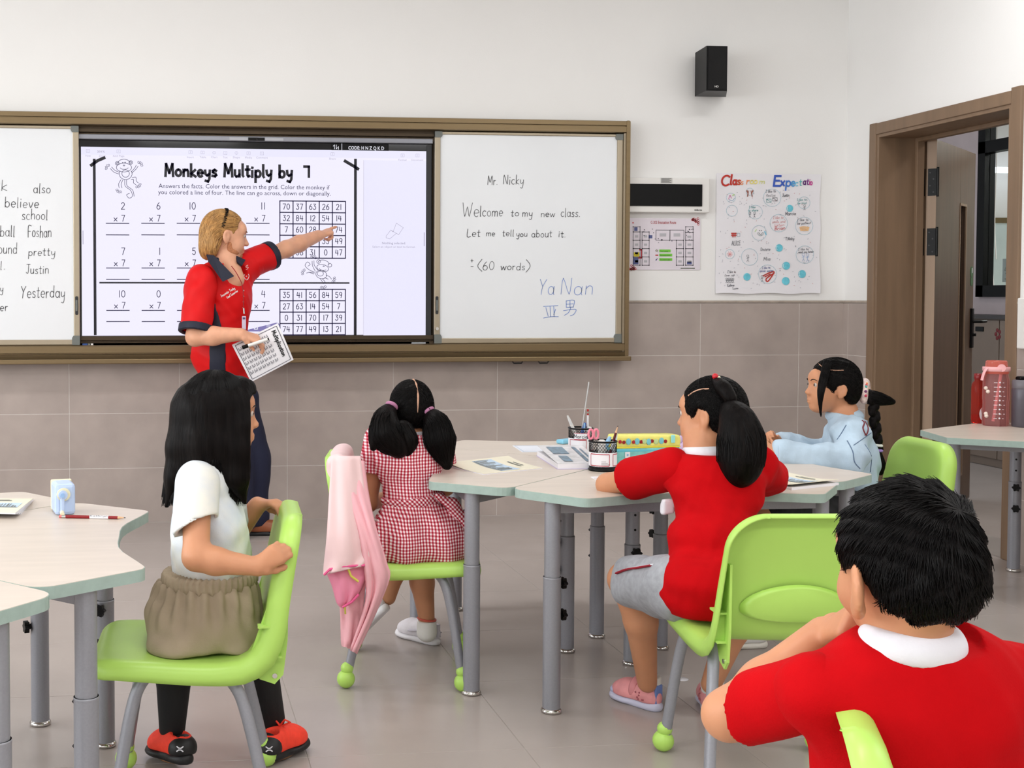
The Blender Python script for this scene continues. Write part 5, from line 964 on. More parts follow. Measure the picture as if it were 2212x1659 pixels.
MB().lathe([(.001, 0), (.042, 0), (.045, .006), (.046, .12), (.047, .165), (.044, .172)], n=32).build('body', gm, t); MB().lathe([(.045, .172), (.046, .176), (.046, .204), (.04, .210), (.001, .210)], n=32).build('lid', simple('grey_lid', (112, 108, 114), .4), t); MB().bbox((-.03, -.018, .208), (.03, .018, .226), .008).build('flip_spout', M['black'], t)
q = onz(2182, 908, ZT); t = thing('water_bottle', 'red capped bottle half hidden behind the grey tumbler', 'bottle', tuple(q)); MB().lathe([(.001, 0), (.026, 0), (.028, .01), (.028, .17), (.016, .20), (.016, .206)], n=20).build('body', redcl, t); MB().lathe([(.018, .204), (.018, .228), (.001, .229)], n=20).build('cap', M['dark_red_cap'], t)
m = MB(); q = onz(1472, 1467, 0); m.lathe([(.001, .001), (.022, .001), (.022, 0)], n=24); tag(m.build('floor_sticker', M['paper']), 'small white round sticker on the floor under the right tables', 'sticker').location = (q[0], q[1], .0)
# ------------------------------------------------------------------ organic shapes: distance fields turned into one continuous mesh
def nv(v): v = np.array(v, float); return v/(np.linalg.norm(v)+1e-12)
SURF = {}; _bv = {}
def surf(o, u, v, off=.0015):      # where the line of sight through a photo pixel meets a finished surface
    if o.name not in _bv: V, Q = SURF[o.name]; _bv[o.name] = BVHTree.FromPolygons([tuple(p) for p in V], [tuple(int(i) for i in q) for q in Q])
    d = nv(ray(u, v)); h = _bv[o.name].ray_cast(Vector(CAM), Vector(d))
    return None if h[0] is None else np.array(h[0])-d*off
def on_surf(o, pts, off=.0015, n=4): return [q for q in (surf(o, p[0], p[1], off) for p in bez(pts, n)) if q is not None]
class SDF:
    def __init__(s, vox=.005, rs=1.0): s.rs = rs; s.vox = vox; s.ops = []; s.post = []
    def rc(s, a, b, ra, rb, k=.015, op='u'):
        ra, rb = ra*s.rs, rb*s.rs; a = np.array(a, float); b = np.array(b, float); ba = b-a; L2 = max(ba@ba, 1e-9); R = max(ra, rb)
        def f(P):
            pa = P-a.astype(np.float32); t = np.clip((pa@ba.astype(np.float32))/np.float32(L2), 0, 1); q = pa-t[..., None]*ba.astype(np.float32)
            return np.sqrt((q*q).sum(-1))-(ra+(rb-ra)*t)
        s.ops.append((f, np.minimum(a, b)-R, np.maximum(a, b)+R, k, op)); return s
    def chain(s, pts, rs, k=.015, op='u'):
        for i in range(len(pts)-1): s.rc(pts[i], pts[i+1], rs[i], rs[i+1], k, op)
        return s
    def ell(s, c, r, R=None, k=.015, op='u'):
        c = np.array(c, float); r = np.array(r, np.float32)*s.rs; R = np.eye(3) if R is None else np.array(R, float)   # columns of R = axes
        Rt = R.astype(np.float32)
        def f(P):
            q = (P-c.astype(np.float32))@Rt; k0 = np.sqrt(((q/r)**2).sum(-1)); k1 = np.sqrt(((q/(r*r))**2).sum(-1))+1e-9; return k0*(k0-1)/k1
        ext = np.sqrt(((R*r[None, :])**2).sum(1)); s.ops.append((f, c-ext, c+ext, k, op)); return s
    def box(s, c, h, R=None, rad=.01, k=.01, op='u'):
        c = np.array(c, float); h = np.array(h, np.float32); R = np.eye(3) if R is None else np.array(R, float); Rt = R.astype(np.float32)
        def f(P):
            q = np.abs((P-c.astype(np.float32))@Rt)-(h-rad); return np.sqrt((np.maximum(q, 0)**2).sum(-1))+np.minimum(q.max(-1), 0)-rad
        ext = (np.abs(R)*h[None, :]).sum(1); s.ops.append((f, c-ext, c+ext, k, op)); return s
    def plane(s, p, n, k=.0): s.post.append(('p', np.array(p, np.float32), nv(n).astype(np.float32), k)); return s   # cuts away the n side
    def cut(s, fn): s.post.append(('c', fn)); return s       # fn(P)>0 is removed
    def disp(s, fn): s.post.append(('d', fn)); return s
    def grid(s):
        lo = np.min([o[1] for o in s.ops if o[4] == 'u'], axis=0)-s.vox*4-.008; hi = np.max([o[2] for o in s.ops if o[4] == 'u'], axis=0)+s.vox*4+.008
        n = np.ceil((hi-lo)/s.vox).astype(int)+1; F = np.full(n, .06, np.float32); ax = [lo[i]+np.arange(n[i])*s.vox for i in range(3)]
        for f, a, b, k, op in s.ops:
            m = k+s.vox*3+.012; i0 = np.clip(((a-m-lo)/s.vox).astype(int), 0, n-1); i1 = np.clip(((b+m-lo)/s.vox).astype(int)+2, 1, n)
            if (i1 <= i0).any(): continue
            sl = tuple(slice(i0[i], i1[i]) for i in range(3)); P = np.stack(np.meshgrid(*[ax[i][sl[i]] for i in range(3)], indexing='ij'), -1).astype(np.float32); d = f(P).astype(np.float32); g = F[sl]
            if op == 'u':
                h = np.clip(.5+.5*(g-d)/k, 0, 1); F[sl] = g*(1-h)+d*h-k*h*(1-h)
            else:
                h = np.clip(.5-.5*(g+d)/k, 0, 1); F[sl] = g*(1-h)-d*h+k*h*(1-h)
        if s.post:
            P = np.stack(np.meshgrid(*ax, indexing='ij'), -1).astype(np.float32)
            for q in s.post:
                if q[0] == 'p':
                    d = (P-q[1])@q[2]
                    if q[3] > 0: h = np.clip(.5-.5*(F-d)/q[3], 0, 1); F = F*(1-h)+d*h+q[3]*h*(1-h)
                    else: F = np.maximum(F, d)
                elif q[0] == 'c': F = np.maximum(F, q[1](P))
                else:
                    near = np.abs(F) < .035; F[near] += q[1](P[near])
        return F, lo
    def mesh(s, name, mat, parent=None, base=(0, 0, 0), smooth=1):
        F, lo = s.grid(); nx, ny, nz = F.shape; I = F < 0
        c8 = [(0,0,0),(1,0,0),(0,1,0),(1,1,0),(0,0,1),(1,0,1),(0,1,1),(1,1,1)]
        cnt = np.zeros((nx-1, ny-1, nz-1), np.int8)
        for dx, dy, dz in c8: cnt += I[dx:nx-1+dx, dy:ny-1+dy, dz:nz-1+dz]
        act = (cnt > 0) & (cnt < 8); idx = np.argwhere(act); vid = np.full(act.shape, -1, np.int64); vid[act] = np.arange(len(idx))
        val = np.stack([F[idx[:, 0]+d[0], idx[:, 1]+d[1], idx[:, 2]+d[2]] for d in c8], 1); acc = np.zeros((len(idx), 3)); num = np.zeros(len(idx))
        for i, j in [(0,1),(2,3),(4,5),(6,7),(0,2),(1,3),(4,6),(5,7),(0,4),(1,5),(2,6),(3,7)]:
            m = (val[:, i] < 0) != (val[:, j] < 0); t = val[:, i]/(val[:, i]-val[:, j]+1e-12); p = np.array(c8[i])[None]+t[:, None]*(np.array(c8[j])-np.array(c8[i]))[None]; acc[m] += p[m]; num[m] += 1
        V = (idx+acc/num[:, None])*s.vox+lo; quads = []
        for axn in range(3):
            o1, o2 = [(1, 2), (2, 0), (0, 1)][axn]; a = [slice(None)]*3; b = [slice(None)]*3; a[axn] = slice(0, -1); b[axn] = slice(1, None)
            A = I[tuple(a)]; B = I[tuple(b)]; e = np.argwhere(A != B); e = e[(e[:, o1] > 0) & (e[:, o2] > 0) & (e[:, o1] < F.shape[o1]-1) & (e[:, o2] < F.shape[o2]-1)]
            if not len(e): continue
            def vv(d1, d2): q = e.copy(); q[:, o1] -= d1; q[:, o2] -= d2; return vid[q[:, 0], q[:, 1], q[:, 2]]
            Q = np.stack([vv(1, 1), vv(0, 1), vv(0, 0), vv(1, 0)], 1); fl_ = ~A[e[:, 0], e[:, 1], e[:, 2]]; Q[fl_] = Q[fl_][:, ::-1]; quads.append(Q)
        Q = np.concatenate(quads); Q = Q[(Q >= 0).all(1)]
        for _ in range(smooth):
            s_ = np.zeros_like(V); c_ = np.zeros(len(V))
            for i in range(4): np.add.at(s_, Q[:, i], V[Q[:, (i+1) % 4]]); np.add.at(c_, Q[:, i], 1); np.add.at(s_, Q[:, i], V[Q[:, (i-1) % 4]]); np.add.at(c_, Q[:, i], 1)
            V = V*.5+.5*s_/np.maximum(c_, 1)[:, None]
        o = npmesh(name, V-np.array(base), Q, mat, parent); SURF[o.name] = (V, Q); return o
def npmesh(name, V, Q, mat, parent=None):
    me = bpy.data.meshes.new(name); k = Q.shape[1]; me.vertices.add(len(V)); me.vertices.foreach_set('co', V.astype(np.float32).ravel()); me.loops.add(Q.size); me.loops.foreach_set('vertex_index', Q.astype(np.int32).ravel())
    me.polygons.add(len(Q)); me.polygons.foreach_set('loop_start', np.arange(0, Q.size, k, dtype=np.int32)); me.polygons.foreach_set('loop_total', np.full(len(Q), k, np.int32)); me.polygons.foreach_set('use_smooth', np.ones(len(Q), bool)); me.update(calc_edges=True); me.validate()
    me.materials.append(mat); return link(name, me, parent)
def strands(name, paths, r0, r1, mat, parent, base=(0, 0, 0), n=3):      # paths: (S,K,3) array
    P = np.array(paths, float)-np.array(base); S_, K_, _ = P.shape; T = np.gradient(P, axis=1); T /= np.linalg.norm(T, axis=2, keepdims=True)+1e-9
    ref = np.array([.37, .61, .70]); A = np.cross(T, ref); A /= np.linalg.norm(A, axis=2, keepdims=True)+1e-9; B = np.cross(T, A); r = np.linspace(r0, r1, K_)[None, :, None]
    V = np.stack([P+r*(math.cos(2*PI*k/n)*A+math.sin(2*PI*k/n)*B) for k in range(n)], 2).reshape(-1, 3); si, ki, ni = np.meshgrid(np.arange(S_), np.arange(K_-1), np.arange(n), indexing='ij'); f = lambda k, q: ((si*K_+k)*n+q).ravel()
    o = npmesh(name, V, np.stack([f(ki, ni), f(ki, (ni+1) % n), f(ki+1, (ni+1) % n), f(ki+1, ni)], 1), mat, parent); o['kind'] = 'stuff'; return o
def folds(amp, fr, seed, direction=None):     # soft cloth creases
    r = np.random.default_rng(seed); ws = []
    for i in range(5):
        d = nv(r.normal(size=3)) if direction is None else nv(np.array(direction)+.45*r.normal(size=3)); ws.append((d*fr*(.6+.9*r.random()), r.random()*6.28, .5+.5*r.random()))
    def fn(P):
        out = np.zeros(P.shape[:-1], np.float32)
        for d, ph, a in ws: out += a*np.sin(P@d.astype(np.float32)+ph+1.2*np.sin(P@(d[[1, 2, 0]]*.45).astype(np.float32)))
        return amp*out/2.2
    return fn
def frame_from(fwd, up=(0, 0, 1)):     # columns: right, forward, up
    f = nv(fwd); r = nv(np.cross(f, up)); u = np.cross(r, f); return np.stack([r, f, u], 1)
class Head:
    def __init__(s, c, fwd, up=(0, 0, 1), k=.9): s.c = np.array(c, float); s.R = frame_from(fwd, up); s.k = k
    def p(s, x, y, z): return s.c+s.R@(np.array([x, y, z])*s.k)
    def add(s, S_, ears=True, beard=False, child=True):
        k = s.k; E = lambda c, r, kk=.02, op='u', R=None: S_.ell(s.p(*c), np.array(r)*k, s.R if R is None else R, kk*k, op)
        E((0, -.012, .022), (.074, .092, .083)); E((0, .028, -.03), (.060, .058, .076), .03)
        E((0, .052, -.086), (.030, .028, .022), .025)
        for q in (-1, 1): E((q*.034, .052, -.046), (.026, .026, .028), .02)
        E((0, .066, .03), (.05, .022, .03), .02)
        if child: S_.rc(s.p(0, .078, -.004), s.p(0, .0945, -.030), .006*k, .0098*k, .014*k)
        else: S_.rc(s.p(0, .080, .002), s.p(0, .098, -.030), .007*k, .0115*k, .012*k)
        for q in (-1, 1): E((q*.011, .089, -.033), (.008, .009, .006), .006); E((q*.031, .094, .003), (.017, .016, .009), .012, 's')
        E((0, .0835, -.058), (.018, .010, .006), .008); E((0, .082, -.068), (.015, .010, .007), .008); E((0, .0945, -.0632), (.020, .008, .0014), .003, 's')
        if ears:
            for q in (-1, 1):
                a = math.radians(22)*q; Rr = s.R@np.array([[math.cos(a), -math.sin(a), 0], [math.sin(a), math.cos(a), 0], [0, 0, 1]])
                E((q*.078, -.012, -.012), (.008, .019, .029), .008, 'u', Rr); E((q*.073, -.008, -.036), (.006, .010, .011), .008); E((q*.089, -.007, -.008), (.009, .010, .017), .006, 's', Rr)
    def eyes(s, parent, base, mats):
        k = s.k
        for q in (-1, 1):
            m = MB(); c = s.p(q*.030, .0735, .002)-base; m.ball(c, .0100*k, 14); e = m.build('eye', mats[0], parent)
            m = MB(); m.ball(s.p(q*.0305, .0772, .002)-base, .0072*k, 12); m.build('iris', mats[1], e)
            m = MB(); P = [s.p(q*(.016+.03*t), .091-.012*t*t-.004*t, .018+.006*math.sin(PI*t))-base for t in np.linspace(0, 1, 6)]; m.tube(P, [.0012*k, .0018*k, .002*k, .0018*k, .0014*k, .0008*k], 6); m.build('eyebrow', mats[2], parent)
def hand_(S_, wrist, knuck, palm_n, size, curls, thumb_side=1, thumb=(.75, .55), k=.004, spread=.9):
    # wrist -> middle knuckle; palm_n = direction the palm faces; curls: (a1,a2,a3) for index..little; thumb_side +1/-1 along d x n
    w = np.array(wrist, float); d = np.array(knuck, float)-w; L = np.linalg.norm(d); d /= L; n = nv(np.array(palm_n)-d*(np.array(palm_n)@d)); sd = np.cross(d, n)*thumb_side; r = .105*size
    fl_ = [.82, .92, .86, .68]; hw = .40*size*spread
    for i in range(4):
        off = hw*(.75-.5*i); kn = w+d*(L*(1.0, 1.03, .98, .90)[i])+sd*off; S_.rc(w+sd*off*.45, kn, r*1.25, r*1.12, .02*size/.1)
        p = kn; dd = d.copy(); l = size*fl_[i]*.46; a = curls[i]; rr = r*(.98, 1.0, .96, .86)[i]
        for j in range(3):
            ca, sa = math.cos(a[j]), math.sin(a[j]); nn = n; axis_d = dd; perp = np.cross(np.cross(d, n), dd); perp = perp/ (np.linalg.norm(perp)+1e-9)
            perp = n*(dd@d)-d*(dd@n); dd = nv(dd*ca+perp*sa); q = p+dd*l*(1, .68, .52)[j]; S_.rc(p, q, rr*(1, .93, .86)[j], rr*(.93, .86, .74)[j], k); p = q
    b0 = w+d*L*.22+sd*hw*.75; t1 = nv(d*thumb[0]+sd*(1-thumb[0])+n*thumb[1]); b1 = b0+t1*size*.34; t2 = nv(t1*.6+d*.6+n*.15); b2 = b1+t2*size*.30; b3 = b2+nv(t2+n*.2)*size*.22
    S_.chain([w+d*L*.15, b0, b1, b2, b3], [r*1.1, r*1.3, r*1.15, r*1.0, r*.78], .006)
def at(u, v, y): return ony(u, v, y)
def comb(o, n, L, dirfn, mat, parent, base, r=.0009, lift=.003, keep=None):      # hairs lying on a finished hair mesh
    V, Q = SURF[o.name]; nn = np.zeros_like(V); fn = np.cross(V[Q[:, 2]]-V[Q[:, 0]], V[Q[:, 3]]-V[Q[:, 1]])
    for i in range(4): np.add.at(nn, Q[:, i], fn)
    nn /= np.linalg.norm(nn, axis=1, keepdims=True)+1e-9; ids = np.arange(len(V)) if keep is None else np.where(keep(V))[0]; P = []
    bv = BVHTree.FromPolygons([tuple(p) for p in V], [tuple(int(i) for i in q) for q in Q])
    for i in rng.choice(ids, n):
        p = V[i].copy(); n0 = nn[i]; row = []; l = L*random.uniform(.6, 1.2)/7; h0 = random.uniform(.0, .0012); jit = rng.normal(size=3)*.06
        for k in range(8):
            row.append(p+n0*(h0+lift*(k/7)**2*.25)); d = dirfn(p)+jit; d = d-n0*(d@n0); p = p+nv(d)*l; loc, nm, fi, ds_ = bv.find_nearest(Vector(p))
            if loc is None or ds_ > .01: n0 = n0
            else: p = np.array(loc); n0 = np.array(nm)
        P.append(row)
    return strands('hair_strands', P, r, r*.5, mat, parent, base)
def sleeve(parent, base, a, c, r0, r1, mat, hollow, seed=1, cutn=None, amp=.003, rs=1.0):
    d = nv(np.array(c)-np.array(a)); s_ = SDF(.0045, rs); n_ = d if cutn is None else nv(cutn)
    s_.rc(a, c+d*.05, r0, r1, .01)
    s_.disp(folds(amp, 45, seed)).plane(c, n_); s_.rc(c-d*.012, c+d*.12, hollow, hollow+.004, .005, 's'); return s_.mesh('sleeve', mat, parent, base, 2)
def person(label, base, group=None): return thing('person', label, 'person', tuple(base), 0, group)
skin_k = pmat('child_skin', (198, 139, 103), .5, var=.05, vscale=20, bump=.03, bscale=90, sss=.12)
skin_t = pmat('fair_skin', (224, 166, 134), .5, var=.07, vscale=25, bump=.03, bscale=90, sss=.12)
def hairmat(name, rgb, rgb2, rough=.38, sc_=(140, 140, 6), rot=None):
    m = pmat(name, rgb, rough, var=0, spec=.07); nt = m.node_tree; N = nt.nodes; b = N['Principled BSDF']; tc = N.new('ShaderNodeTexCoord'); mp = N.new('ShaderNodeMapping'); nt.links.new(tc.outputs['Object'], mp.inputs[0]); mp.inputs['Scale'].default_value = sc_
    nz = N.new('ShaderNodeTexNoise'); nz.inputs['Scale'].default_value = 1.0; nz.inputs['Detail'].default_value = 6; nt.links.new(mp.outputs[0], nz.inputs[0]); cr = N.new('ShaderNodeValToRGB'); nt.links.new(nz.outputs[0], cr.inputs[0])
    cr.color_ramp.elements[0].position = .35; cr.color_ramp.elements[1].position = .7; cr.color_ramp.elements[0].color = (*S(*rgb), 1); cr.color_ramp.elements[1].color = (*S(*rgb2), 1); nt.links.new(cr.outputs[0], b.inputs['Base Color'])
    bp = N.new('ShaderNodeBump'); bp.inputs['Strength'].default_value = .5; bp.inputs['Distance'].default_value = .004; nt.links.new(nz.outputs[0], bp.inputs['Height']); nt.links.new(bp.outputs[0], b.inputs['Normal']); return m
hair_b = hairmat('black_hair', (9, 7, 7), (20, 16, 15), .42); hair_s = pmat('black_hair_strand', (9, 7, 7), .42, var=.2, vscale=30, spec=.16)
hair_bl = hairmat('blond_hair', (150, 104, 58), (206, 164, 104)); hair_bs = pmat('blond_strand', (196, 148, 88), .4, var=.25, vscale=40); hair_bd = pmat('blond_dark', (120, 80, 44), .5, var=.2, vscale=40)
cloth_red = pmat('red_polo_knit', (184, 4, 13), .85, var=.06, vscale=14, bump=.12, bscale=420, spec=.12)
cloth_white = pmat('white_rib_knit', (222, 220, 226), .8, var=.03, vscale=20, bump=.1, bscale=300, spec=.3)
eyew = pmat('eye_white', (200, 186, 176), .25, var=0); iris = pmat('dark_iris', (30, 20, 16), .15, var=0)
EYE = (eyew, iris, hair_s)
def shoe(parent, base, heel, toe, h, w, upper, sole, upm=(0, 0, 1), vox=.004, cut=None):
    # heel and toe at the bottom of the sole; returns (upper object)
    heel = np.array(heel, float); toe = np.array(toe, float); d = nv(toe-heel); L = np.linalg.norm(toe-heel); up = nv(np.array(upm)-d*(np.array(upm)@d)); sd = np.cross(d, up); R = np.stack([sd, d, up], 1)
    P = lambda x, y, z: heel+sd*x+d*y+up*z
    so = SDF(vox); so.ell(P(0, L*.25, .012), (w*.42, L*.27, .016), R, .02).ell(P(0, L*.70, .012), (w*.52, L*.33, .015), R, .02); so.rc(P(0, L*.1, .012), P(0, L*.9, .012), w*.3, w*.3, .01); so.plane(P(0, 0, 0), -up).plane(P(0, 0, .026), up); so.mesh('sole', sole, parent, base, 1)
    u = SDF(vox); u.ell(P(0, L*.22, h*.45), (w*.40, L*.24, h*.55), R, .02).ell(P(0, L*.68, .032), (w*.47, L*.31, .034), R, .03).rc(P(0, L*.25, h*.62), P(0, L*.62, .045), w*.33, w*.33, .03); u.plane(P(0, 0, .022), -up); u.plane(P(0, L*.1, h), up, .01)
    u.rc(P(0, L*.2, h*.75), P(0, L*.2, h*1.6), w*.27, w*.3, .008, 's'); return u.mesh('shoe_upper', upper, parent, base, 1), P, L
# ------------------------------------------------------------------ girl in the red polo shirt (right cluster)
def near_cut(c, n, r): c = c.astype(np.float32); n = nv(n).astype(np.float32); return lambda P: np.where(np.linalg.norm(P-c, axis=-1) < r, (P-c)@n, -1).astype(np.float32)
B3 = np.array([*C3, 0.0]); g3 = person('girl in a red polo shirt and grey shorts leaning on the near table, black ponytail', B3)
H3 = Head(at(1533, 893, -3.56), (-.72, .70, -.05), (.05, .0, 1), .90)
sh3L = at(1452, 1012, -3.58); sh3R = at(1628, 1008, -3.60); el3L = at(1313, 1047, -3.30); el3R = at(1664, 1040, -3.36)
ch3 = at(1550, 1060, -3.64); wa3 = at(1535, 1165, -3.70); pe3 = at(1512, 1262, -3.75); nk3 = at(1520, 968, -3.585)
kn3L = at(1352, 1252, -3.42); an3L = at(1398, 1475, -3.335); kn3R = at(1590, 1270, -3.38); an3R = at(1536, 1478, -3.42)
b = SDF(.0042)
H3.add(b); cb3 = ch3+np.array([0, .03, 0]); b.chain([H3.p(0, -.03, -.05), nk3, cb3], [.045, .046, .07], .03)
b.chain([cb3, wa3+np.array([0, .02, 0]), pe3], [.07, .062, .075], .02); b.chain([sh3L, el3L], [.036, .033], .02); wr3L = at(1440, 1012, -3.16); b.chain([el3L, wr3L], [.032, .023], .015); hand_(b, wr3L, wr3L+np.array([.055, .02, .0]), (0, 0, -1), .062, [(.25, .3, .2)]*4, 1)
b.chain([cb3, sh3L], [.06, .036], .02); b.chain([cb3, sh3R, el3R], [.06, .036, .033], .02); wr3R = at(1560, 1005, -3.17); b.chain([el3R, wr3R], [.032, .023], .015); hand_(b, wr3R, wr3R+np.array([-.055, .02, .0]), (0, 0, -1), .062, [(.25, .3, .2)]*4, -1)
for kn, an, hip in ((kn3L, an3L, pe3+np.array([-.05, .03, -.02])), (kn3R, an3R, pe3+np.array([.07, .03, -.02]))):
    b.chain([hip, kn], [.072, .050], .02); cal = kn*.62+an*.38+np.array([.012, -.022, 0]); b.chain([kn, cal, an], [.047, .046, .029], .02)
b.mesh('body', skin_k, g3, B3)
H3.eyes(g3, B3, EYE)
s = SDF(.0048)
s.ell(ch3, (.128, .10, .125), None, .05).ell(wa3, (.112, .095, .09), None, .05); s.ell(pe3+np.array([.03, -.01, -.005]), (.150, .135, .105), None, .05)
s.chain([nk3-np.array([0, 0, .03]), sh3L], [.055, .056], .03); s.chain([nk3-np.array([0, 0, .03]), sh3R], [.055, .058], .03)
slL = sh3L*.42+el3L*.58; slR = sh3R*.2+el3R*.8; s.chain([sh3R, slR], [.058, .058], .02); sleeve(g3, B3, sh3L, slL+nv(el3L-sh3L)*.012, .059, .062, cloth_red, .050, 7)
dL = nv(el3L-sh3L)
s.disp(folds(.0055, 42, 3, (.5, 0, 1))).disp(folds(.002, 110, 4))
lx0, lp = slL, dL
def cut_sleeve3(P):
    d = (P-(slL+dL*.012).astype(np.float32))@dL.astype(np.float32); near = np.linalg.norm(P-slL.astype(np.float32), axis=-1)-.11; return np.where(near < 0, d, -1).astype(np.float32)
s.plane((0, 0, .402), (0, 0, -1), .01)
s.cut(near_cut(nk3+np.array([0, 0, -.012]), np.array([0, 0, 1.0]), .10))
s.mesh('polo_shirt', cloth_red, g3, B3)
c = SDF(.004); cR = frame_from((-.5, .8, 0)); cc_ = nk3+np.array([.005, -.005, -.012]); c.ell(cc_, (.066, .064, .034), cR, .01); c.ell(nk3+np.array([0, 0, .045]), (.049, .047, .06), cR, .006, 's'); c.plane(cc_-np.array([0, 0, .024]), (0, 0, -1)); c.mesh('collar', cloth_white, g3, B3)
p = SDF(.004); q = at(1443, 1094, -3.595); p.box(q, (.018, .012, .022), None, .006); p.disp(folds(.003, 90, 9)); p.mesh('shirt_vent', cloth_white, g3, B3)
sh = SDF(.0048); grey = pmat('grey_marl_fabric', (158, 160, 166), .85, var=.12, vscale=60, bump=.1, bscale=300)
sh.ell(pe3+np.array([.0, .02, -.02]), (.115, .10, .065), None, .03); sh.chain([pe3+np.array([-.05, .03, -.012]), kn3L*.93+pe3*.07+np.array([.01, -.02, -.004])], [.086, .078], .03); sh.chain([pe3+np.array([.06, .03, -.012]), kn3R*.9+pe3*.1], [.085, .072], .03); qs = at(1440, 1290, -3.58); sh.ell(qs, (.055, .06, .045), None, .04); sh.disp(folds(.005, 48, 12))
dk3 = nv(kn3L-pe3); sh.cut(lambda P: np.where(P[..., 0] < pe3[0]-.02, ((P-(kn3L-dk3*.012).astype(np.float32))@dk3.astype(np.float32)), -1).astype(np.float32)); sho3 = sh.mesh('shorts', grey, g3, B3)
A = on_surf(sho3, [(1334, 1238), (1355, 1230), (1380, 1226), (1408, 1221)], .001)
for o, mt, nm, w in ((0, simple('trim_red', (150, 20, 40), .7), 'trim_tape', .010), (1, cloth_white, 'trim_print', .006)):
    m = MB(); m.tube([q+np.array([0, -.004*o, .003*o])-B3 for q in A], w, 8, flat=.35); m.build(nm, mt, g3)
pinks = pmat('pink_shoe', (226, 150, 152), .55, var=.12, vscale=30, bump=.1, bscale=120); solew = pmat('pale_sole', (204, 204, 226), .5, var=.03)
for hl, to in ((onz(1424, 1537, 0), onz(1318, 1502, 0)), (onz(1520, 1543, 0)+np.array([.02, -.02, 0]), onz(1526, 1500, 0))):
    hl = np.array(hl); to = hl+nv(np.array(to)-hl)*.175
    up_, P, L = shoe(g3, B3, hl, to, .078, .078, pinks, solew)
    m = MB(); m.tube([P(.034*math.cos(a), L*.42+.002, .05+.034*math.sin(a))-B3 for a in np.linspace(-.4, PI+.4, 12)], .011, 8, flat=.3); m.build('strap', simple('strap_pink', (216, 138, 142), .5), up_)
    m = MB(); m.bbox((-.016, -.004, .0), (.016, .003, .055), .003, Matrix.Translation(Vector(P(0, .004, .024)-B3)) @ Matrix(np.stack([np.cross(nv(to-hl), (0, 0, 1)), nv(to-hl), [0, 0, 1]], 1).tolist()).to_4x4()); m.build('heel_tab', simple('heel_blue', (112, 136, 196), .5), up_)
    m = MB(); m.ball(P(0, L*.86, .03)-B3, .03, 14, (1, .8, .55)); m.build('toe_cap', simple('toe_lavender', (186, 190, 222), .5), up_)
    m = MB(); [m.ball(P(.036*random.choice((-1, 1)), L*(.15+.2*random.random()), .03+.03*random.random())-B3, .003, 6) for _ in range(16)]; m.build('vent_holes', simple('vent_dark', (170, 90, 100), .6), up_)['kind'] = 'stuff'
    so_ = SDF(.004); so_.rc(hl+np.array([0, 0, .075])+nv(to-hl)*.035, hl+np.array([0, 0, .10])+nv(to-hl)*.035, .033, .034, .01); so_.plane(hl+np.array([0, 0, .1]), (0, 0, 1)); so_.mesh('sock', simple('sock_white', (226, 224, 220), .85), g3, B3)
# hair: cap, half up tie, ponytail
def cap_hair(S_, H, infl=1.0, k=.02):
    E = lambda c, r, kk=.02, op='u': S_.ell(H.p(*c), np.array(r)*H.k, H.R, kk*H.k, op)
    E((0, -.016, .024), (.083*infl, .101*infl, .093*infl)); E((0, -.045, -.02), (.074*infl, .066*infl, .07), .03)
def face_cut(H, y0=.048, z0=.055, slope=.9):
    # removes hair in front of the hair line: plane in head space
    def fn(P):
        q = (P-H.c.astype(np.float32))@H.R.astype(np.float32)/H.k; return np.minimum(q[..., 1]-y0-.0*q[..., 2], (z0-q[..., 2])+(q[..., 1]-y0)*slope).astype(np.float32)*H.k
    return fn
def below_cut(H, pts):      # cut hair below a line given in head space y->z: list of (y,z)
    ys = np.array([p[0] for p in pts]); zs = np.array([p[1] for p in pts])
    def fn(P):
        q = (P-H.c.astype(np.float32))@H.R.astype(np.float32)/H.k; return ((np.interp(q[..., 1], ys, zs)-q[..., 2])*H.k).astype(np.float32)
    return fn
h = SDF(.0042); cap_hair(h, H3); h.cut(face_cut(H3, .058, .05)); h.cut(below_cut(H3, [(-.2, -.06), (-.06, -.065), (-.03, -.05), (-.012, .01), (.01, .022), (.03, -.03), (.06, -.05)])); hm3 = h.mesh('hair', hair_b, g3, B3, 2)
def surf_dir(H, a, e, infl=1.0): # point on the hair cap: azimuth a from forward (+ = left), elevation e
    return H.p(-math.sin(a)*math.cos(e)*.084*infl, -.016+math.cos(a)*math.cos(e)*.102*infl, .024+math.sin(e)*.094*infl)
tie3 = at(1572, 882, -3.63); top3 = at(1548, 822, -3.58)
comb(hm3, 1500, .055, lambda p: (tie3 if p[2] < H3.p(0, 0, .075)[2] else top3)-p, hair_s, g3, B3)
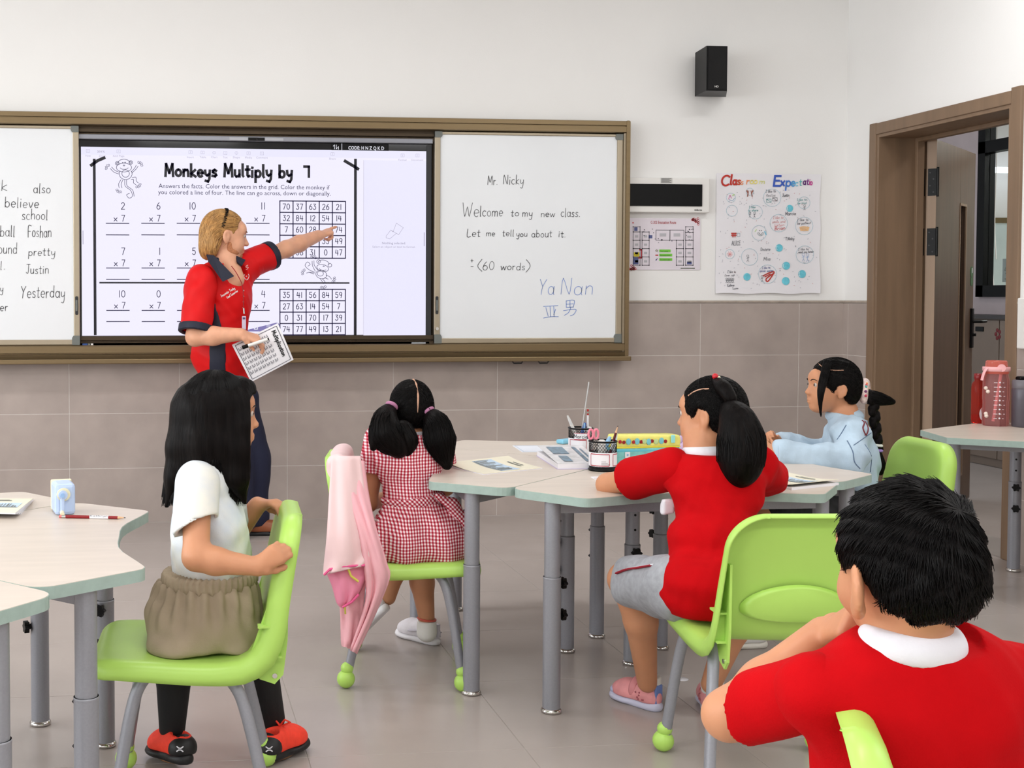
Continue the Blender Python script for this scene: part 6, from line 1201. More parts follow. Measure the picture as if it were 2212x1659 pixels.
def ponytail(parent, base, pts, rads, n=420, hmat=hair_b, smat=hair_s, rr=.0011, flare=1.0, vox=.005, jitter=.5):
    pt = [np.array(q, float) for q in bez(pts, 8)]; m = len(pt); ri = np.interp(np.linspace(0, 1, m), np.linspace(0, 1, len(rads)), rads)
    s_ = SDF(vox); s_.chain(pt[::2]+[pt[-1]], list(ri[::2]*.93)+[ri[-1]*.6], .012); s_.mesh('ponytail', hmat, parent, base, 1); P = []
    for i in range(n):
        a = random.uniform(0, 2*PI); q = math.sqrt(random.uniform(.55, 1.12)); L = random.uniform(.80, 1.05); row = []
        for t in np.linspace(0, 1, 10):
            x = t*L*(m-1); j = min(int(x), m-2); fr_ = x-j; c0 = pt[j]*(1-fr_)+pt[j+1]*fr_; T = nv(pt[j+1]-pt[j]); A = nv(np.cross(T, (.3, .9, .2))); Bn = np.cross(T, A); r = np.interp(x/(m-1), np.linspace(0, 1, m), ri)*q*(1+(flare-1)*t); aa = a+.35*jitter*math.sin(3*t+i); row.append(c0+r*(math.cos(aa)*A+math.sin(aa)*Bn))
        P.append(row)
    strands('hair_strands', P, rr, rr*.5, smat, parent, base)
ponytail(g3, B3, [at(1572, 882, -3.66), at(1592, 905, -3.70), at(1601, 950, -3.71), at(1600, 1000, -3.72), at(1596, 1026, -3.72)], [.018, .045, .062, .060, .03], 600)
ponytail(g3, B3, [at(1545, 822, -3.585), at(1562, 838, -3.64), at(1578, 862, -3.665)], [.010, .02, .014], 80)
def band(parent, base, c, axis, r, tube, mt, nm='hair_tie'):
    A = nv(np.cross(axis, (.2, .5, .8))); Bn = np.cross(nv(axis), A); MB().tube([np.array(c)+r*(math.cos(a)*A+math.sin(a)*Bn)-base for a in np.linspace(0, 2*PI, 17)], tube, 8, False).build(nm, mt, parent)
pinkt = simple('pink_tie', (240, 176, 190), .7); band(g3, B3, at(1572, 881, -3.665), (.6, -.3, -.6), .016, .007, pinkt); band(g3, B3, at(1577, 887, -3.67), (.6, -.3, -.6), .018, .007, pinkt)
band(g3, B3, at(1548, 823, -3.60), (.7, -.3, -.5), .011, .005, simple('cream_tie', (232, 232, 200), .7)); m = MB(); m.ball(at(1545, 813, -3.60)-B3, .009, 10); m.build('hair_bead', simple('red_bead', (190, 30, 40), .3), g3)
A = on_surf(hm3, [(1487, 855), (1500, 846), (1515, 841), (1532, 840)], .0)
m = MB(); m.tube([q-B3 for q in A], .0022, 6); m.build('hair_parting', simple('scalp', (196, 150, 124), .6), g3)
# ------------------------------------------------------------------ long haired girl at the left
B1 = np.array([*C1, 0.0]); g1 = person('girl with long straight black hair holding her chair back, pale shirt and khaki shorts', B1)
H1 = Head(at(478, 893, -3.87), (1, .10, -.02), (0, 0, 1), .90)
sR = at(425, 1045, -3.955); sL = at(475, 1040, -3.775); ch1 = at(450, 1105, -3.865); wa1 = at(452, 1225, -3.86); pe1 = at(440, 1335, -3.86); nk1 = at(468, 985, -3.865)
eR = at(424, 1203, -4.03); wrR = at(556, 1224, -4.055); knR = at(600, 1196, -4.062); eL = at(500, 1165, -3.68); wrL = at(556, 1092, -3.735); knL = at(592, 1086, -3.76)
b = SDF(.004); H1.add(b); b.chain([H1.p(0, -.03, -.05), nk1, ch1], [.042, .042, .065], .03); b.chain([ch1, wa1, pe1], [.068, .065, .08], .03)
b.chain([ch1, sR, eR], [.055, .035, .031], .02); b.chain([eR, at(465, 1212, -4.035), wrR], [.031, .031, .021], .015); hand_(b, wrR, knR, (.15, 1, -.1), .070, [(.7, 1.0, .7), (.75, 1.0, .7), (.8, 1.0, .7), (.85, 1.0, .7)], -1, (.6, .5))
b.chain([ch1, sL, eL], [.055, .036, .032], .02); b.chain([eL, wrL], [.031, .023], .015); hand_(b, wrL, knL, (.3, -.25, -1), .064, [(.45, .5, .4), (.5, .6, .4), (.55, .6, .4), (.6, .6, .4)], 1, (.5, .8))
kA = at(378, 1375, -3.60); kB = at(545, 1372, -3.60); aA = at(372, 1572, -3.60); aB = at(588, 1552, -3.56)
for kn, an, dx in ((kA, aA, -.05), (kB, aB, .05)): b.chain([pe1+np.array([dx, .05, -.01]), kn], [.07, .05], .02); b.chain([kn, kn*.6+an*.4, an], [.047, .044, .030], .015)
b.mesh('body', skin_k, g1, B1); H1.eyes(g1, B1, EYE)
tie = pmat('pale_tie_dye_cotton', (214, 220, 226), .85, var=.09, vscale=9, bump=.08, bscale=350, spec=.25)
nt = tie.node_tree; crr = [n for n in nt.nodes if n.type == 'VALTORGB'][0]; crr.color_ramp.elements[0].color = (*S(196, 208, 226), 1); crr.color_ramp.elements[1].color = (*S(232, 230, 220), 1)
s = SDF(.0046); s.ell(ch1, (.083, .112, .13), None, .04).ell(wa1+np.array([.004, 0, .0]), (.090, .096, .075), None, .05).ell((ch1+wa1)/2+np.array([.008, 0, -.01]), (.09, .10, .09), None, .05); s.chain([nk1-np.array([0, 0, .035]), sR], [.05, .05], .03).chain([nk1-np.array([0, 0, .035]), sL], [.05, .05], .03)
slR = sR*.42+eR*.58; s.chain([sL, sL*.4+eL*.6], [.052, .054], .02); dR = nv(eR-sR); sleeve(g1, B1, sR, slR, .053, .056, tie, .043, 9, nv(dR+np.array([.45, 0, 0])))
s.disp(folds(.0045, 48, 21, (.6, .2, .8))).disp(folds(.0018, 120, 22)); s.plane(wa1-np.array([0, 0, .035]), (0, 0, -1)); s.plane(nk1+np.array([0, 0, -.005]), (-.1, 0, 1)); s.mesh('shirt', tie, g1, B1)
kh = pmat('khaki_cotton', (164, 148, 126), .8, var=.06, vscale=12, bump=.08, bscale=260, spec=.25); s = SDF(.0046)
s.ell(pe1+np.array([-.0, 0, .0]), (.137, .13, .115), None, .04).ell(wa1-np.array([-.0, 0, .05]), (.112, .111, .05), None, .04); s.ell(at(380, 1400, -3.93), (.07, .07, .045), None, .04); s.ell(at(515, 1400, -3.90), (.06, .08, .05), None, .04); s.chain([pe1+np.array([-.05, .05, -.01]), kA], [.085, .07], .03).chain([pe1+np.array([.05, .05, -.01]), kB], [.085, .07], .03)
s.disp(folds(.006, 42, 31, (1, 0, .4))).disp(folds(.0025, 95, 32, (1, .3, .4))).disp(lambda P: (.006*np.sin(np.arctan2(P[..., 1]-pe1[1], P[..., 0]-pe1[0])*21+3*(P[..., 2]-.5))*np.clip((P[..., 2]-.44)/.08, 0, 1)).astype(np.float32)); s.plane((0, 0, .392), (0, 0, -1), .012); s.plane(wa1-np.array([0, 0, .03]), (0, 0, 1)); s.cut(lambda P: (P[..., 1]-(-3.585)).astype(np.float32)); s.mesh('shorts', kh, g1, B1)
wb_ = SDF(.004); wc = wa1-np.array([-.001, 0, .026]); wb_.ell(wc, (.1175, .1165, .06), None, .01); wb_.plane(wc+np.array([0, 0, .018]), (0, 0, 1)).plane(wc-np.array([0, 0, .018]), (0, 0, -1)); wb_.disp(lambda P: (.0028*np.sin(np.arctan2(P[..., 1]-wc[1], P[..., 0]-wc[0])*46+2*np.sin(P[..., 2]*60))).astype(np.float32)); wb_.mesh('waistband', kh, g1, B1)
tgt_ = pmat('black_tights', (14, 14, 16), .7, var=.1, vscale=40, bump=.05, bscale=300); s = SDF(.0045)
for kn, an in ((kA, aA), (kB, aB)): s.chain([kn-np.array([0, .0, .01]), kn*.6+an*.4, an], [.052, .0485, .035], .012)
s.plane((0, 0, .36), (0, 0, 1)); s.mesh('tights', tgt_, g1, B1)
orange = pmat('fluorescent_coral_knit', (250, 66, 44), .7, var=.08, vscale=60, bump=.2, bscale=350); solek = pmat('black_rubber_sole', (26, 25, 27), .5, var=.15, vscale=80); gum = simple('gum_rubber', (120, 84, 54), .6)
for hl, to, upv in ((at(405, 1652, -3.68), at(318, 1672, -3.52), (.25, -.2, 1)), (at(566, 1650, -3.66), at(676, 1612, -3.50), (-.15, -.1, 1))):
    hl = np.array(hl); hl[2] = max(hl[2], .012); to = np.array(to); d = nv(to-hl); to = hl+d*.185
    if to[2] < .008: to[2] = .008
    up_, P, L = shoe(g1, B1, hl, to, .082, .08, orange, solek, upv)
    hc = SDF(.004); Rm = np.stack([nv(P(1, 0, 0)-P(0, 0, 0)), nv(P(0, 1, 0)-P(0, 0, 0)), nv(P(0, 0, 1)-P(0, 0, 0))], 1); hc.ell(P(0, L*.14, .038), (.041, L*.19, .036), Rm, .01); hc.plane(P(0, L*.22, .05), Rm[:, 1]*1+Rm[:, 2]*.35).plane(P(0, 0, .024), -Rm[:, 2]); hc.mesh('heel_counter', solek, up_, B1)
    m = MB(); ln_ = [[(-.008, .006), (-.003, .0022), (.003, .0022), (.008, .006)], [(-.008, -.006), (-.003, -.0022), (.003, -.0022), (.008, -.006)]]
    bk_ = -Rm[:, 1]; 
    view = nv(CAM-P(0, 0, .045)); sgn = 1 if (Rm[:, 0]@view) > 0 else -1; ang = .75*sgn if abs(Rm[:, 0]@view) > .35 else 0
    nrm = nv(-Rm[:, 1]*math.cos(ang)+Rm[:, 0]*math.sin(ang)); tg_ = np.cross(Rm[:, 2], nrm); cen = P(0, L*.14, .046)+nrm*(.040+.012*abs(math.cos(ang)))
    for st in ln_: ribbon(m, st, .0030, lambda x, z: tuple(cen+tg_*x+Rm[:, 2]*z+nrm*(.0006-.6*x*x/.05)-B1))
    m.build('emblem', cloth_white, up_)
    ou = SDF(.004); ou.ell(P(0, L*.42, -.0), (.028, L*.30, .006), Rm, .01); ou.mesh('outsole', gum, up_, B1)
    m = MB()
    for k in range(4): yy = L*(.44+.09*k); zz = .073-.008*k; m.tube([P(-.02, yy, zz-.006)-B1, P(0, yy+.006, zz+.003)-B1, P(.02, yy, zz-.006)-B1], .003, 6)
    for s_ in (-1, 1): m.tube([P(0, L*.42, .08)-B1, P(s_*.02, L*.40, .10)-B1, P(s_*.03, L*.46, .092)-B1, P(s_*.006, L*.45, .08)-B1], .0026, 6)
    m.build('laces', orange, up_)
h = SDF(.0045); cap_hair(h, H1, 1.0); h.cut(face_cut(H1, .066, .045, .55))
for pts, rs in (([at(410, 880, -3.87), at(400, 965, -3.885), at(384, 1030, -3.90), at(360, 1092, -3.91)], [.046, .042, .028, .006]), ([at(448, 890, -3.90), at(446, 960, -3.915), at(430, 1000, -3.93)], [.052, .048, .026]), ([at(485, 885, -3.905), at(490, 965, -3.915), at(508, 1030, -3.93), at(528, 1085, -3.93)], [.046, .042, .028, .006]), ([at(450, 890, -3.82), at(455, 980, -3.81), at(470, 1050, -3.80)], [.06, .055, .02]), ([at(515, 880, -3.905), at(522, 920, -3.925), at(522, 970, -3.935), at(526, 1025, -3.94)], [.034, .026, .022, .012])): h.chain(pts, rs, .03)
h.chain([at(527, 842, -3.875), at(530, 885, -3.90), at(522, 930, -3.925)], [.030, .026, .022], .02); h.disp(lambda P: (.0009*np.sin(P[..., 0]*210+np.sin(P[..., 2]*14)*2+P[..., 1]*60)).astype(np.float32)); h.mesh('hair', hair_b, g1, B1, 1)
paths = []
def proj(p): d = np.array(p)-CAM; z = d@_F; return PX+FPX*(d@_R)/z, PY-FPX*(d@_U)/z
bk = [(386, 880), (372, 960), (358, 1030), (348, 1092)]; fr = [(546, 885), (540, 960), (541, 1020), (532, 1085)]
for i in range(1700):
    w = random.random(); az = math.radians(165-128*w); P = []; r_ = 1.0+random.uniform(-.012, .02)
    for el in np.linspace(random.uniform(40, 80), 2, 7):
        e_ = math.radians(el); P.append(H1.p(.0845*r_*math.cos(e_)*math.sin(az), -.016+.1025*r_*math.cos(e_)*math.cos(az), .024+.0945*r_*math.sin(e_)))
    E0 = P[-1]; uE, vE = proj(E0); lim = 1.0
    if .28 < w < .74: lim = .56+.2*random.random()
    lim *= random.uniform(.82, 1.04); ut0 = bk[0][0]*(1-w)+fr[0][0]*w; bow = math.sin(PI*w); dph = random.uniform(0, 6)
    for t in np.linspace(.1, 1, 9):
        x = t*lim*3; j = min(int(x), 2); f_ = x-j; u_ = (bk[j][0]*(1-f_)+bk[j+1][0]*f_)*(1-w)+(fr[j][0]*(1-f_)+fr[j+1][0]*f_)*w; v_ = vE+(1086-vE)*t*lim
        uu = uE*(1-min(1, 2.2*t))+u_*min(1, 2.2*t); P.append(at(uu+1.0*math.sin(dph+4*t), v_, E0[1]-.012*bow*t))
    paths.append(bez(P, 2))
strands('hair_strands', paths, .0010, .0006, hair_s, g1, B1)
# ------------------------------------------------------------------ girl in the gingham dress
B2 = np.array([*C2, 0.0]); g2 = person('girl in a red and white gingham dress seen from behind with two loose pigtails', B2)
H2 = Head(at(888, 886, -2.76), (.02, .98, -.18), (0, .18, 1), .86)
s2L = at(818, 950, -2.80); s2R = at(948, 950, -2.80); ch2 = at(882, 1000, -2.835); wa2 = at(893, 1078, -2.87); pe2 = at(905, 1150, -2.90); nk2 = at(886, 935, -2.79)
e2L = at(794, 1085, -2.76); w2L = at(850, 1075, -2.55); e2R = at(962, 1050, -2.62); w2R = at(1010, 1015, -2.47)
b = SDF(.0045); H2.add(b); b.chain([H2.p(0, -.03, -.05), nk2, ch2], [.04, .04, .07], .03); b.chain([ch2+np.array([0, .02, 0]), wa2+np.array([0, .02, 0]), pe2], [.065, .065, .08], .03); b.chain([nk2-np.array([0, 0, .03]), s2L, e2L, w2L], [.04, .036, .031, .023], .02); b.chain([nk2-np.array([0, 0, .03]), s2R, e2R, w2R], [.04, .036, .031, .023], .02)
hand_(b, w2L, w2L+np.array([.03, .04, 0]), (0, 0, -1), .06, [(.3, .4, .3)]*4, -1); hand_(b, w2R, w2R+np.array([.04, .04, 0]), (0, 0, -1), .06, [(.3, .4, .3)]*4, 1)
k2R = at(905, 1205, -2.60); a2R = at(922, 1338, -2.60); k2L = at(855, 1200, -2.62); a2L = at(838, 1290, -2.62)
for kn, an, dx in ((k2R, a2R, .03), (k2L, a2L, -.05)): b.chain([pe2+np.array([dx, .06, 0]), kn], [.07, .05], .02); b.chain([kn, kn*.6+an*.4, an], [.045, .042, .028], .015)
b.mesh('body', skin_k, g2, B2)
ging = bpy.data.materials.new('red_gingham_cotton'); ging.use_nodes = True; nt = ging.node_tree; N = nt.nodes; Lk = nt.links; bs = N['Principled BSDF']; bs.inputs['Roughness'].default_value = .85; bs.inputs['Specular IOR Level'].default_value = .25
tc = N.new('ShaderNodeTexCoord'); dn = N.new('ShaderNodeTexNoise'); dn.inputs['Scale'].default_value = 9; Lk.new(tc.outputs['Object'], dn.inputs[0]); mxv = N.new('ShaderNodeVectorMath'); mxv.operation = 'MULTIPLY_ADD'; Lk.new(dn.outputs['Color'], mxv.inputs[0]); mxv.inputs[1].default_value = (.016, .016, .012); Lk.new(tc.outputs['Object'], mxv.inputs[2]); sp_ = N.new('ShaderNodeSeparateXYZ'); Lk.new(mxv.outputs[0], sp_.inputs[0]); band_ = []
for ax_, per in ((0, .0098), (2, .0102)):
    a = N.new('ShaderNodeMath'); a.operation = 'MULTIPLY'; a.inputs[1].default_value = 1/per; Lk.new(sp_.outputs[ax_], a.inputs[0]); f_ = N.new('ShaderNodeMath'); f_.operation = 'FRACT'; Lk.new(a.outputs[0], f_.inputs[0]); g_ = N.new('ShaderNodeMath'); g_.operation = 'GREATER_THAN'; g_.inputs[1].default_value = .5; Lk.new(f_.outputs[0], g_.inputs[0]); band_.append(g_)
ad = N.new('ShaderNodeMath'); ad.operation = 'ADD'; Lk.new(band_[0].outputs[0], ad.inputs[0]); m2 = N.new('ShaderNodeMath'); m2.operation = 'MULTIPLY'; m2.inputs[1].default_value = .78; Lk.new(band_[1].outputs[0], m2.inputs[0]); Lk.new(m2.outputs[0], ad.inputs[1]); cr = N.new('ShaderNodeValToRGB'); hf = N.new('ShaderNodeMath'); hf.operation = 'MULTIPLY'; hf.inputs[1].default_value = .5; Lk.new(ad.outputs[0], hf.inputs[0]); Lk.new(hf.outputs[0], cr.inputs[0]); cr.color_ramp.elements[0].color = (*S(240, 230, 234), 1); cr.color_ramp.elements[1].position = .9; cr.color_ramp.elements[1].color = (*S(150, 18, 40), 1); el_ = cr.color_ramp.elements.new(.5); el_.color = (*S(205, 92, 108), 1); Lk.new(cr.outputs[0], bs.inputs['Base Color'])
s = SDF(.0046); s.ell(ch2, (.116, .092, .115), None, .04).ell(wa2, (.094, .082, .07), None, .04); s.chain([nk2-np.array([0, 0, .03]), s2L], [.05, .05], .03).chain([nk2-np.array([0, 0, .03]), s2R], [.05, .05], .03); sleeve(g2, B2, s2L, s2L*.52+e2L*.48, .051, .054, ging, .042, 3); sleeve(g2, B2, s2R, s2R*.52+e2R*.48, .051, .054, ging, .042, 4)
s.disp(folds(.0035, 55, 41, (.3, 0, 1))); s.cut(near_cut(nk2+np.array([0, 0, -.002]), np.array([0, 0, 1.0]), .09)); s.plane(wa2-np.array([0, 0, .02]), (0, 0, -1)); s.mesh('dress_bodice', ging, g2, B2)
s = SDF(.0048); s.ell(wa2-np.array([0, 0, .025]), (.098, .086, .04), None, .04).ell(at(905, 1160, -2.90), (.145, .13, .115), None, .05).ell(at(870, 1175, -2.93), (.10, .10, .09), None, .05).ell(at(962, 1172, -2.93), (.088, .11, .10), None, .05); s.chain([pe2+np.array([.03, .06, 0]), k2R], [.08, .075], .03).chain([pe2+np.array([-.05, .06, 0]), k2L], [.08, .075], .03)
wcx = wa2.copy(); s.disp(lambda P: (.0085*np.sin(np.arctan2(P[..., 1]-wcx[1]-.05, P[..., 0]-wcx[0])*11+4*(P[..., 2]-.5))*np.clip((wcx[2]-P[..., 2])/.12, 0, 1)).astype(np.float32)).disp(folds(.003, 60, 44)); s.plane((0, 0, .385), (0, 0, -1), .015); s.plane(wa2+np.array([0, 0, .0]), (0, 0, 1)); s.mesh('dress_skirt', ging, g2, B2)
s = SDF(.0042); wc2 = wa2-np.array([0, .001, .0]); s.ell(wc2, (.1085, .0965, .06), None, .01); s.plane(wc2+np.array([0, 0, .016]), (-.12, 0, 1)).plane(wc2-np.array([0, 0, .016]), (.12, 0, -1)); gb = ging.copy(); gb.name = 'red_gingham_bias'; sv_ = [n_ for n_ in gb.node_tree.nodes if n_.type == 'SEPXYZ'][0]; rt = gb.node_tree.nodes.new('ShaderNodeVectorRotate'); rt.rotation_type = 'Y_AXIS'; rt.inputs['Angle'].default_value = .75; gb.node_tree.links.new(sv_.inputs[0].links[0].from_socket, rt.inputs['Vector']); gb.node_tree.links.new(rt.outputs[0], sv_.inputs[0]); sash = s.mesh('sash', gb, g2, B2); s = SDF(.0042); s.chain([at(945, 1072, -2.965), at(978, 1090, -2.97), at(1000, 1135, -2.97), at(1006, 1190, -2.965), at(1001, 1222, -2.96)], [.012, .022, .026, .02, .006], .01); s.disp(folds(.003, 80, 46)); s.mesh('sash_tail', gb, g2, B2)
c = SDF(.004); c.ell(nk2+np.array([0, 0, .0]), (.056, .054, .022), None, .006); c.ell(nk2+np.array([0, .01, .03]), (.042, .042, .05), None, .004, 's'); c.mesh('collar', cloth_white, g2, B2)
h = SDF(.0044); cap_hair(h, H2, 1.02); h.cut(face_cut(H2, .05, .05)); h.cut(below_cut(H2, [(-.2, -.075), (-.05, -.078), (-.03, -.06), (.0, -.02), (.06, -.02)])); hm2 = h.mesh('hair', hair_b, g2, B2, 2); comb(hm2, 1300, .05, lambda p: (at(846, 880, -2.80) if p[0] < H2.p(.006, 0, 0)[0] else at(926, 890, -2.80))-p, hair_s, g2, B2)
ponytail(g2, B2, [at(846, 880, -2.83), at(832, 905, -2.87), at(838, 940, -2.895), at(862, 968, -2.91)], [.014, .040, .055, .032], 420, flare=1.1)
ponytail(g2, B2, [at(838, 900, -2.87), at(818, 930, -2.89), at(806, 968, -2.90)], [.02, .03, .008], 160, flare=1.2)
ponytail(g2, B2, [at(926, 892, -2.83), at(942, 915, -2.87), at(950, 955, -2.90), at(966, 1005, -2.905)], [.014, .042, .05, .014], 480, flare=1.15)
ponytail(g2, B2, [at(870, 925, -2.89), at(885, 955, -2.91), at(878, 985, -2.91)], [.03, .026, .004], 140, flare=1.2)
tiem = simple('mauve_tie', (176, 116, 150), .7); band(g2, B2, at(846, 877, -2.845), (-.5, -.5, -.7), .016, .0065, tiem); band(g2, B2, at(926, 889, -2.845), (.5, -.5, -.7), .016, .0065, tiem)
m = MB(); m.tube([np.array(H2.p(x, y, z))-B2 for x, y, z in ((.004, .02, .1205), (.006, -.04, .1165), (.008, -.085, .094), (.008, -.117, .047), (.006, -.1215, .018), (.004, -.119, -.02))], [.001, .0032, .0034, .0034, .0032, .001], 6); m.build('hair_parting', M['scalp'], g2)
wsh = pmat('white_mesh_trainer', (226, 222, 228), .5, var=.06, vscale=40, bump=.1, bscale=160); hl = np.array(onz(945, 1394, 0)); to = hl+nv(np.array([-.10, .14, 0]))*.19; up_, P, L = shoe(g2, B2, hl, to, .085, .082, wsh, simple('white_sole', (232, 230, 234), .5))
m = MB(); m.tube([P(.036, L*.1, .035)-B2, P(.042, L*.3, .05)-B2, P(.038, L*.5, .04)-B2], .007, 8, flat=.4); m.tube([P(-.036, L*.1, .035)-B2, P(-.042, L*.3, .05)-B2, P(-.038, L*.55, .04)-B2], .007, 8, flat=.4); m.tube([P(0, -.004, .03)-B2, P(0, .0, .075)-B2], .009, 8); m.build('overlay', simple('silver_overlay', (206, 202, 214), .35), up_)
hl2 = at(838, 1318, -2.66); to2 = hl2+nv(np.array([-.06, .1, -.1]))*.18; shoe(g2, B2, hl2, to2, .085, .08, wsh, M['white_sole'], (0, -.3, 1))
s = SDF(.004); s.chain([a2R-np.array([0, 0, .045]), a2R-np.array([0, 0, .004])], [.036, .034], .01); s.plane(a2R-np.array([0, 0, .004]), (0, 0, 1)); s.mesh('sock', M['sock_white'], g2, B2); band(g2, B2, a2R+np.array([0, 0, .002]), (.1, 0, 1), .031, .004, simple('coral_beads', (200, 90, 74), .4), 'anklet')
# jacket over the chair back
jk = thing('pink_jacket', 'thin pink jacket draped over the back of the gingham girl\'s chair', 'jacket', tuple(B2)); jm = pmat('sheer_pink_nylon', (246, 184, 192), .5, var=.05, vscale=10, bump=.04, bscale=60, spec=.4); jm2 = pmat('pale_pink_lining', (240, 206, 206), .5, var=.04, vscale=10); hot = simple('hot_pink_zip', (236, 96, 150), .5)
def drape(nm, outline_l, outline_r, yv, mt, th=.006, amp=.007, seed=5, fr=60):
    n = 26; mcol = 14; L_ = bez(outline_l, 12); R_ = bez(outline_r, 12); Y = bez([(y,) for y in yv], 12); V = []; pick = lambda A, t: A[min(int(round(t*(len(A)-1))), len(A)-1)]
    r = np.random.default_rng(seed); ph = r.random(4)*6
    for i in range(n+1):
        t = i/n; l = pick(L_, t); rr = pick(R_, t); y = float(pick(Y, t)[0])
        for j in range(mcol+1):
            s_ = j/mcol; q = np.array(l)*(1-s_)+np.array(rr)*s_; yy = y-.02*math.sin(PI*s_)+amp*(math.sin(s_*11+t*3+ph[0])+.6*math.sin(s_*19-t*5+ph[1]))*(.3+t); V.append(at(q[0], q[1], yy)-B2)
    w_ = mcol+1; m = MB(); m.add(V, [(i*w_+j, i*w_+j+1, (i+1)*w_+j+1, (i+1)*w_+j) for i in range(n) for j in range(mcol)], True); o = m.build(nm, mt, jk); md = o.modifiers.new('thick', 'SOLIDIFY'); md.thickness = th; md.offset = 0; return o
drape('outer_panel', [(716, 985), (710, 1090), (706, 1160), (700, 1215), (698, 1242)], [(778, 985), (790, 1080), (800, 1150), (812, 1190), (786, 1222)], [-3.03, -3.07, -3.10, -3.11, -3.12], jm2, amp=.006)
drape('back_panel', [(735, 992), (745, 1060), (770, 1130), (786, 1215), (790, 1300), (756, 1404)], [(786, 996), (796, 1070), (812, 1140), (836, 1215), (838, 1262), (770, 1412)], [-3.0, -3.06, -3.10, -3.12, -3.12, -3.10], jm, amp=.009, seed=8)
drape('lower_panel', [(700, 1226), (716, 1262), (728, 1300), (738, 1312)], [(800, 1216), (790, 1250), (770, 1290), (752, 1306)], [-3.09, -3.10, -3.10, -3.09], simple('mid_pink_nylon', (244, 148, 176), .5), amp=.006, seed=3)
drape('sleeve', [(733, 1300), (736, 1340), (738, 1385), (740, 1396)], [(792, 1240), (785, 1310), (776, 1370), (768, 1404)], [-3.06, -3.07, -3.07, -3.06], jm, amp=.008, seed=13)
CB = np.array(Matrix.Rotation(C2R, 3, 'Z')); s = SDF(.005); LB = lambda x, y, z: B2+CB@np.array([x, y, z]); s.box(LB(0, -.238, .620), (.186, .034, .118), CB@np.array([[1, 0, 0], [0, .985, -.17], [0, .17, .985]]), .03); s.disp(folds(.004, 50, 55, (0, .3, 1))); jb = s.mesh('draped_body', jm2, jk, B2)
m = MB(); m.tube([at(u, v, -3.135)-B2 for u, v in ((700, 1242), (712, 1230), (740, 1224), (788, 1221))], .004, 6); m.tube([at(u, v, -3.125)-B2 for u, v in ((740, 1312), (760, 1300), (775, 1284))], .004, 6); z_ = m.build('zip', hot, jk); m = MB(); m.tube([at(u, v, -3.13)-B2 for u, v in ((745, 1312), (746, 1326))], .003, 6); m.build('zip_pull', simple('olive_tag', (190, 180, 70), .5), z_)
m = MB(); m.tube([at(u, v, -3.13)-B2 for u, v in ((752, 1228), (758, 1244), (774, 1256))], .004, 6); m.build('yellow_loop', simple('lemon_tape', (222, 210, 90), .5), jk)
# ------------------------------------------------------------------ girl in the denim jacket
B4 = np.array([*C4, 0.0]); g4 = person('girl in a pale denim jacket looking left with a braid and colourful scrunchie', B4)
H4 = Head(at(1796, 834, -2.62), (-1, .12, .06), (.06, 0, 1), .90)
s4L = at(1840, 937, -2.71); s4R = at(1826, 934, -2.52); ch4 = at(1827, 975, -2.62); pe4 = np.array([2.42, -2.64, .47]); nk4 = at(1822, 890, -2.62); e4L = at(1836, 1000, -2.80); w4L = at(1674, 984, -2.74); e4R = at(1790, 985, -2.45); w4R = at(1678, 958, -2.50)
b = SDF(.0044); H4.add(b); b.chain([H4.p(0, -.03, -.05), nk4, ch4+np.array([.02, 0, 0]), pe4], [.042, .042, .06, .08], .02); b.chain([nk4, s4L, e4L, w4L], [.04, .035, .03, .023], .02); b.chain([nk4, s4R, e4R, w4R], [.04, .035, .03, .023], .02)
hand_(b, w4L, at(1648, 962, -2.70), (0, .6, .3), .062, [(.5, .6, .4)]*4, -1); hand_(b, w4R, at(1660, 940, -2.52), (-.2, -.6, -.2), .062, [(.6, .8, .5)]*4, 1)
for dy in (-.08, .06): b.chain([pe4+np.array([0, dy, 0]), pe4+np.array([-.30, dy, -.02]), pe4+np.array([-.33, dy, -.40])], [.075, .052, .032], .02)
b.mesh('body', skin_k, g4, B4); s = SDF(.005); s.ell(pe4+np.array([-.01, -.01, 0]), (.125, .135, .085), None, .03)
for dy in (-.08, .06): s.chain([pe4+np.array([0, dy, 0]), pe4+np.array([-.27, dy, -.015])], [.085, .068], .03); shoe(g4, B4, np.array([pe4[0]-.30, pe4[1]+dy, 0]), np.array([pe4[0]-.47, pe4[1]+dy, 0]), .08, .075, simple('white_canvas_shoe', (220, 218, 214), .6), simple('cream_sole', (230, 226, 216), .5))
s.plane((0, 0, .40), (0, 0, -1), .01); s.disp(folds(.004, 50, 66)); s.mesh('skirt', pmat('black_floral_cotton', (26, 26, 28), .8, var=.9, vscale=40), g4, B4); H4.eyes(g4, B4, EYE)
den = pmat('pale_denim', (178, 198, 214), .8, var=.10, vscale=14, bump=.12, bscale=320, spec=.25); dend = simple('denim_seam', (96, 116, 142), .8); s = SDF(.0048)
s.ell(ch4+np.array([.01, 0, 0]), (.086, .125, .125), None, .05).ell(ch4-np.array([-.006, 0, .10]), (.094, .12, .10), None, .05); s.chain([nk4-np.array([0, 0, .02]), s4L], [.05, .058], .03).chain([nk4-np.array([0, 0, .02]), s4R], [.05, .058], .03); s.chain([s4L, e4L+np.array([0, 0, .01]), w4L+np.array([.02, 0, 0])], [.06, .056, .045], .025).chain([s4R, e4R, w4R+np.array([.02, 0, 0])], [.058, .052, .042], .025); s.disp(folds(.007, 46, 61, (.7, .2, .6))).disp(folds(.0025, 120, 62)); s.plane(np.array([0, 0, .47]), (0, 0, -1)); s.cut(near_cut(nk4+np.array([0, 0, -.01]), np.array([.25, 0, 1]), .09)); dj = s.mesh('denim_jacket', den, g4, B4)
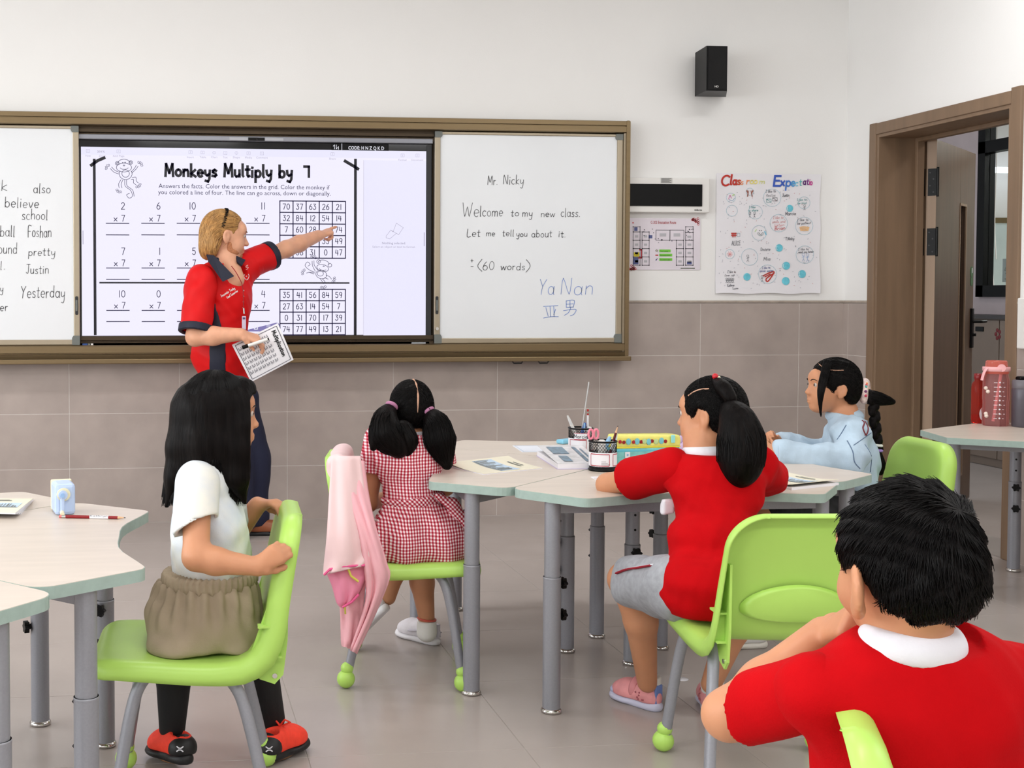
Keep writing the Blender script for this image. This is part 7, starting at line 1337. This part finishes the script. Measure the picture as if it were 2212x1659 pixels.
c = SDF(.004); cR = frame_from((-1, 0, .0)); c.ell(nk4+np.array([.004, 0, -.014]), (.066, .066, .034), cR, .01); c.ell(nk4+np.array([-.022, 0, .03]), (.05, .062, .062), cR, .005, 's'); c.mesh('jacket_collar', den, g4, B4)
for w_, e_ in ((w4L, e4L), (w4R, e4R)):
    d_ = nv(w_-e_); s = SDF(.004); s.rc(w_-d_*.05, w_+d_*.0, .0435, .043, .01); s.plane(w_-d_*.048, -d_).plane(w_-d_*.002, d_); s.rc(w_-d_*.02, w_+d_*.03, .032, .034, .004, 's'); s.mesh('cuff', den, g4, B4)
m = MB()
for pts in ([(1828, 918), (1818, 935), (1808, 950)], [(1830, 952), (1842, 975), (1846, 998), (1858, 1012)], [(1844, 962), (1868, 945), (1882, 935)], [(1868, 960), (1882, 985), (1880, 1020)], [(1667, 985), (1680, 989), (1690, 989)]): (lambda A: len(A) > 1 and m.tube([q-B4 for q in A], .0017, 5))(on_surf(dj, pts, .0006))
m.build('seams', dend, g4); m = MB(); [(lambda A: len(A) > 1 and m.tube([q-B4 for q in A], .0028, 6))(on_surf(dj, pts, .001)) for pts in ([(1862, 908), (1867, 914), (1864, 924), (1868, 936), (1872, 940)], [(1868, 910), (1875, 924), (1873, 936), (1868, 940)])]; m.build('back_embroidery', simple('maroon_thread', (110, 34, 44), .7), g4)
h = SDF(.0044); cap_hair(h, H4); h.cut(face_cut(H4, .054, .05)); h.cut(below_cut(H4, [(-.2, -.06), (-.06, -.066), (-.035, -.05), (-.018, .0), (.004, .008), (.016, -.03), (.03, -.06), (.06, -.07)])); hm4 = h.mesh('hair', hair_b, g4, B4, 2); comb(hm4, 1200, .05, lambda p: at(1868, 845, -2.62)-p, hair_s, g4, B4)
ponytail(g4, B4, [at(1788, 782, -2.66), at(1775, 835, -2.697), at(1772, 866, -2.703), at(1773, 898, -2.70)], [.014, .012, .006, .001], 160, flare=1.3); ponytail(g4, B4, [at(1868, 848, -2.64), at(1880, 858, -2.65), at(1900, 862, -2.66), at(1930, 868, -2.67)], [.015, .022, .018, .006], 200, flare=1.5);
ponytail(g4, B4, [at(1893, 972, -2.68), at(1899, 1000, -2.68), at(1902, 1022, -2.68)], [.012, .018, .006], 120, flare=1.4)
s = SDF(.004)
for k in range(9):
    for q in (-1, 1): u = 1886+k*1.2+q*5*math.cos(k*PI/1); v = 868+k*12.5+q*2; s.ell(at(u, v, -2.66+.004*q), (.013, .012, .0155), None, .006)
s.mesh('braid', hair_b, g4, B4)
s = SDF(.004); sc0 = at(1868, 845, -2.64)
for k in range(12): a = k*2*PI/12; s.ell(sc0+np.array([.020*math.cos(a)*.8, .02*math.cos(a), .032*math.sin(a)]), (.016, .014, .016), None, .008)
s.mesh('scrunchie', pmat('sheer_scrunchie', (232, 206, 200), .3, var=.3, vscale=60), g4, B4); m = MB()
for k, c_ in enumerate(((226, 110, 70), (90, 180, 170), (200, 60, 90), (236, 190, 90), (120, 60, 110))): mm = MB(); [mm.ball(sc0+(lambda a: np.array([.016*math.cos(a), .02*math.cos(a)-.013, .032*math.sin(a)]))(random.uniform(0, 6.28))-B4, .0055, 8) for _ in range(3)]; mm.build('scrunchie_print', simple('scr_%d' % k, c_, .4), g4)['kind'] = 'stuff'
band(g4, B4, at(1896, 962, -2.675), (.1, 0, 1), .013, .005, simple('white_elastic', (222, 226, 216), .6)); band(g4, B4, at(1897, 973, -2.685), (.1, 0, 1), .012, .005, simple('violet_elastic', (150, 120, 190), .6))
m = MB(); m.tube([q-B4 for q in on_surf(hm4, [(1764, 782), (1782, 796), (1800, 800), (1822, 800)], .0)], .0018, 6); m.build('hair_parting', M['scalp'], g4)
# ------------------------------------------------------------------ boy in the foreground
B5 = np.array([*C5, 0.0]); K5 = .93
def at5(u, v, y): return at(u, v, CAM[1]+(y-CAM[1])*K5)     # the boy sits a little nearer
b5 = person('boy with short black hair resting his cheek on his fist, red polo with white collar', B5)
H5 = Head(at5(1948, 1212, -5.28), (-.18, .97, -.12), (.0, .12, 1), .98*K5)
s5L = at5(1762, 1490, -5.27); s5R = at5(2196, 1498, -5.26); ch5 = at5(1985, 1590, -5.27); wa5 = np.array([ch5[0], ch5[1]+.01, .52]); nk5 = at5(1965, 1375, -5.285); e5L = at5(1574, 1545, -5.12); w5L = at5(1778, 1368, -5.10); kn5 = at5(1832, 1340, -5.18); e5R = at5(2310, 1620, -5.15); w5R = at5(2200, 1640, -4.98)
b = SDF(.0036); H5.add(b, ears=False)
for q, z, yy, sz in ((-1, -.035, -.008, 1.05), (1, -.035, -.004, 1.0)):
    a = math.radians(34)*q; Rr = H5.R@np.array([[math.cos(a), -math.sin(a), 0], [math.sin(a), math.cos(a), 0], [0, 0, 1]]); b.ell(H5.p(q*.086, yy, z), np.array([.009, .024, .034])*H5.k*sz, Rr, .007); b.ell(H5.p(q*.080, yy+.006, z-.03), np.array([.007, .012, .013])*H5.k, H5.R, .008); b.ell(H5.p(q*.094, yy+.010, z+.004), np.array([.010, .013, .020])*H5.k, Rr, .005, 's')
b.rs = K5; b.chain([H5.p(0, -.035, -.05), nk5, ch5], [.048, .046, .06], .02); b.chain([ch5, wa5], [.07, .08], .03)
b.chain([nk5-np.array([0, -.02, .07]), s5L, e5L], [.04, .036, .036], .015); b.chain([e5L, e5L*.62+w5L*.38, w5L], [.034, .034, .025], .02); hand_(b, w5L, kn5, (.75, .1, -.55), .066, [(1.2, 1.3, .7), (1.25, 1.3, .7), (1.3, 1.3, .7), (1.3, 1.3, .7)], 1, (.55, .6))
b.chain([nk5-np.array([0, -.02, .07]), s5R, e5R, w5R], [.04, .036, .035, .026], .015); hand_(b, w5R, w5R+np.array([-.05, .03, .01]), (0, 0, -1), .066, [(.4, .5, .3)]*4, -1)
for dy in (-.08, .08): b.chain([wa5-np.array([0, 0, .03]), wa5+np.array([.30, -.16+dy, -.04]), wa5+np.array([.32, -.17+dy, -.44])], [.08, .055, .034], .02)
b.mesh('body', skin_k, b5, B5); s = SDF(.006); s.ell(wa5-np.array([0, 0, .04]), (.135, .12, .085), None, .03)
for dy in (-.08, .08): s.chain([wa5-np.array([0, 0, .03]), wa5+np.array([.27, -.145+dy*.95, -.04])], [.09, .074], .03)
s.plane((0, 0, .403), (0, 0, -1), .01); s.mesh('shorts', grey, b5, B5)
for dy in (-.08, .08): q = wa5+np.array([.32, -.17+dy, 0]); shoe(b5, B5, np.array([q[0]-.03, q[1]+.015, 0]), np.array([q[0]+.13, q[1]-.06, 0]), .08, .075, simple('grey_trainer', (120, 122, 130), .6), simple('white_sole', (232, 230, 234), .5)); H5.eyes(b5, B5, EYE)
s = SDF(.0044, K5); s.ell(ch5+np.array([0, 0, .02]), (.158, .105, .15), None, .05).ell(wa5+np.array([0, 0, .03]), (.15, .11, .12), None, .05); s.chain([nk5-np.array([0, 0, .045]), s5L], [.052, .055], .04).chain([nk5-np.array([0, 0, .045]), s5R], [.052, .055], .04); sl5 = s5L*.27+e5L*.73; sleeve(b5, B5, s5L, sl5, .051, .052, cloth_red, .039, 11, nv(nv(e5L-s5L)+np.array([.10, 0, .35])), .0035, K5); s.chain([s5R, s5R*.4+e5R*.6], [.06, .06], .025)
dL5 = nv(e5L-s5L); s.disp(folds(.0048, 38, 71, (.6, .2, .6))).disp(folds(.0015, 110, 72)); 
s.cut(near_cut(nk5+np.array([0, 0, -.002]), np.array([0, -.2, 1]), .085)); s.plane(np.array([0, 0, .405]), (0, 0, -1)); s.mesh('polo_shirt', cloth_red, b5, B5)
c = SDF(.004, K5); cc5 = nk5+np.array([0, -.004, -.008]); c.ell(cc5, (.071, .068, .046), None, .01); c.ell(nk5+np.array([0, .016, .04]), (.056, .058, .075), None, .005, 's'); c.plane(cc5-np.array([0, 0, .008]), (0, .15, -1)).plane(cc5+np.array([0, 0, .024]), (0, 0, 1)); c.cut(lambda P: (P[..., 1]-(cc5[1]+.045)).astype(np.float32)); c.mesh('collar', cloth_white, b5, B5)
h = SDF(.0042); E_ = lambda cc, r, kk=.02: h.ell(H5.p(*cc), np.array(r)*H5.k, H5.R, kk)
E_((0, -.016, .022), (.0855, .101, .095)); E_((0, -.04, -.02), (.078, .072, .066), .03); h.cut(face_cut(H5, .05, .05)); h.cut(below_cut(H5, [(-.2, -.074), (-.06, -.078), (-.045, -.066), (-.03, -.045), (-.012, -.005), (.06, -.02)])); h.disp(lambda P: (.0025*np.sin(P[..., 0]*130+4*np.sin(P[..., 2]*40))*np.sin(P[..., 2]*110+P[..., 1]*50)).astype(np.float32)); hm5 = h.mesh('hair', hair_b, b5, B5, 1)
paths = []
wh = np.array([.01, -.085, .06]); cen = np.array([0, -.016, .02])
for i in range(5200):
    d = nv(rng.normal(size=3)); q = cen+d*np.array([.085, .1005, .094])
    if q[1] > .045 and q[2] < .05: continue
    low = np.interp(q[1], [-.2, -.06, -.045, -.03, -.012, .06], [-.066, -.069, -.056, -.035, .0, .0])
    if q[2] < low: continue
    nrm = nv(d/np.array([.088, .1035, .096])); away = q-wh; away = away-nrm*(away@nrm); away = nv(away+1e-6); swirl = np.cross(nrm, away); dirn = nv(away+.55*swirl+rng.normal(size=3)*.18); L = random.uniform(.016, .030)
    P = [H5.p(*(q+(dirn*L*t+nrm*(.0005+.0055*t*(1-.75*t)*random.uniform(.5, 1.4))))) for t in np.linspace(0, 1, 5)]; paths.append(P)
V_, Q_ = SURF[hm5.name]; nrm_ = np.zeros_like(V_); fn_ = np.cross(V_[Q_[:, 2]]-V_[Q_[:, 0]], V_[Q_[:, 3]]-V_[Q_[:, 1]])
for i in range(4): np.add.at(nrm_, Q_[:, i], fn_)
nrm_ /= np.linalg.norm(nrm_, axis=1, keepdims=True)+1e-9; whw = H5.p(*wh); ok = ((V_-H5.c)@H5.R[:, 1] < .045*H5.k) & (np.linalg.norm(V_-H5.p(-.084, -.004, -.03), axis=1) > .036) & (np.linalg.norm(V_-H5.p(.084, -.004, -.03), axis=1) > .036)
idx = rng.choice(np.where(ok)[0], 9000); paths = []
for i in idx:
    p0 = V_[i]; n0 = nrm_[i]; away = p0-whw; away = away-n0*(away@n0); away = nv(away); sw = np.cross(n0, away); dirn = nv(away+.45*sw+np.array([0, 0, -.25])+rng.normal(size=3)*.16); dirn = nv(dirn-n0*(dirn@n0)); L = random.uniform(.014, .027)*K5
    if p0[2] < H5.c[2]-.04: L *= .6
    lift = random.uniform(.4, 1.3); paths.append([p0+dirn*L*t+n0*(-.0004+.0042*t*(1-.8*t)*lift) for t in np.linspace(0, 1, 5)])
strands('hair_strands', paths, .0010, .0003, hair_s, b5, B5)
# ------------------------------------------------------------------ teacher at the display
BT = np.array([.55, -.47, 0.0]); tc_ = person('man in a red polo shirt pointing at the display, blond hair swept under a headband', BT)
HT = Head(at(489, 507, -.50), (.985, .12, -.12), (-.06, .0, 1), 1.12)
tR = at(436, 606, -.60); tL = at(540, 570, -.42); tch = at(480, 645, -.50); twa = at(478, 770, -.48); tpe = at(490, 850, -.47); tnk = at(482, 565, -.50); teR = at(421, 728, -.68); twR = at(520, 722, -.74); tkR = at(557, 733, -.735); teL = at(618, 538, -.29); twL = at(688, 509, -.13); tkL = at(713, 500, -.085)
b = SDF(.005); HT.add(b, child=False); b.chain([HT.p(0, -.02, -.06), tnk, tch], [.058, .058, .07], .03); b.chain([tch, twa, tpe], [.08, .08, .09], .02); b.chain([tch, tR, teR], [.06, .05, .045], .015); b.chain([teR, teR*.6+twR*.4, twR], [.043, .046, .031], .02); b.chain([tch, tL, teL], [.05, .044, .043], .015); b.chain([teL, teL*.6+twL*.4, twL], [.044, .043, .031], .02)
hand_(b, twR, tkR, (.25, .5, -.8), .092, [(.5, .6, .4), (.6, .7, .4), (.7, .7, .4), (.8, .7, .4)], -1, (.75, .6)); hand_(b, twL, tkL, (-.1, .3, -.9), .090, [(-.05, .05, .05), (1.35, 1.4, .8), (1.4, 1.4, .8), (1.4, 1.4, .8)], 1, (.75, .5), spread=.85)
kR_ = at(510, 985, -.52); kL_ = at(548, 985, -.44); aR_ = at(520, 1125, -.52); aL_ = at(548, 1122, -.42)
for kn, an, dx in ((kR_, aR_, -.05), (kL_, aL_, .05)): b.chain([tpe+np.array([dx, 0, -.03]), kn, an], [.09, .06, .042], .02)
b.chain([tnk+np.array([.02, -.02, 0]), tnk+np.array([.05, -.065, -.09])], [.055, .055], .03); b.mesh('body', skin_t, tc_, BT); HT.eyes(tc_, BT, (eyew, pmat('grey_iris', (70, 80, 84), .2, var=0), hair_bd))
tred = pmat('red_polyester', (214, 14, 18), .55, var=.06, vscale=10, bump=.06, bscale=300, spec=.25); navy = pmat('navy_polyester', (22, 26, 46), .6, var=.08, vscale=12, bump=.06, bscale=300)
def torso(infl):
    s = SDF(.0055); i = infl; s.ell(tch, (.15+i, .115+i, .16+i), None, .06).ell(twa, (.145+i, .125+i, .14+i), None, .06).ell(tpe, (.150+i, .13+i, .13+i), None, .06); s.rc(tch, twa, .122+i, .128+i, .05); return s
s = torso(0); s.chain([tch, tL], [.10, .072], .04); s.chain([tnk-np.array([0, 0, .04]), tR], [.065, .07], .04).chain([tnk-np.array([0, 0, .04]), tL], [.065, .07], .04); slT = tR*.10+teR*.90; slL_ = tL*.42+teL*.58; sleeve(tc_, BT, tR, slT, .083, .080, tred, .066, 14, None, .005); sleeve(tc_, BT, tL, slL_, .076, .071, tred, .06, 15, None, .004)
dTR = nv(teR-tR); dTL = nv(teL-tL); fT = folds(.006, 30, 81, (.4, .3, .8)); s.disp(fT).disp(folds(.002, 90, 82))
s.cut(near_cut(tnk+np.array([0, 0, -.01]), np.array([-.1, 0, 1]), .095)); s.cut(near_cut(tnk+np.array([.065, -.085, -.075]), np.array([.35, -.25, .9]), .085)); s.plane(tpe-np.array([0, 0, .10]), (0, 0, -1)); shT = s.mesh('polo_shirt', tred, tc_, BT)
for a_, e_, cpt, r0 in ((tR, teR, slT, .0835), (tL, teL, slL_, .0725)):
    d_ = nv(e_-a_); c = SDF(.0045); c.rc(cpt-d_*.06, cpt+d_*.03, r0+.004, r0+.004, .01); c.plane(cpt-d_*.030, -d_).plane(cpt+d_*.008, d_); c.rc(cpt-d_*.01, cpt+d_*.1, .066, .068, .005, 's'); c.mesh('sleeve_cuff', navy, tc_, BT)
p = torso(.003); p.disp(fT); pa = at(462, 660, -.62); p.cut(lambda P: np.maximum(np.maximum((at(452, 700, -.62)[0]-.10*(P[..., 2]-1.0)*0)-P[..., 0]+.0, P[..., 0]-at(488, 760, -.62)[0]-.28*np.clip(1.02-P[..., 2], -.3, .0)), P[..., 1]+.50).astype(np.float32)); p.plane(at(470, 655, -.62), (0, 0, 1)).plane(tpe-np.array([0, 0, .10]), (0, 0, -1)); p.mesh('side_panel', navy, tc_, BT)
def flap(nm, pts, mt, th=.006):
    c = np.mean(pts, axis=0); n = nv(np.cross(pts[1]-pts[0], pts[2]-pts[0])); m = MB(); V = [q-BT+n*th/2 for q in pts]+[q-BT-n*th/2 for q in pts]; k = len(pts); m.add(V, [tuple(range(k)), tuple(range(2*k-1, k-1, -1))]+[(i, k+i, k+(i+1) % k, (i+1) % k) for i in range(k)]); return m.build(nm, mt, tc_)
c = SDF(.0045); c.ell(tnk+np.array([0, 0, -.005]), (.078, .082, .045), None, .01); c.ell(tnk+np.array([.014, 0, .04]), (.064, .07, .07), None, .005, 's'); c.plane(tnk-np.array([0, 0, .032]), (.3, 0, -1)); c.plane(tnk+np.array([.012, -.02, 0]), (.8, -.6, 0)); c.mesh('collar', navy, tc_, BT)
flap('collar_wing', [at(446, 550, -.585), at(461, 552, -.63), at(505, 597, -.66), at(482, 608, -.675), at(452, 566, -.65)], navy); flap('collar_wing', [at(510, 553, -.55), at(530, 562, -.53), at(522, 575, -.57), at(512, 566, -.585)], navy)
m = MB()
for k, v in enumerate((628, 640, 652, 665)): m.ball(at(526-.2*k, v, -.628+.004*k)-BT, .0045, 8)
m.build('buttons', M['chrome'], tc_)['kind'] = 'stuff'
m = MB(); wl_ = lambda u, v: at(u, v, -.645)-BT
def shirt_text(t, u0, v0, u1, v1, h, y):
    A = at(u0, v0, y); Bq = at(u1, v1, y); d = Bq-A; L = np.linalg.norm(d); d /= L; up = nv(np.array([0, 0, 1])-d*d[2]); sx = L/text_width(t, 1); mm = MB()
    def fsh(x, z):
        p = A+d*x+up*z; q_ = p-CAM; zc = q_@_F; r_ = surf(shT, PX+FPX*(q_@_R)/zc, PY-FPX*(q_@_U)/zc, .002); return tuple((p if r_ is None else r_)-BT)
    for st in text_strokes(t, 0, 0, sx, h/10, 1.0, .5, 0, .25): ribbon(mm, st, .0018, fsh)
    return mm
thr = simple('white_thread', (236, 228, 228), .6)
shirt_text('Innovate Today', 478, 642, 508, 624, .012, -.668).build('chest_lettering', thr, tc_)['kind'] = 'stuff'; shirt_text('Lead Tomorrow', 491, 645, 514, 630, .012, -.664).build('chest_lettering', thr, tc_)['kind'] = 'stuff'
mm = shirt_text('GS', 525, 588, 532, 583, .016, -.61); P = on_surf(shT, [(529, 592), (527, 598), (533, 605), (538, 597), (536, 592)], .001); len(P) > 1 and mm.tube([q-BT for q in P], .0018, 5); cq = surf(shT, 532, 597); cq is not None and mm.ball(cq-BT, .004, 8); mm.build('chest_crest', thr, tc_)['kind'] = 'stuff'
ly = MB(); ly.tube([q-BT for q in bez([at(500, 575, -.62), at(512, 592, -.655), at(524, 620, -.65), at(526, 668, -.64)], 6)], .0022, 6); lan = ly.build('lanyard', simple('red_cord', (150, 30, 34), .6), tc_)
ly = MB(); ly.tube([at(526, 666, -.645)-BT, at(527, 678, -.645)-BT], .0045, 8); ly.build('clip', M['chrome'], lan); A = at(522.5, 683, -.65)-BT; Bq = at(531.5, 712, -.65)-BT; bd = MB().bbox((A[0], A[1]-.002, Bq[2]), (Bq[0], A[1]+.003, A[2]), .002).build('badge', simple('badge_card', (206, 196, 216), .4), lan)
MB().box((A[0]+.004, A[1]-.003, A[2]-.016), (Bq[0]-.004, A[1]-.0022, A[2]-.006)).build('badge_print', simple('badge_ink', (80, 70, 110), .5), bd)
s = SDF(.006); s.ell(tpe-np.array([0, 0, .02]), (.15, .13, .12), None, .04)
for kn, an, dx in ((kR_, aR_, -.06), (kL_, aL_, .06)): s.chain([tpe+np.array([dx, 0, -.05]), kn, an-np.array([0, 0, .02])], [.105, .085, .075], .03)
s.disp(folds(.006, 30, 91, (.3, .3, 1))); s.plane(tpe+np.array([0, 0, .02]), (0, 0, 1)); s.plane((0, 0, .05), (0, 0, -1)); s.mesh('trousers', pmat('navy_trousers', (26, 30, 56), .75, var=.07, vscale=14, bump=.08, bscale=250), tc_, BT)
brn = pmat('tan_leather', (150, 84, 50), .4, var=.12, vscale=20); blk_s = simple('black_sole', (24, 24, 26), .5)
for hl in (onz(545, 1158, 0), onz(520, 1150, 0)+np.array([-.02, -.04, 0])): hl = np.array(hl); hl[2] = 0; shoe(tc_, BT, hl+np.array([-.03, .03, 0]), hl+np.array([.20, .01, 0])+np.array([.02, 0, 0]), .085, .095, brn, blk_s, vox=.005)
# hair, beard and headband
h = SDF(.005); k = HT.k; Eh = lambda cc, r, kk=.02: h.ell(HT.p(*cc), np.array(r)*k, HT.R, kk)
Eh((0, -.020, .026), (.080, .100, .088)); Eh((0, -.06, -.02), (.074, .062, .075), .03); Eh((0, -.075, -.075), (.06, .04, .05), .03); Eh((.035, -.055, -.05), (.04, .05, .06), .03); h.cut(face_cut(HT, .040, .058, .8)); h.cut(below_cut(HT, [(-.2, -.125), (-.06, -.13), (-.045, -.10), (-.03, -.045), (-.025, .01), (-.005, .02), (.012, .012), (.022, -.01), (.03, .02), (.06, .05)])); hmT = h.mesh('hair', hair_bl, tc_, BT, 2)
bkd = -HT.R[:, 1]; dnd = -HT.R[:, 2]
def tdir(p): q = HT.R.T@(p-HT.c)/HT.k; w_ = np.clip((-.02-q[1])/.07+np.clip(-q[2]/.08, 0, 1), 0, 1.3); return bkd*(1-.8*w_)+dnd*(.15+w_)
comb(hmT, 2600, .075, tdir, hair_bs, tc_, BT, .0013, .004); comb(hmT, 500, .07, tdir, hair_bd, tc_, BT, .0012, .004)
m = MB(); P = []
for t in np.linspace(-1.6, 1.6, 60): a = t; P.append(HT.p(.0840*math.sin(a), -.034+.02*math.cos(a)+.006*(1 if int((t+2)*16) % 2 else -1), .027+.0905*math.cos(a)))
m.tube([q-BT for q in P], .0028, 6); m.build('headband', M['black'], tc_)
bd = SDF(.0045); bd.ell(HT.p(0, .050, -.088), np.array([.0365, .0365, .0262])*k, HT.R, .01); bd.ell(HT.p(.040, .028, -.075), np.array([.0195, .032, .020])*k, HT.R, .02).ell(HT.p(-.040, .028, -.075), np.array([.022, .034, .022])*k, HT.R, .02); bd.ell(HT.p(.0555, .010, -.040), np.array([.0085, .014, .030])*k, HT.R, .015).ell(HT.p(-.058, .008, -.045), np.array([.010, .018, .034])*k, HT.R, .015); bd.ell(HT.p(0, .088, -.060), np.array([.026, .02, .016])*k, HT.R, .008, 's'); bd.disp(folds(.001, 300, 5)); bd.mesh('beard', pmat('ginger_stubble', (186, 122, 84), .7, var=.2, vscale=120, bump=.3, bscale=300), tc_, BT)
# paper and marker held in the near hand
pp_ = [at(600, 698, -.69), at(634, 777, -.69), at(543, 826, -.71), at(501, 745, -.69)]; pc = np.array(pp_[3]); hp_ = thing('worksheet', 'printed multiplication worksheet held in the teacher\'s lowered hand', 'paper', tuple(pc)); n = 8; V = []
def hq(s_, q, e=0.0): a = (pp_[0]*(1-s_)+pp_[1]*s_)*(1-q)+(pp_[3]*(1-s_)+pp_[2]*s_)*q; return a-pc+np.array([0, -.012*math.sin(PI*s_)+.02*q*q*s_-e, 0])
for e in (.0, -.0012):
    for j in range(n+1):
        for i in range(n+1): V.append(hq(i/n, j/n, e))
m = MB(); w_ = n+1; m.add(V, [(j*w_+i, (j+1)*w_+i, (j+1)*w_+i+1, j*w_+i+1) for j in range(n) for i in range(n)]+[(w_*w_+j*w_+i, w_*w_+j*w_+i+1, w_*w_+(j+1)*w_+i+1, w_*w_+(j+1)*w_+i) for j in range(n) for i in range(n)], True); m.build('sheet', M['paper'], hp_)
m = MB(); ink = simple('print_ink', (70, 68, 84), .6); BD = [(.05, .05), (.95, .05), (.95, .95), (.05, .95), (.05, .05)]; ribbon(m, [(a*(1-t)+c*t, b_*(1-t)+d*t) for (a, b_), (c, d) in zip(BD, BD[1:]) for t in np.linspace(0, .99, 5)], .012, lambda s_, q: tuple(hq(s_, q, .0018)))
for r_ in range(7):
    for c_ in range(6):
        q0 = .30+.095*r_; s0 = .14+.125*c_
        for (a, b_, c, d) in ((0, 0, .05, 0), (.03, .025, .06, .025), (0, .05, .065, .05)): ribbon(m, [(s0+a*1.2, q0+b_), (s0+c*1.2, q0+d)], .010, lambda s_, q: tuple(hq(s_, q, .0018)))
m.build('sum_print', ink, hp_)['kind'] = 'stuff'; m = MB()
for st in text_strokes('Multiplication', .12, .18, .68/text_width('Multiplication', 1), -.008, 1): ribbon(m, st, .018, lambda s_, q: tuple(hq(s_, q, .002)))
m.build('heading_print', M['black'], hp_)['kind'] = 'stuff'
a = at(523, 751, -.775); c = at(581, 732, -.775); d = c-a; mk = thing('marker_pen', 'white whiteboard marker with a black cap in the teacher\'s lowered hand', 'pen', tuple(a)); MB().tube([d*.0, d*.22], .0095, 12).build('cap', M['black'], mk); MB().tube([d*.22, d*.95], .0085, 12).build('barrel', M['whiteplastic'], mk); MB().tube([d*.95, d], .007, 12).build('end_plug', M['black'], mk)
